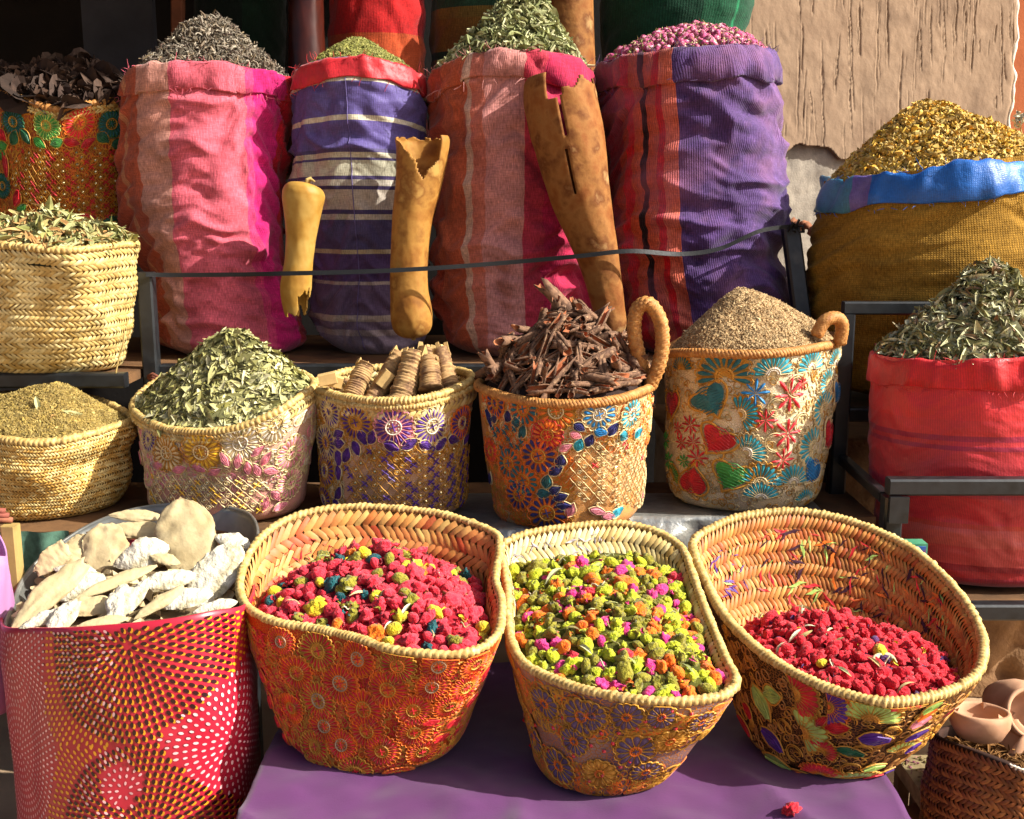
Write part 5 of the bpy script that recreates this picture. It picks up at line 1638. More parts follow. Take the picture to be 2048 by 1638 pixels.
def place_objs(name, meshes, p, nn, size, tilt, label, cat, group, sizej=.15, along=None, sink=0.0, aniso=None):
    R = rotmats(len(p), nn, tilt)
    out = []
    for i in range(len(p)):
        me = meshes[RNG.randint(len(meshes))]
        o = bpy.data.objects.new(name, me); COL.objects.link(o)
        s = size * math.exp(RNG.normal(0, sizej))
        sv = (s, s, s) if aniso is None else (s * aniso[0] * math.exp(RNG.normal(0, .12)), s * aniso[1], s * aniso[2])
        M = Matrix([list(R[i][0]) + [0], list(R[i][1]) + [0], list(R[i][2]) + [0], [0, 0, 0, 1]])
        o.matrix_world = Matrix.Translation(Vector(p[i] + nn[i] * sink)) @ M @ Matrix.Diagonal((sv[0], sv[1], sv[2], 1))
        tag(o, label, cat, group)
        out.append(o)
    return out
p, nn = dart(h3, 230, .0165, .05, .90)
place_objs('bark_curl', bark_me, p, nn, .058, .4, 'grey-brown curl of dried bark heaped in the orange flowered basket', 'bark curl', 'dried bark curls in the orange flowered basket', .2, sink=.006, aniso=(1.3, 1.1, 1.1))

# fourth: beige seeds
M4_rim = pts((1328, 708, 2.17), (1350, 706, 2.08), (1400, 706, 2.02), (1480, 709, 1.99), (1560, 706, 1.99), (1630, 696, 2.04), (1682, 682, 2.15), (1640, 668, 2.27), (1500, 660, 2.33), (1380, 676, 2.28))
SM4 = Loft(M4_rim, [P(1492, 1000, 2.13)[0], 2.15, MID_Z + .004], (.148, .115), .65, .005, 19)
m_l4 = lace('white_gold_lace', 'd8ccb2', 'c0ac7c', 'ccb592', 60, .3, .13)
r4 = basket('embroidered_basket', 'white basket with teal fans, red hearts and stars, heaped with beige seeds', SM4, m_l4, M_rope, None, .0085, 100, G_MID, rope_rim=True)
lace_rings(SM4, wall_of(r4), 900, .004, .009, [M_goldp, M_goldp, M_gold], t_rng=(.03, .95), seed=7)
for (x, y, r, a0, a1, mts) in ((1365, 740, 34, 0.1, 3.0, [M_teal, M_gold, M_gold]), (1448, 752, 58, -.4, 3.6, [M_teal, M_gold, M_gold]), (1545, 748, 48, .0, 3.2, [M_turq, M_goldp, M_white]), (1620, 738, 46, .0, 3.2, [M_turq, M_goldp, M_white]), (1668, 730, 40, .4, 3.0, [M_turq, M_goldp, M_white]), (1480, 830, 42, -1.2, 2.0, [M_turq, M_gold, M_goldp]), (1645, 820, 42, .6, 4.2, [M_turq, M_goldp, M_goldp]), (1625, 895, 44, .9, 4.4, [M_turq, M_goldp, M_goldp]), (1490, 905, 44, -.6, 2.2, [M_turq, M_goldp, M_white]), (1520, 965, 46, -.2, 3.0, [M_turq, M_gold, M_goldp]), (1585, 968, 44, 0.0, 3.0, [M_turq, M_goldp, M_white]), (1520, 998, 40, .2, 2.9, [M_turq, M_goldp, M_white]), (1655, 770, 36, 1.0, 4.4, [M_turq, M_goldp, M_goldp]), (1345, 950, 30, -.5, 1.6, [M_green, M_gold, M_gold]), (1605, 1000, 30, .2, 2.9, [M_turq, M_goldp, M_white])):
    k = pxm(SM4, x, y); put(flower(r * k, 11, full=(a0, a1), inner=.33, cross=False, pw=r * k * .085), SM4, r4, x, y, 'stitched_fan', mts)
for (x, y, r, m, rot, pa) in ((1348, 806, 30, M_redt, 0, False), (1418, 798, 38, M_teal, .5, True), (1435, 878, 36, M_redt, -.6, True), (1385, 962, 32, M_redt, 3.0, False), (1462, 950, 36, M_green, -.4, True), (1655, 870, 34, M_crim, -.9, True), (1622, 940, 32, M_blue, -.7, True), (1672, 785, 26, M_blue, -.7, True)):
    k = pxm(SM4, x, y); put(heart_decal(r * k, 0, 1, pa), SM4, r4, x, y, 'stitched_heart', [m, M_gold if x < 1480 else M_goldp], rot)
for (x, y, r, m) in ((1383, 850, 20, M_redt), (1358, 855, 14, M_redt), (1365, 885, 17, M_redt), (1388, 884, 15, M_redt), (1396, 915, 21, M_redt), (1578, 790, 34, M_crim), (1602, 768, 15, M_crim), (1530, 840, 24, M_crim), (1574, 866, 32, M_crim), (1510, 786, 26, M_blue), (1565, 920, 22, M_crim), (1340, 920, 20, M_green), (1370, 920, 15, M_green), (1335, 880, 18, M_green)):
    k = pxm(SM4, x, y); put(star(r * k * 1.15), SM4, r4, x, y, 'stitched_star', [m])
def ring(r, a0=0, a1=2 * PI):
    d = Decal(); d.strip([(r * math.cos(a0 + (a1 - a0) * i / 24), r * math.sin(a0 + (a1 - a0) * i / 24)) for i in range(24)], r * .06, 0, closed=(a1 - a0) > 6.2); 
    d.strip([(r * .8 * math.cos(a0 + (a1 - a0) * i / 24), r * .8 * math.sin(a0 + (a1 - a0) * i / 24)) for i in range(24)], r * .03, 0, closed=(a1 - a0) > 6.2); return d
for (x, y, r, m) in ((1590, 772, 24, M_goldp), (1552, 815, 20, M_goldp), (1600, 845, 22, M_goldp), (1548, 885, 20, M_goldp), (1396, 940, 22, M_gold), (1440, 820, 18, M_gold), (1500, 870, 18, M_goldp)):
    k = pxm(SM4, x, y); put(ring(r * k, .5, 5.2), SM4, r4, x, y, 'cord_scroll', [m])
rope(pts((1634, 668, 2.07), (1650, 642, 2.07), (1672, 636, 2.075), (1684, 650, 2.08), (1680, 684, 2.085)), M_rope, r4, .0115, 'handle', 4, 9)
M_bsc = simple('beige_seed_core', '8a6c42', .95, 200, .7, 400)
M_bs = simple('beige_seed', ['947650', 'b4966a', '7a5e3a', 'c8ae80', 'a48860'], .85, 60, 0)
h = Heap(inner_edge(SM4, .97), P(1488, 580, 2.16), .8, 37, .004, 18, .25)
heap_stuff('seed_heap', 'rounded heap of beige seeds in the white star basket', h, [grain_tpl(.5, .2), grain_tpl(.5, .3)], 16000, .0075, .8, [M_bsc, M_bs], .0005, .05)

# ================================================================== FRONT TABLE AND CLOTHS
def table_and_cloth():
    t = thing('low_table', 'low wooden table hidden under the purple cloth', 'table', (0.1, 1.6, 0))
    xa, xb = P(540, 1560, 1.55)[0] - .01, P(1772, 1552, 1.53)[0] - .01
    mb = MB(); mb.box((xa + .012, 1.30, TABLE_Z - .03), (xb - .012, 1.92, TABLE_Z - .004)); mb.build('table_top', M_wood, t)
    for x in (xa + .05, xb - .05):
        for y in (1.34, 1.88):
            mb = MB(); mb.bar((x, y, 0), (x, y, TABLE_Z - .031), .04); mb.build('leg', M_wood, t)
    # cloth: top sheet with soft wrinkles, hanging over front and right edge
    nx, ny = 120, 90
    U = np.linspace(-.10, 1.10, nx); V = np.linspace(-.22, 1.0, ny)
    UU, VV = np.meshgrid(U, V)
    X = xa + (xb - xa) * np.clip(UU, 0, 1); Y = 1.295 + (1.93 - 1.295) * np.clip(VV, 0, 1)
    Z = TABLE_Z + 0 * X
    Z += .017 * (1 - np.abs(fbm(UU * 5 + VV * 1.8, VV * 3 - UU * 2, 61, 3)) ** .7) * smooth(.8, .2, VV) + .0012 * fbm(UU * 30, VV * 20, 62, 2)
    Z += .010 * np.exp(-(((UU - .42) / .018) ** 2)) * smooth(.30, .12, VV)
    drop = np.maximum(-VV, 0) * .8
    Z -= drop; Y = Y - .02 * smooth(0, .04, -VV) - .012 * np.sin(UU * 40) * np.minimum(drop, .1) * 2
    sd = np.maximum(UU - 1, 0) * 1.2 + np.maximum(-UU, 0) * 1.2
    Z -= sd; X = X + .010 * smooth(0, .03, np.maximum(UU - 1, 0)) - .010 * smooth(0, .03, np.maximum(-UU, 0)) + .008 * np.sin(VV * 30) * np.minimum(np.maximum(UU - 1, 0), .1) * 5
    v = np.stack([X, Y, Z], -1).reshape(-1, 3)
    m = simple('purple_cloth', ['481d4a', '522454', '3e1842'], .6, 5, .3, 420, .001, island=False, spec=.35, sheen=.15)
    o = obj('tablecloth', v, grid_faces(nx, ny, False), m, None, None, True)
    tag(o, 'plain purple cloth spread under the three front baskets', 'tablecloth')
    # silver cloth over the middle shelf
    nx, ny = 130, 40
    U = np.linspace(0, 1, nx); V = np.linspace(0, 1, ny); UU, VV = np.meshgrid(U, V)
    x0, x1 = -.16, P(1688, 1000, 1.94)[0]
    X = x0 + (x1 - x0) * UU
    L = VV * .40
    yf = 1.93 + .095 * smooth(.42, .50, UU); Lf = 2.20 - yf
    Y = np.where(L < Lf, 2.20 - L, yf - .012 * smooth(0, .04, L - Lf))
    Z = np.where(L < Lf, MID_Z - .001, MID_Z - .001 - (L - Lf))
    Z = Z + (.004 * fbm(UU * 9, VV * 3, 71, 2) + .007 * (1 - np.abs(fbm(UU * 22, VV * 5, 75, 2)))) * smooth(.35, .7, VV)
    Y = Y - (.014 * np.sin(UU * 46 + 2 * vnoise(UU * 6, VV, 3)) + .020 * fbm(UU * 14, VV * 4, 73, 3)) * smooth(.0, .05, L - Lf)
    v = np.stack([X, Y, Z], -1).reshape(-1, 3)
    m = simple('silver_plastic_cloth', ['7a7c78', 'a8a8a0', '8a8a86'], .3, 12, .7, 40, .006, island=False, spec=.6, metal=.6)
    o = obj('shelf_cloth', v, grid_faces(nx, ny, False), m, None, None, True)
    tag(o, 'crumpled silver-grey cloth draped over the middle shelf edge', 'cloth')
    # green hem
    hp = v.reshape(ny, nx, 3)[-1]
    mb = MB(); mb.tube(hp, .003, 5); mb.build('green_hem', simple('green_binding', '1c6a4a', .6, 30, .2), o, True)
table_and_cloth()

# ================================================================== FRONT BASKETS
def rimY(pxs, yf, yb, cyx=None):
    """depth for rim points: front and back depths blended by photo height"""
    ys = [p[1] for p in pxs]; a, b = min(ys), max(ys)
    out = []
    for x, y in pxs:
        k = (y - a) / (b - a)
        out.append(P(x, y, yb + (yf - yb) * k))
    return out

f1 = [(476, 1192), (500, 1226), (555, 1250), (622, 1260), (705, 1279), (773, 1302), (837, 1312), (913, 1315), (970, 1300), (1003, 1265), (1008, 1207), (996, 1160), (1004, 1095), (985, 1065), (894, 1033), (818, 1022), (724, 1016), (629, 1025), (553, 1052), (504, 1096), (480, 1145)]
F1_rim = rimY(f1, 1.47, 1.88)
SF1 = Loft(F1_rim, [P(748, 1540, 1.60)[0], 1.62, TABLE_Z + .004], (.125, .11), .72, .004, 41)
m_f1 = lace('orange_gold_lace', '9a3a18', 'b8661c', 'a82414', 60, .4, .15)
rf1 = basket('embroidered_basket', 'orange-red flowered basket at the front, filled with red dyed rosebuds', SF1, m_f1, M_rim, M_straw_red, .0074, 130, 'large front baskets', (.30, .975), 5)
M_dust = simple('dull_tan_thread', 'a48c70', .7, 60, .3, 300, .0006)
lace_rings(SF1, wall_of(rf1), 1500, .0045, .010, [M_orange, M_gold, M_redt, M_gold, M_crim], seed=9)
for (x, y, r, mts) in ((562, 1282, 30, [M_crim, M_orange, M_dust]), (637, 1300, 40, [M_redt, M_gold, M_gold]), (716, 1318, 38, [M_redt, M_orange, M_dust]), (798, 1330, 38, [M_redt, M_gold, M_orange]), (880, 1332, 38, [M_redt, M_orange, M_dust]), (950, 1325, 32, [M_redt, M_orange, M_gold]), (595, 1345, 38, [M_redt, M_orange, M_gold]), (682, 1365, 42, [M_redt, M_orange, M_dust]), (775, 1378, 42, [M_redt, M_orange, M_gold]), (862, 1372, 34, [M_redt, M_orange, M_dust]), (930, 1372, 34, [M_crim, M_orange, M_gold]), (640, 1400, 40, [M_redt, M_gold, M_dust]), (730, 1418, 42, [M_redt, M_orange, M_gold]), (825, 1418, 36, [M_crim, M_orange, M_gold]), (900, 1410, 32, [M_crim, M_orange, M_gold]), (585, 1415, 30, [M_crim, M_orange, M_gold]), (650, 1452, 34, [M_redt, M_orange, M_dust]), (735, 1460, 38, [M_redt, M_orange, M_gold]), (830, 1462, 36, [M_redt, M_orange, M_gold]), (632, 1492, 34, [M_redt, M_gold, M_gold]), (685, 1490, 32, [M_crim, M_orange, M_dust]), (765, 1500, 36, [M_crim, M_orange, M_gold]), (845, 1500, 32, [M_crim, M_orange, M_gold]), (640, 1525, 30, [M_redt, M_gold, M_gold]), (712, 1538, 34, [M_redt, M_gold, M_gold]), (795, 1538, 30, [M_crim, M_orange, M_gold])):
    k = pxm(SF1, x, y); put(flower(r * k, 22), SF1, rf1, x, y, 'stitched_flower', mts)
for (x, y, a) in ((545, 1400, 1.3), (560, 1440, 1.2), (575, 1475, 1.2), (530, 1350, 1.3), (940, 1395, .8), (905, 1440, .6), (965, 1345, 1.2), (880, 1470, .5), (860, 1440, .2)):
    k = pxm(SF1, x, y); put(leaf_decal(36 * k, 9 * k, 0, 1), SF1, rf1, x, y, 'stitched_leaf', [M_crim, M_orange], a)

f2 = [(998, 1103), (1005, 1150), (1011, 1190), (1011, 1236), (1018, 1288), (1046, 1333), (1116, 1368), (1194, 1391), (1291, 1407), (1388, 1408), (1456, 1394), (1477, 1366), (1457, 1323), (1436, 1273), (1410, 1210), (1388, 1148), (1366, 1100), (1311, 1066), (1233, 1051), (1135, 1058), (1057, 1070), (1014, 1086)]
F2_rim = rimY(f2, 1.40, 1.87)
SF2 = Loft(F2_rim, [P(1200, 1570, 1.52)[0], 1.53, TABLE_Z + .004], (.090, .08), .70, .006, 43)
m_f2 = lace('brown_violet_lace', 'a08068', 'b8701c', '6a5460', 34, .4, .10)
rf2 = basket('embroidered_basket', 'brown and gold flowered basket at the front, filled with lime green rosebuds', SF2, m_f2, M_rim, M_straw, .0076, 140, 'large front baskets', (.40, .975), 4)
lace_rings(SF2, wall_of(rf2), 420, .005, .012, [M_gold, M_orange, M_gold], t_rng=(.55, .93), seed=10)
lace_rings(SF2, wall_of(rf2), 300, .005, .012, [M_gold, M_orange], t_rng=(.03, .3), seed=12)
M_mauve = simple('mauve_thread', '5c4a66', .5, 60, .3, 300, .0006)
for (x, y, r) in ((1040, 1375, 30), (1090, 1405, 34), (1165, 1432, 42), (1185, 1430, 34), (1255, 1432, 36), (1320, 1432, 30), (1070, 1470, 34), (1150, 1480, 30), (1270, 1500, 42), (1340, 1480, 34), (1120, 1530, 36), (1200, 1545, 34), (1290, 1540, 30), (1060, 1430, 26), (1400, 1440, 28)):
    k = pxm(SF2, x, y); put(flower(r * k, 13, inner=.3, pw=.0045), SF2, rf2, x, y, 'stitched_flower', [M_mauve if (x + y) % 3 else M_gold, M_gold, M_orange])
for (x, y) in ((1110, 1455), (1130, 1475), (1185, 1490), (1205, 1465), (1225, 1485), (1240, 1465), (1275, 1455), (1310, 1450), (1330, 1432), (1345, 1420), (1210, 1500), (1180, 1560), (1205, 1548), (1240, 1530), (1060, 1490), (1075, 1450), (1050, 1440), (1300, 1475), (1380, 1425), (1350, 1455), (1150, 1510), (1100, 1500), (1260, 1520), (1130, 1435), (1290, 1440)):
    k = pxm(SF2, x, y); d = Decal(); d.disc(0, 0, 4.5 * k, 0, .001, .003, 8); put(d, SF2, rf2, x, y, 'sequin', [M_redseq])

f3 = [(1384, 1085), (1420, 1060), (1480, 1037), (1581, 1026), (1661, 1036), (1741, 1060), (1822, 1100), (1882, 1149), (1934, 1209), (1966, 1269), (1971, 1318), (1954, 1359), (1902, 1389), (1842, 1405), (1782, 1412), (1721, 1402), (1641, 1377), (1561, 1336), (1500, 1292), (1440, 1228), (1402, 1155), (1385, 1115)]
F3_rim = rimY(f3, 1.43, 1.90)
SF3 = Loft(F3_rim, [P(1648, 1545, 1.58)[0], 1.60, TABLE_Z + .004], (.105, .095), .66, .004, 47)
m_f3 = lace('dark_gold_lace', '1e1410', '8a5a24', '2e2014', 44, .5, .12)
rf3 = basket('embroidered_basket', 'wide dark basket with red, green and purple stitching, holding crimson rosebuds', SF3, m_f3, M_rim, M_straw_dye_shade, .0086, 150, 'large front baskets', (.10, .975), 7)
lace_rings(SF3, wall_of(rf3), 520, .004, .009, [M_rope, M_gold, M_rope], seed=11)
for (x, y, r, a0, a1, mts) in ((1588, 1385, 58, -1.2, 1.9, [M_redt, M_gold, M_gold]), (1655, 1412, 46, -1.5, 1.7, [M_purp, M_orange, M_gold]), (1738, 1440, 62, .0, 3.1, [M_lgreen, M_gold, M_gold]), (1605, 1462, 54, -1.3, 2.0, [M_lgreen, M_gold, M_gold]), (1640, 1545, 40, .1, 3.0, [M_crim, M_orange, M_gold]), (1700, 1568, 50, .1, 3.0, [M_lgreen, M_gold, M_gold]), (1640, 1500, 34, -.6, 2.4, [M_redt, M_gold, M_gold]), (1810, 1420, 46, .2, 3.0, [M_crim, M_gold, M_gold]), (1795, 1500, 40, -.2, 2.8, [M_lgreen, M_gold, M_gold])):
    k = pxm(SF3, x, y); put(flower(r * k, 12, full=(a0, a1), inner=.28, cross=False, pw=.0055), SF3, rf3, x, y, 'stitched_fan', mts)
for (x, y, L, w, a, m) in ((1525, 1405, 70, 22, -1.0, M_lgreen), (1545, 1390, 50, 18, .3, M_lgreen), (1672, 1452, 52, 17, .3, M_redt), (1750, 1475, 64, 20, .1, M_purp), (1548, 1480, 60, 18, -.6, M_purp), (1560, 1535, 66, 24, -.5, M_lgreen), (1500, 1420, 34, 10, -1.0, M_redt), (1495, 1450, 50, 10, -1.0, M_redt), (1700, 1500, 60, 12, -.1, M_dgreen), (1745, 1530, 50, 9, .2, M_lgreen), (1745, 1552, 44, 14, .3, M_crim), (1770, 1545, 38, 12, .8, M_purp), (1838, 1440, 50, 12, .5, M_pink), (1830, 1465, 54, 11, .6, M_purp), (1850, 1425, 50, 8, .6, M_orange), (1860, 1410, 50, 9, .7, M_lgreen), (1820, 1490, 40, 10, .7, M_purp), (1645, 1440, 40, 10, 1.0, M_redt), (1600, 1540, 40, 10, .2, M_orange)):
    k = pxm(SF3, x, y); put(leaf_decal(L * k, w * k, 0, 1), SF3, rf3, x, y, 'stitched_leaf', [m, M_gold], a)
for (x, y, r) in ((1690, 1440, 22), (1720, 1500, 20), (1630, 1430, 16), (1780, 1460, 16), (1570, 1450, 16), (1700, 1535, 18), (1590, 1505, 18)):
    k = pxm(SF3, x, y); put(ring(r * k, 0, 5.0), SF3, rf3, x, y, 'cord_scroll', [M_gold])
# thread ends, dye smudges and petals clinging inside the wide basket
rs = np.random.RandomState(77)
def inside_flecks(S, root, n, th_rng, t_rng, L, mats, seed, name='thread_end'):
    rs = np.random.RandomState(seed); d = Decal(); th0, t0 = PI / 2, .6
    vs = []; fs = []; mi = []; c = 0
    for k in range(n):
        th = rs.uniform(*th_rng); t = rs.uniform(*t_rng); a = rs.uniform(0, PI); l = L * rs.uniform(.4, 1.5); w = l * rs.uniform(.06, .18)
        ru, rt = S.scale(th, t); m = rs.randint(len(mats))
        for sgn in range(1):
            q = [(-l, 0), (-l * .3, w + l * .1), (l * .3, w), (l, l * .2), (l * .3, -w), (-l * .3, -w + l * .1)]
            uu = np.array([(x * math.cos(a) - y * math.sin(a), x * math.sin(a) + y * math.cos(a)) for x, y in q])
            p = S.ev(th + uu[:, 0] / ru, np.clip(t + uu[:, 1] / rt, 0, .98), np.full(6, -.0135) - .002 * rs.rand(6))
            vs.append(p); fs.append(tuple(range(c + 5, c - 1, -1))); mi.append(m); c += 6
    o = obj(name, np.concatenate(vs), fs, mats, root, mi, False); o['kind'] = 'stuff'
M_plum = simple('dark_plum_dye', '3a1424', .8, 40, .2)
inside_flecks(SF3, rf3, 190, (.02 * PI, .62 * PI), (.35, .9), .013, [M_orange, M_redt, M_plum, M_lgreen, M_crim, M_orange, M_plum], 5)
inside_flecks(SF3, rf3, 34, (.66 * PI, .80 * PI), (.62, .88), .010, [M_purp, M_purp, M_lgreen], 6)
inside_flecks(SF3, rf3, 24, (.84 * PI, 1.0 * PI), (.45, .85), .012, [M_orange, M_crim, M_lgreen], 8)
inside_flecks(SF1, rf1, 70, (.55 * PI, 1.0 * PI), (.55, .88), .008, [M_crim, M_crim, M_redt], 9, 'dye_smear')
M_lint = simple('grey_lint', 'a8a0a0', .9, 60, .2)
inside_flecks(SF2, rf2, 90, (.45 * PI, .95 * PI), (.80, .95), .008, [M_lint], 10, 'lint')

# ---------------- dyed rosebuds
def bud_mesh(seed, crumple):
    import bmesh
    bm = bmesh.new(); bmesh.ops.create_icosphere(bm, subdivisions=3, radius=.5)
    rs = np.random.RandomState(seed)
    co = np.array([v.co[:] for v in bm.verts])
    d = co / np.linalg.norm(co, axis=1, keepdims=True)
    o = rs.uniform(-20, 20, 3)
    ang = np.arctan2(d[:, 1], d[:, 0])
    if crumple:
        n = np.zeros(len(d))
        for k in range(3):
            f = 1.9 * 2.0 ** k
            n += (np.abs(vnoise(d[:, 0] * f + o[0] + d[:, 2] * f * .6, d[:, 1] * f + o[1] - d[:, 2] * f * .5, seed * 7 + k)) - .40) * .62 / 1.75 ** k
        n -= .40 * np.maximum(0, d[:, 2] - .5)           # sunken crown
        r = 1 + n
        sc = np.array([1.22, .98, .86])
    else:
        r = 1 + .09 * vnoise(d[:, 0] * 2 + o[0], d[:, 1] * 2 + d[:, 2] * 1.5, seed) + .10 * np.maximum(0, d[:, 0]) ** 6 + .05 * np.abs(np.sin(ang * 2.5))
        sc = np.array([1.08, .86, .84])
    co = d * r[:, None] * .5 * sc
    for v, c in zip(bm.verts, co): v.co = c
    me = bpy.data.meshes.new('dyed_rosebud'); bm.to_mesh(me); bm.free()
    me.polygons.foreach_set('use_smooth', np.full(len(me.polygons), True))
    return me

FAR = {}
def bud_set(color_name, col, n_c=3, n_r=2):
    m = simple(color_name, col, .85, 2.6, 1.0, 5, .006, island=False, spec=.15, sheen=.15)
    FAR[m] = simple(color_name + '_heap', col, .85, 120, 1.0, 240, .006, island=False, spec=.15, sheen=.15)
    out = []
    for k in range(n_c + n_r):
        me = bud_mesh(abs(hash(color_name)) % 97 * 0 + len(color_name) * 13 + k * 5, k < n_c); me.materials.append(m); out.append(me)
    return out
B_red = bud_set('red_dye', ['a80c1e', 'cc2436', 'd83a48', 'b81428'])
B_crim = bud_set('crimson_dye', ['a80818', 'c41626', 'd02834', '94060f'])
B_lime = bud_set('lime_dye', ['7c8408', 'a0a818', 'b8b828', '687008'])
B_olive = bud_set('olive_dye', ['6a6414', '8c8428', '544e10'])
B_or = bud_set('orange_dye', ['d85a0c', 'e87818', 'c84408'], 2, 1)
B_pk = bud_set('pink_dye', ['c81a64', 'd83c80', 'b00e50'], 2, 1)
B_yel = bud_set('yellow_dye', ['b8a018', 'd0b828', 'a08a14'], 2, 1)
B_tl = bud_set('dark_teal_dye', ['0c3c40', '145458', '082a2e'], 2, 1)
B_vi = bud_set('violet_dye', ['4a2450', '5c3464'], 1, 1)

def bud_heap(S, tf, tb, peak, mix, n, size, where, group, seed, front=.3, core='7a0c18', pw=1.2, dmin=None):
    edge = inner_edge(S, lambda th: tf + (tb - tf) * (1 + np.sin(th)) / 2, .014, 90)
    h = Heap(edge, np.array(peak), pw, seed, .004, 14, .3)
    v, f = h.mesh('x', None)
    core_o = obj('petal_dust', v, f, simple('petal_dust_' + core, core, .95, 90, .8, 200, .004), None, None, True)
    tag(core_o, 'loose petal crumbs under the rosebuds in ' + where[0], 'petal crumbs', None, 'stuff')
    p, nn = dart(h, n, dmin or size * .74, front, .97, .5, 14)
    # nearest ones are single objects, the far small ones still too (under the limit)
    tot = sum(w for _, w, _ in mix); ch = RNG.rand(len(p)) * tot
    R = rotmats(len(p), nn, .9)
    for i in range(len(p)):
        acc = 0
        for meshes, w, cname in mix:
            acc += w
            if ch[i] <= acc: break
        me = meshes[RNG.randint(len(meshes))]
        s = size * math.exp(RNG.normal(0, .17))
        sv = (s * RNG.uniform(.9, 1.25), s * RNG.uniform(.8, 1.05), s)
        M = Matrix([list(R[i][0]) + [0], list(R[i][1]) + [0], list(R[i][2]) + [0], [0, 0, 0, 1]])
        W = Matrix.Translation(Vector(p[i] + nn[i] * (.10 * size + RNG.uniform(-.30, .25) * size))) @ M @ Matrix.Diagonal((*sv, 1))
        BUDS.append((project(np.array(W.translation))[1] - s * 4, W, me, cname, where, group))
    # torn petals between the buds
    for meshes, w, cname in mix[:4]:
        q_, n_ = h.sample(max(20, int(230 * w)), front, .96)
        vv, ff = scatter('x', [leaf_tpl(.85, .5, .5, 5, .8), leaf_tpl(.7, .8, -.6, 5, -1.2), leaf_tpl(.5, .9, .9, 5, 2.0)], q_ + n_ * size * .32, n_, size * .45, .8, None)
        o = obj('torn_petals', vv, ff, FAR[meshes[0].materials[0]], None, None, True)
        tag(o, f'torn {cname} petals strewn over ' + where[0], 'petals', None, 'stuff')
    # bits of stalk and pale leaf
    p, nn = h.sample(26, front, .9)
    vv, ff = scatter('x', [curl_tpl(.7, .03, .9, 7, .12), leaf_tpl(.18, .3, .3, 6, .4)], p + nn * size * .45, nn, .03, .35, None)
    o = obj('stalk_bits', vv, ff, simple('pale_stalk', ['b8a878', '9a8858', '8a9458', 'c8c0a0'], .8, 60, 0), None, None, False)
    tag(o, 'pale dry stalks and leaves strewn over the rosebuds in ' + where[0], 'stalks', None, 'stuff')
    return h
BUDS = []
hb1 = bud_heap(SF1, .90, .60, P(765, 1098, 1.75), [(B_red, .74, 'red'), (B_yel, .08, 'yellow'), (B_olive, .09, 'olive'), (B_tl, .06, 'dark teal'), (B_or, .03, 'orange')], 600, .0225, ('the orange-red basket', 'the orange-red flowered basket'), 'rosebuds in the orange-red basket', 5, core='8a1020', pw=.7)
hb2 = bud_heap(SF2, .93, .84, P(1215, 1200, 1.64), [(B_lime, .40, 'lime green'), (B_olive, .28, 'olive'), (B_or, .16, 'orange'), (B_pk, .14, 'pink'), (B_red, .02, 'red')], 640, .0215, ('the brown and gold basket', 'the brown and gold basket'), 'rosebuds in the brown and gold basket', 6, core='4a4a10', pw=.8)
hb3 = bud_heap(SF3, .88, .30, P(1640, 1235, 1.68), [(B_crim, .965, 'crimson'), (B_vi, .015, 'violet'), (B_yel, .02, 'pale yellow')], 640, .0200, ('the wide dark basket', 'the wide dark basket'), 'rosebuds in the wide dark basket', 7, core='8a0c18', pw=.7)
BUDS.sort(key=lambda q: q[0])
for (dist, W, me, cname, where, group) in BUDS[:292]:
    o = bpy.data.objects.new('dyed_rosebud', me); COL.objects.link(o); o.matrix_world = W
    tag(o, f'{cname} dyed rosebud among those in {where[1]}', 'rosebud', cname + ' ' + group)
for grp in sorted(set(q[5] for q in BUDS)):
    vs = []; fs = []; mi = []; mats = []; c = 0
    for (dist, W, me, cname, where, group) in BUDS[292:]:
        if group != grp: continue
        co = np.zeros(len(me.vertices) * 3); me.vertices.foreach_get('co', co); co = co.reshape(-1, 3)
        A = np.array(W); vs.append(co @ A[:3, :3].T + A[:3, 3])
        fi = np.zeros(len(me.polygons) * 3, int); me.polygons.foreach_get('vertices', fi); fs.append(fi.reshape(-1, 3) + c); c += len(co)
        m = FAR[me.materials[0]]
        if m not in mats: mats.append(m)
        mi += [mats.index(m)] * len(me.polygons); wh = where
    o = obj('rosebud_heap', np.concatenate(vs), np.concatenate(fs), mats, None, mi, True)
    tag(o, 'farther dyed rosebuds heaped together in ' + wh[0], 'rosebuds', None, 'stuff')
# pale curl lying on the crimson buds
mb = MB(); mb.tube(catmull(pts((1752, 1338, 1.53), (1748, 1318, 1.54), (1762, 1310, 1.55), (1780, 1312, 1.55), (1790, 1326, 1.54)), 24, False), .004, 7)
o = mb.build('dried_curl', simple('cream_curl', 'c8bc90', .8, 80, .4), None, True); tag(o, 'small cream curl lying on the crimson rosebuds', 'curl')
# one bud fallen on the cloth
o = bpy.data.objects.new('dyed_rosebud', B_crim[0]); COL.objects.link(o)
o.location = tuple(P(1586, 1606, 1.40)); o.location.z = TABLE_Z + .014; o.scale = (.026, .020, .032); o.rotation_euler = (.4, .3, .5)
tag(o, 'single crimson rosebud fallen on the purple cloth at the front', 'rosebud')

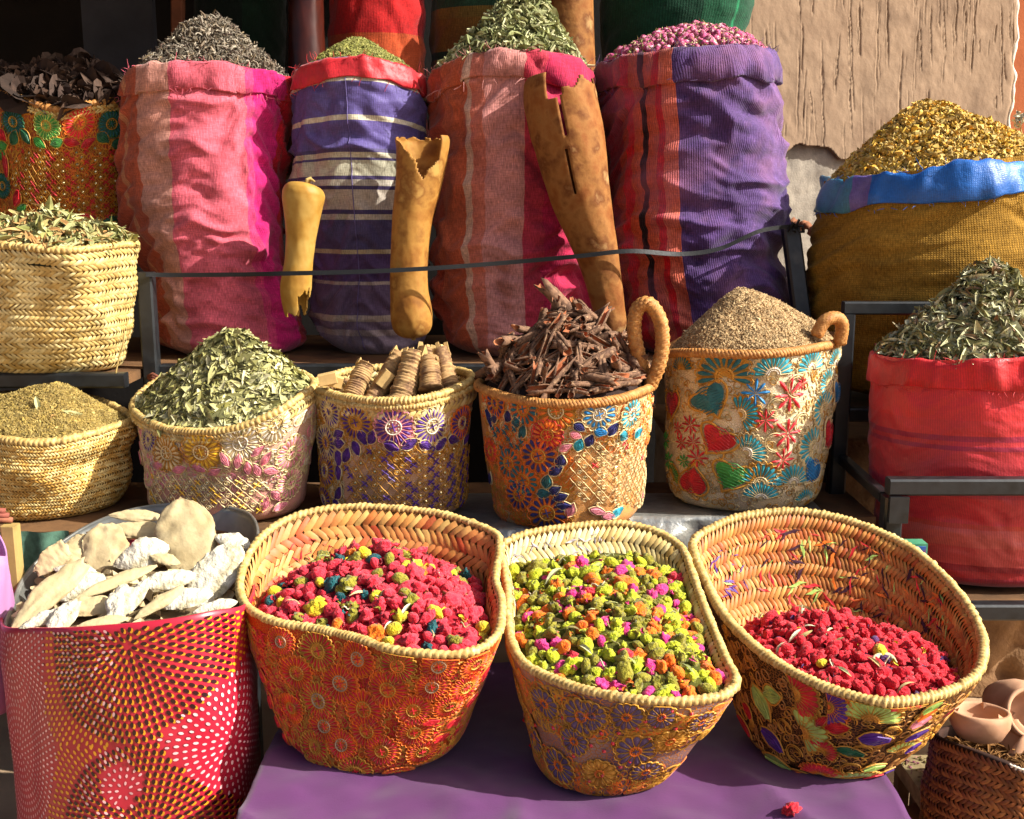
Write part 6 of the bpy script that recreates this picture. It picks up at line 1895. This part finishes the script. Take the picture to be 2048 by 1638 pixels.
# ---------------- pink rosebuds on the purple ribbed sack
def rose_mesh(seed):
    rs = np.random.RandomState(seed); mb = MB()
    n = 10
    prof = [(-.5, .10), (-.38, .24), (-.2, .33), (.05, .36), (.28, .30), (.42, .2), (.48, .08)]
    v = []
    for z, r in prof:
        for k in range(n):
            a = 2 * PI * k / n; rr = r * (1 + .14 * math.sin(3 * a + z * 5) + .06 * rs.normal())
            v.append((rr * math.cos(a), rr * math.sin(a), z))
    f = [(i * n + k, i * n + (k + 1) % n, (i + 1) * n + (k + 1) % n, (i + 1) * n + k) for i in range(len(prof) - 1) for k in range(n)]
    f.append(tuple((len(prof) - 1) * n + k for k in range(n))); f.append(tuple(range(n - 1, -1, -1)))
    mb.add(v, f, 0)
    for k in range(5):
        a = 2 * PI * k / 5 + .3; c, s = math.cos(a), math.sin(a); o = .05
        q = [(.08, -.05, -.52), (.08, .05, -.52), (.30, .10, -.25), (.39, .05, .1), (.46, 0, .38), (.39, -.05, .1), (.30, -.10, -.25)]
        mb.add([(x * c - y * s, x * s + y * c, z) for x, y, z in q], [tuple(range(7))], 1)
    me = make_mesh('dried_rosebud', np.concatenate(mb.v), mb.f, [M_rose, M_sepal], mb.m, True)
    return me
M_rose = simple('dried_pink_rose', ['a83060', 'c45a86', '8a2048', 'd8a0b0', 'c8b088'], .75, 2.2, .5, 8, .003, island=False)
M_sepal = simple('dry_sepal', ['7a7a40', '98965c', '8a6a3a'], .8, 60, 0)
rose_me = [rose_mesh(k) for k in range(5)]
h4 = sheap(S4, (1400, 58, 2.58), .006, 33, .6, .3)
v, f = h4.mesh('x', None)
o = obj('petal_dust', v, f, simple('rose_crumbs', '5a3a2c', .95, 90, .8, 200, .004), None, None, True); tag(o, 'brown petal crumbs under the pink rosebuds of the purple sack', 'petal crumbs', None, 'stuff')
p, nn = dart(h4, 290, .0135, .05, .98, .5, 20)
cp, cn = h4.sample(900, .05, .98); cv, cf = scatter('x', [leaf_tpl(.3, .4, .3, 4), grain_tpl(.5, .25)], cp + cn * .008, cn, .013, .9, None)
o = obj('sepal_bits', cv, cf, simple('green_sepal_bits', ['7a7a40', 'a8a468', 'c8b888', '5c5c2c', 'a85a78'], .8, 60, 0), None, None, False); tag(o, 'green sepals and leaf bits among the pink rosebuds of the purple sack', 'sepals', None, 'stuff')
place_objs('dried_rosebud', rose_me, p, nn, .0235, .9, 'small dried pink rosebud with green sepals heaped on the purple ribbed sack', 'rosebud', 'pink rosebuds on the purple sack', .15, sink=.003)

# ================================================================== DOTTED BAG WITH BASIN OF CUTTLEBONES
bag_rim = pts((3, 1250, 1.650), (60, 1256, 1.570), (150, 1255, 1.520), (250, 1248, 1.505), (350, 1237, 1.510), (430, 1222, 1.540), (495, 1206, 1.610), (505, 1150, 1.750), (430, 1090, 1.870), (250, 1080, 1.930), (90, 1120, 1.890), (15, 1200, 1.770))
SBG = Loft(bag_rim, [P(262, 1720, 1.65)[0], 1.67, .06], (.195, .17), .35, .006, 51)
rbg = thing('dotted_bag', 'magenta oilcloth bag printed with rings of yellow, white and brown dots', 'bag', SBG.bc)
body(SBG, 'oilcloth', [simple('magenta_oilcloth', ['9c1428', 'ac2034', '8c1024'], .36, 4, .1, 300, .0005, island=False, spec=.5)], rbg, 140, 40, .004)
M_dy = simple('yellow_print', 'd8941c', .35, 30, 0, spec=.5); M_dw = simple('pale_pink_print', 'e0b0b0', .35, 30, 0, spec=.5); M_db = simple('brown_print', '2c0a0c', .35, 30, 0, spec=.5)
def dots():
    d_v = []; d_f = []; d_m = []; c = 0
    rs = np.random.RandomState(9)
    ctr = [(255, 1290, 'y'), (40, 1500, 'w'), (470, 1480, 'w'), (250, 1580, 'p'), (20, 1310, 'w'), (300, 1665, 'y')]
    th0, t0 = S_ref
    ru, rt = SBG.scale(th0, t0)
    def uv_of(px, py):
        th, t = SBG.at_px(px, py); return th, t
    cen = [(uv_of(x, y), k) for x, y, k in ctr]
    N = 6
    for ci, ((tha, ta), kind) in enumerate(cen):
        for ring_i in range(1, 26):
            r = .0122 * ring_i
            n = max(5, int(2 * PI * r / .0106))
            for j in range(n):
                a = 2 * PI * (j + .5 * (ring_i % 2)) / n
                x = r * math.cos(a); y = r * math.sin(a)
                th = tha + x / ru; t = ta + y / rt
                if not (-PI * 1.02 < th < .02 * PI) or not .06 < t < .988: continue
                # belongs to the closest weighted centre
                best = None; bd = 1e9
                for cj, ((thb, tb), kb) in enumerate(cen):
                    w = 1.0 if kb != 'y' else .72
                    if kb == 'p': w = 1.9
                    dd = math.hypot((th - thb) * ru, (t - tb) * rt) * w
                    if dd < bd: bd = dd; best = cj
                if best != ci: continue
                kinds = []
                if kind == 'y':
                    kinds = [(0, .0030, -.0024, .0030), (2, 0.0, 0.0, .0034)] if r < .155 else [(0, 0, 0, .0031)]
                    if r < .155 and x < -.02 and rs.rand() < .5: kinds.append((1, -.003, .003, .0026))
                elif kind == 'p': kinds = [(1, 0, 0, .0024)]
                else: kinds = [(1, 0, 0, .0027 if ring_i % 2 else .0023)]
                if kind == 'w' and math.hypot((th - cen[0][0][0]) * ru, (t - cen[0][0][1]) * rt) < .185 and rs.rand() < .8: kinds = [(2, 0, 0, .0029)] + kinds
                for lay, (mi, ox, oy, rr) in enumerate(kinds):
                    ca, sa = math.cos(a), math.sin(a)
                    pp = []
                    for q in range(7):
                        b = 2 * PI * q / 7; ex = rr * 1.45 * math.cos(b); ey = rr * .85 * math.sin(b)
                        pp.append((x + ox - ex * (-sa) * 0 + ex * ca - ey * sa, y + oy + ex * sa + ey * ca))
                    pp = np.array(pp)
                    o_ = .0006 + .0005 * lay
                    d_v.append(SBG.ev(tha + pp[:, 0] / ru, np.clip(ta + pp[:, 1] / rt, 0, .99), np.full(7, o_)))
                    d_f.append(tuple(range(c, c + 7))); d_m.append(mi); c += 7
    o = obj('printed_dots', np.concatenate(d_v), d_f, [M_dy, M_dw, M_db], rbg, d_m, False); o['kind'] = 'stuff'
S_ref = SBG.at_px(262, 1440)
dots()

# basin
bs_rim = pts((28, 1200, 1.770), (12, 1258, 1.660), (90, 1275, 1.580), (250, 1268, 1.550), (420, 1242, 1.580), (490, 1206, 1.660), (514, 1090, 1.810), (508, 1040, 1.890), (470, 1018, 1.950), (380, 1008, 1.980), (280, 1016, 1.980), (180, 1050, 1.950), (90, 1110, 1.890), (48, 1155, 1.830))
SBS = Loft(bs_rim, [P(262, 1330, 1.73)[0], 1.74, .39], (.15, .14), .5, 0, 55)
rbs = thing('metal_basin', 'worn grey aluminium basin holding white cuttlebones inside the dotted bag', 'basin', SBS.bc)
M_alu = simple('worn_aluminium', ['6e6e68', '8e8e86', '5c5c56'], .42, 8, .2, 60, .001, island=False, metal=.7, spec=.5)
body(SBS, 'basin_wall', [M_alu, M_alu], rbs, 120, 20, .003)
n = 240; th = np.linspace(-PI, PI, n, endpoint=False); mb = MB(); mb.tube(SBS.ev(th, np.full(n, 1.0)), .0035, 6, closed=True); mb.build('rolled_lip', M_alu, rbs, True)

def cuttle(px, py, Yn, Lpx, wpx, rot, pitch, label, trunc=(0, 1), seed=1, thick=.28, roll=0.0, inner=False):
    """boat-shaped bone, optionally broken across"""
    Y = Yn + .05; c = P(px, py, Y); k = project(c)[1] / FPX; L = Lpx * k * 1.12; w = wpx * k * 1.05; pitch += .2; thick *= .8
    ns, na = 46, 30; v = []
    rs = np.random.RandomState(seed)
    A, S_ = np.meshgrid(2 * PI * np.arange(na) / na, trunc[0] + (trunc[1] - trunc[0]) * np.arange(ns) / (ns - 1))
    ww = np.maximum(.02, np.sin(PI * np.clip(S_, .015, .985) ** 1.15) ** .62)
    y = ww * np.cos(A); z = ww ** .6 * np.sin(A) * thick * np.where(np.sin(A) > 0, 1, .55)
    nn = fbm(S_ * 6 + seed, y * 3 + np.sin(A), seed, 3) * .09 + fbm(S_ * 18 + seed, y * 9 + np.sin(A) * 3, seed + 3, 3) * .032 - .10 * np.maximum(0, .3 - np.abs(vnoise(S_ * 5, y * 4 + seed, seed + 8)))
    jag = np.zeros_like(S_)
    if trunc[1] < 1: jag[-1] = .06 * vnoise(y[-1] * 4 + seed, z[-1] * 6, seed)
    if trunc[0] > 0: jag[0] = .06 * vnoise(y[0] * 4 + seed, z[0] * 6, seed + 1)
    v = np.stack([(S_ - .5 * (trunc[0] + trunc[1]) + jag) * L / (trunc[1] - trunc[0]), y * w * .5 * (1 + nn), z * w * .5 + nn * w * .35 + .10 * w * np.sin(PI * S_)], -1).reshape(-1, 3)
    f = [(i * na + j, i * na + (j + 1) % na, (i + 1) * na + (j + 1) % na, (i + 1) * na + j) for i in range(ns - 1) for j in range(na)]
    f += [tuple(range(na - 1, -1, -1)), tuple((ns - 1) * na + j for j in range(na))]
    v = np.array(v)
    me = make_mesh('cuttlebone', v, f, M_cut if not inner else M_cut2, None, True)
    o = bpy.data.objects.new('cuttlebone', me); COL.objects.link(o)
    # picture-plane direction rot (0 = right), pitch tips the flat face up towards the camera
    R = Matrix.Rotation(rot, 4, 'Z') @ Matrix.Rotation(roll, 4, 'X')
    T = Matrix.Rotation(pitch, 4, 'X')
    o.matrix_world = Matrix.Translation(Vector(c)) @ T @ R
    tag(o, label, 'cuttlebone', 'cuttlebones in the grey basin')
M_cut = simple('cuttlebone_chalk', ['b4aa94', 'c8c0ac', 'a49878', 'd4cebe'], .85, 14, .9, 90, .006, island=False)
M_cut2 = simple('cuttlebone_cream', ['a8946a', 'b8a67e', '927a54'], .8, 10, .6, 60, .003, island=False)
for i, a in enumerate((
    (98, 1192, 1.62, 170, 62, .95, .5, 'long tan ribbed cuttlebone standing at the left end of the basin', (0, .92), 1, .30, 0, True),
    (215, 1110, 1.80, 120, 92, 1.9, .75, 'broad beige cuttlebone leaning on the back wall, left of the middle', (0.1, .95), 2, .22, 0, True),
    (378, 1085, 1.80, 165, 118, 2.0, .85, 'largest smooth beige cuttlebone standing upright at the back', (0.06, .97), 3, .26, 0, True),
    (272, 1033, 1.86, 100, 28, -.05, .5, 'slim cuttlebone lying highest along the back rim', (0, 1), 4, .35, 0, True),
    (272, 1062, 1.84, 118, 38, -.03, .5, 'long cracked beige cuttlebone lying level behind the broad one', (0, .97), 5, .35, 0, True),
    (283, 1112, 1.74, 100, 66, .35, .7, 'bright white plump cuttlebone in the middle of the basin', (0, 1), 6, .34, 0, False),
    (425, 1160, 1.66, 150, 84, 1.05, .75, 'long chalk-white cuttlebone leaning at the right end', (0, .93), 7, .22, 0, False),
    (158, 1180, 1.64, 98, 52, .45, .5, 'rough grey-white cuttlebone beside the long tan one', (0, .9), 8, .42, 0, False),
    (232, 1165, 1.64, 150, 32, .52, .4, 'slender pointed cuttlebone crossing the middle', (0, 1), 9, .4, 0, True),
    (150, 1142, 1.72, 80, 34, -.12, .4, 'small cream cuttlebone under the leaning tan one', (0, 1), 10, .3, 0, False),
    (105, 1120, 1.78, 66, 52, .8, .7, 'mauve-tinged curled cuttlebone fragment at the left rear', (.1, .8), 11, .2, 0, True),
    (150, 1115, 1.80, 86, 62, 1.4, .6, 'tan upright cuttlebone behind the left fragment', (.1, .9), 12, .2, 0, True),
    (240, 1212, 1.56, 70, 52, 1.45, .5, 'stubby white cuttlebone standing in the front middle', (.15, .85), 13, .5, 0, False),
    (272, 1195, 1.59, 80, 34, 1.2, .5, 'narrow white cuttlebone behind the stubby one', (.1, .95), 14, .4, 0, False),
    (330, 1165, 1.64, 105, 46, .25, .45, 'flaky white cuttlebone right of the slender pointed one', (.05, .95), 15, .34, 0, False),
    (318, 1208, 1.56, 100, 30, .7, .45, 'angular split cuttlebone at the front right of the middle', (0, .9), 16, .5, 0, True),
    (375, 1200, 1.57, 90, 44, .3, .45, 'thin white cuttlebone at the front beneath the chalk-white one', (.05, 1), 17, .3, 0, False),
    (130, 1235, 1.53, 70, 48, 1.2, .45, 'short blue-white broken cuttlebone at the front left', (.2, .95), 18, .45, 0, False),
    (180, 1215, 1.58, 84, 54, .1, .25, 'flat cream cuttlebone slab in the front left', (.2, .85), 19, .18, 0, True),
    (90, 1238, 1.54, 90, 34, .45, .4, 'pale cuttlebone lying along the left front rim', (0, 1), 20, .34, 0, False),
    (465, 1085, 1.78, 70, 40, -.4, .4, 'grey knobbly cuttlebone at the right rear by the rim', (.05, .95), 21, .4, 0, False),
    (205, 1245, 1.51, 90, 26, .2, .4, 'thin cream cuttlebone along the front rim', (0, 1), 22, .3, 0, True),
    (330, 1120, 1.72, 60, 26, -.3, .4, 'small tan cuttlebone below the largest one', (0, 1), 23, .34, 0, True),
    (430, 1215, 1.56, 80, 30, .3, .4, 'white cuttlebone chip at the right front rim', (0, 1), 24, .34, 0, False))):
    cuttle(*a[:8], trunc=a[8], seed=a[9], thick=a[10], roll=a[11], inner=a[12])
h = Heap(inner_edge(SBS, lambda th: .86 - .22 * (1 + np.sin(th)) / 2, .006), P(260, 1170, 1.73), .8, 57, .012, 16, .4)
heap_stuff('bone_chips', 'small cuttlebone chips and straw at the bottom of the basin', h, [leaf_tpl(.9, .3, .3, 4), grain_tpl(.5, .3)], 220, .022, .7, [simple('bone_dust', '6a5a40', .95, 30, .6, 90), M_cut2], .003, .3)

# ================================================================== LEFT EDGE
m_pk = simple('pink_oilcloth', ['a06a98', 'ac78a2', '94608e'], .5, 6, .2, 90, .001, island=False)
Sx = Loft(pts((14, 1110, 1.74), (8, 1085, 1.78), (-8, 1062, 1.8), (-40, 1055, 1.83), (-90, 1070, 1.8), (-95, 1100, 1.72), (-50, 1115, 1.66), (0, 1112, 1.68)), [P(-35, 1290, 1.74)[0], 1.75, .30], (.045, .06), .8, .006, 61)
r = thing('pink_bag', 'pale pink plastic bag at the left edge beside the basin', 'bag', Sx.bc); body(Sx, 'bag_wall', [m_pk], r, 60, 16, .003)
b0 = P(22, 1255, 1.80); mb = MB(); mb.bar((b0[0], 1.83, 0), (b0[0], 1.83, P(22, 1050, 1.83)[2]), .026)
o = mb.build('bamboo_post', simple('bamboo', ['8a723e', '9c844e', '6e5a2e'], .7, 10, .2, island=False)); tag(o, 'short bamboo post beside the pink bag at the left edge', 'post')
mb = MB()
for k in range(3):
    c = P(0, 1040 - k * 9, 1.84); mb.tube([c + np.array([-.12, 0, 0]), c + np.array([.0, -.004, .002]), c + np.array([.022 - .006 * k, 0, 0])], .005, 8)
o = mb.build('rolled_mat', simple('salmon_reed', ['96583a', 'a87a50', '84483a'], .8, 40, .4), None, True); tag(o, 'end of a salmon reed roll at the left edge on the bamboo post', 'mat')
nx = 20; X, Z = np.meshgrid(np.linspace(P(10, 1110, 1.95)[0], P(150, 1110, 1.95)[0], nx), np.linspace(.30, .556, nx))
o = obj('green_cloth', np.stack([X, 1.925 + .006 * np.sin(X * 90) + .004 * fbm(X * 20, Z * 20, 5), Z], -1).reshape(-1, 3), grid_faces(nx, nx, False), simple('sage_green_cloth', '4a6a58', .9, 60, .6, 400, .001), None, None, True)
tag(o, 'sage green cloth hanging below the golden palm basket', 'cloth')

# ================================================================== RIGHT CORNER: POTS, BROWN BASKET, PLANK
c1 = pts((1868, 1462, 1.62), (1880, 1478, 1.56), (1940, 1500, 1.50), (2000, 1522, 1.47), (2060, 1545, 1.46), (2130, 1555, 1.50), (2160, 1520, 1.62), (2120, 1485, 1.74), (2000, 1455, 1.78), (1905, 1450, 1.72))
SC_ = Loft(c1, [P(1990, 1750, 1.60)[0], 1.62, .04], (.125, .11), .7, .004, 67)
M_brn = simple('brown_palm', ['6a3414', '8a4c20', '54280e', '9a5e2c'], .5, 40, .25, 260, .001)
rc = thing('brown_basket', 'dark brown woven basket with clay pots, bottom right corner', 'basket', SC_.bc)
body(SC_, 'basket_wall', [simple('dark_brown_backing', '2c1406', .8, 30, .3), simple('dark_brown_lining', '2c1406', .8, 30, .3)], rc, 120, 24)
weave(SC_, M_brn, wall_of(rc), .05, .99, 13, 40, .001)
n = 200; th = np.linspace(-PI * .62, -.1 * PI, n); q = SC_.ev(th, np.full(n, 1.0), .004); mb = MB()
mb.tube(q + np.array([0, 0, .002]) + .002 * np.stack([np.sin(np.arange(n) * 1.4), 0 * th, np.cos(np.arange(n) * 1.4)], 1), .0016, 5); mb.build('white_thread', M_white, rc, True)

def pot(px, py, Y, prof, label, rot=(0, 0, 0), name='clay_pot', handle=None, lugs=0, group='clay pots in the brown basket'):
    """lathe in real metres; prof = outer then inner (r, z)"""
    c = P(px, py, Y); n = 48; v = []
    for (r_, z_) in prof:
        for k in range(n):
            a = 2 * PI * k / n; v.append((r_ * math.cos(a), r_ * math.sin(a), z_))
    f = [(i * n + k, i * n + (k + 1) % n, (i + 1) * n + (k + 1) % n, (i + 1) * n + k) for i in range(len(prof) - 1) for k in range(n)]
    f += [tuple(range(n - 1, -1, -1)), tuple((len(prof) - 1) * n + k for k in range(n))]
    root = thing(name, label, 'pot', c, group); root.rotation_euler = rot
    v = [tuple(.92 * q for q in p_) for p_ in v]
    me = make_mesh('pot_wall', np.array(v), f, M_clay, None, True); o = bpy.data.objects.new('pot_wall', me); COL.objects.link(o); o.parent = root
    R0, Z0 = prof[lugs and 4 or 0]
    for k in range(lugs):
        a = 2 * PI * (k + .25) / lugs; mb = MB(); rr = R0 * .86
        mb.add([(rr * math.cos(a - .22), rr * math.sin(a - .22), Z0 - .004), (rr * math.cos(a + .22), rr * math.sin(a + .22), Z0 - .004), (rr * .78 * math.cos(a), rr * .78 * math.sin(a), Z0 + .004), (rr * math.cos(a - .2), rr * math.sin(a - .2), Z0 - .018), (rr * math.cos(a + .2), rr * math.sin(a + .2), Z0 - .018), (rr * .9 * math.cos(a), rr * .9 * math.sin(a), Z0 - .016)],
               [(0, 1, 2), (3, 5, 4), (0, 2, 5, 3), (1, 4, 5, 2), (0, 3, 4, 1)])
        me = make_mesh('lug', np.concatenate(mb.v), mb.f, M_clay, None, False); o = bpy.data.objects.new('lug', me); COL.objects.link(o); o.parent = root
    if handle:
        v_, f_ = tube_geo(catmull(handle, 30, False), .008, 10); me = make_mesh('handle', v_, f_, M_clay, None, True); o = bpy.data.objects.new('handle', me); COL.objects.link(o); o.parent = root
bowl = [(.022, -.036), (.036, -.030), (.047, -.010), (.0485, .004), (.0475, .012), (.043, .014), (.040, .010), (.039, .0), (.034, -.020), (.01, -.026)]
pot(1960, 1436, 1.56, bowl, 'small open clay brazier bowl with three lugs on the brown basket', (-.10, .06, .5), lugs=3)
jar = [(.030, -.05), (.038, -.03), (.043, .0), (.041, .03), (.034, .042), (.030, .044), (.028, .040), (.034, .025), (.035, 0), (.02, -.04)]
pot(2030, 1405, 1.74, jar, 'round clay pot lying on its side behind the brazier bowl', (1.2, .5, .2))
pot(2036, 1500, 1.66, jar, 'clay cup with a loop handle beside the brazier bowl', (.5, .3, 1.0), handle=[np.array(q) for q in ((-.036, 0, .03), (-.058, 0, .022), (-.062, 0, -.01), (-.04, 0, -.03))])
pot(2062, 1430, 1.66, bowl, 'clay bowl cut by the right edge of the picture', (.9, -.4, .3), lugs=3)

# plank with crumbs and wooden tray
pz = .15
pk = thing('wooden_plank', 'weathered grey plank littered with herb crumbs beside the brown basket', 'plank', (P(1850, 1555, 1.8)[0], 1.8, pz))
x0, x1 = P(1812, 1560, 1.80)[0], P(2100, 1560, 1.80)[0]
mb = MB(); mb.box((x0, 1.70, pz - .03), (x1, 1.86, pz)); mb.build('board', simple('grey_plank', ['6a5a3c', '8a7a56', '54462e'], .9, 12, .6, 60, .003, island=False), pk)
for x in (x0 + .03, x1 - .03):
    mb = MB(); mb.bar((x, 1.79, 0), (x, 1.79, pz - .031), .04); mb.build('leg', M_wood, pk)
pp = np.stack([RNG.uniform(x0 + .004, x1, 500), RNG.uniform(1.705, 1.85, 500), np.full(500, pz + .002)], 1); nn = np.tile([0, 0, 1.0], (500, 1))
v, f = scatter('x', [leaf_tpl(.3, .3, .2, 4), grain_tpl(.5, .3), curl_tpl(.5, .06, 1.5, 5)], pp, nn, .009, .3, None)
o = obj('herb_crumbs', v, f, simple('herb_crumb', ['8a7a40', '6a6a30', 'b09a5c', '9a5a70', '5c4c28'], .9, 40, 0), None, None, False); tag(o, 'herb crumbs scattered over the grey plank', 'crumbs', None, 'stuff')
mb = MB(); c = P(1880, 1610, 1.66); nn_ = 24
vo = []
for k in range(nn_):
    a = 2 * PI * k / nn_; vo.append((c[0] + .075 * math.cos(a) + .02, 1.68 + .10 * math.sin(a), .105 + .012 * math.cos(a)))
vo = np.array(vo); lo = vo - np.array([0, 0, .018])
mb.add(np.concatenate([vo, lo]), [tuple(range(nn_)), tuple(range(2 * nn_ - 1, nn_ - 1, -1))] + [(k, nn_ + k, nn_ + (k + 1) % nn_, (k + 1) % nn_) for k in range(nn_)])
o = mb.build('wooden_board', simple('brown_round_board', ['5c3a1c', '74502a', '4a2e16'], .7, 14, .3, island=False)); tag(o, 'round brown wooden board under the plank beside the brown basket', 'board')
mb = MB(); 
mb.box((c[0] - .06, 1.60, 0), (c[0] + .16, 1.78, .075)); o = mb.build('stone_block', simple('dark_stone', ['3a3028', '54463a'], .9, 10, .6, 40, island=False)); tag(o, 'dark stone block holding up the round wooden board', 'stone')

# small printed box behind the wide basket
b_ = P(1830, 1140, 1.855); bx = thing('printed_box', 'small blue and green printed box between the wide basket and red sack', 'box', (b_[0], 1.87, b_[2]))
a, b = P(1806, 1140, 1.855), P(1856, 1088, 1.855)
mb = MB(); mb.box((a[0], 1.855, a[2]), (b[0], 1.885, b[2])); mb.build('carton', simple('green_card', ['3a7a5a', '5c9a7a'], .5, 30, 0, island=False), bx)
mb = MB(); mb.box((a[0] + .004, 1.8515, a[2] + .004), (b[0] - .004, 1.8545, b[2] - .004)); mb.build('printed_face', simple('blue_print', ['1c2c6a', '2c5a9a', '8a3a3a'], .5, 60, 0, island=False), bx)
mb = MB(); mb.box((b[0] - .02, 1.862, .0), (b[0] + .002, 1.884, a[2] - .001)); o = mb.build('wood_block', M_wood); tag(o, 'wooden block under the small printed box', 'block')

# dried sprig at the far right edge
sp = thing('dried_sprig', 'pale dried flower sprig poking in at the right edge above the blue collar', 'sprig', P(2060, 300, 2.5))
mb = MB(); mb.tube([P(2060, 330, 2.5), P(2048, 290, 2.5), P(2040, 250, 2.5)], .0015, 5); mb.tube([P(2050, 300, 2.5), P(2028, 270, 2.5)], .0012, 5); mb.build('stalk', M_stem, sp, True)
p = np.array([P(2038 + RNG.normal(0, 5), 240 + RNG.normal(0, 8), 2.5) for _ in range(30)]); v, f = scatter('x', [leaf_tpl(.5, .3, .4, 4)], p, RNG.normal(0, 1, (30, 3)), .014, .5, None)
obj('flower_head', v, f, simple('pale_petal', 'c8c0a8', .8, 40, 0), sp, None, False)
e_ = inner_edge(SC_, .86); h = Heap(e_, e_.mean(0) + np.array([0, 0, .012]), 1.0, 81, .006, 18, .4)
heap_stuff('straw_packing', 'brown straw packing under the clay pots in the brown basket', h, [curl_tpl(.6, .03, 1.2, 6, .15), leaf_tpl(.1, .3, .3, 5)], 500, .04, .6, [m_core, M_straw_dark], .003, .3)
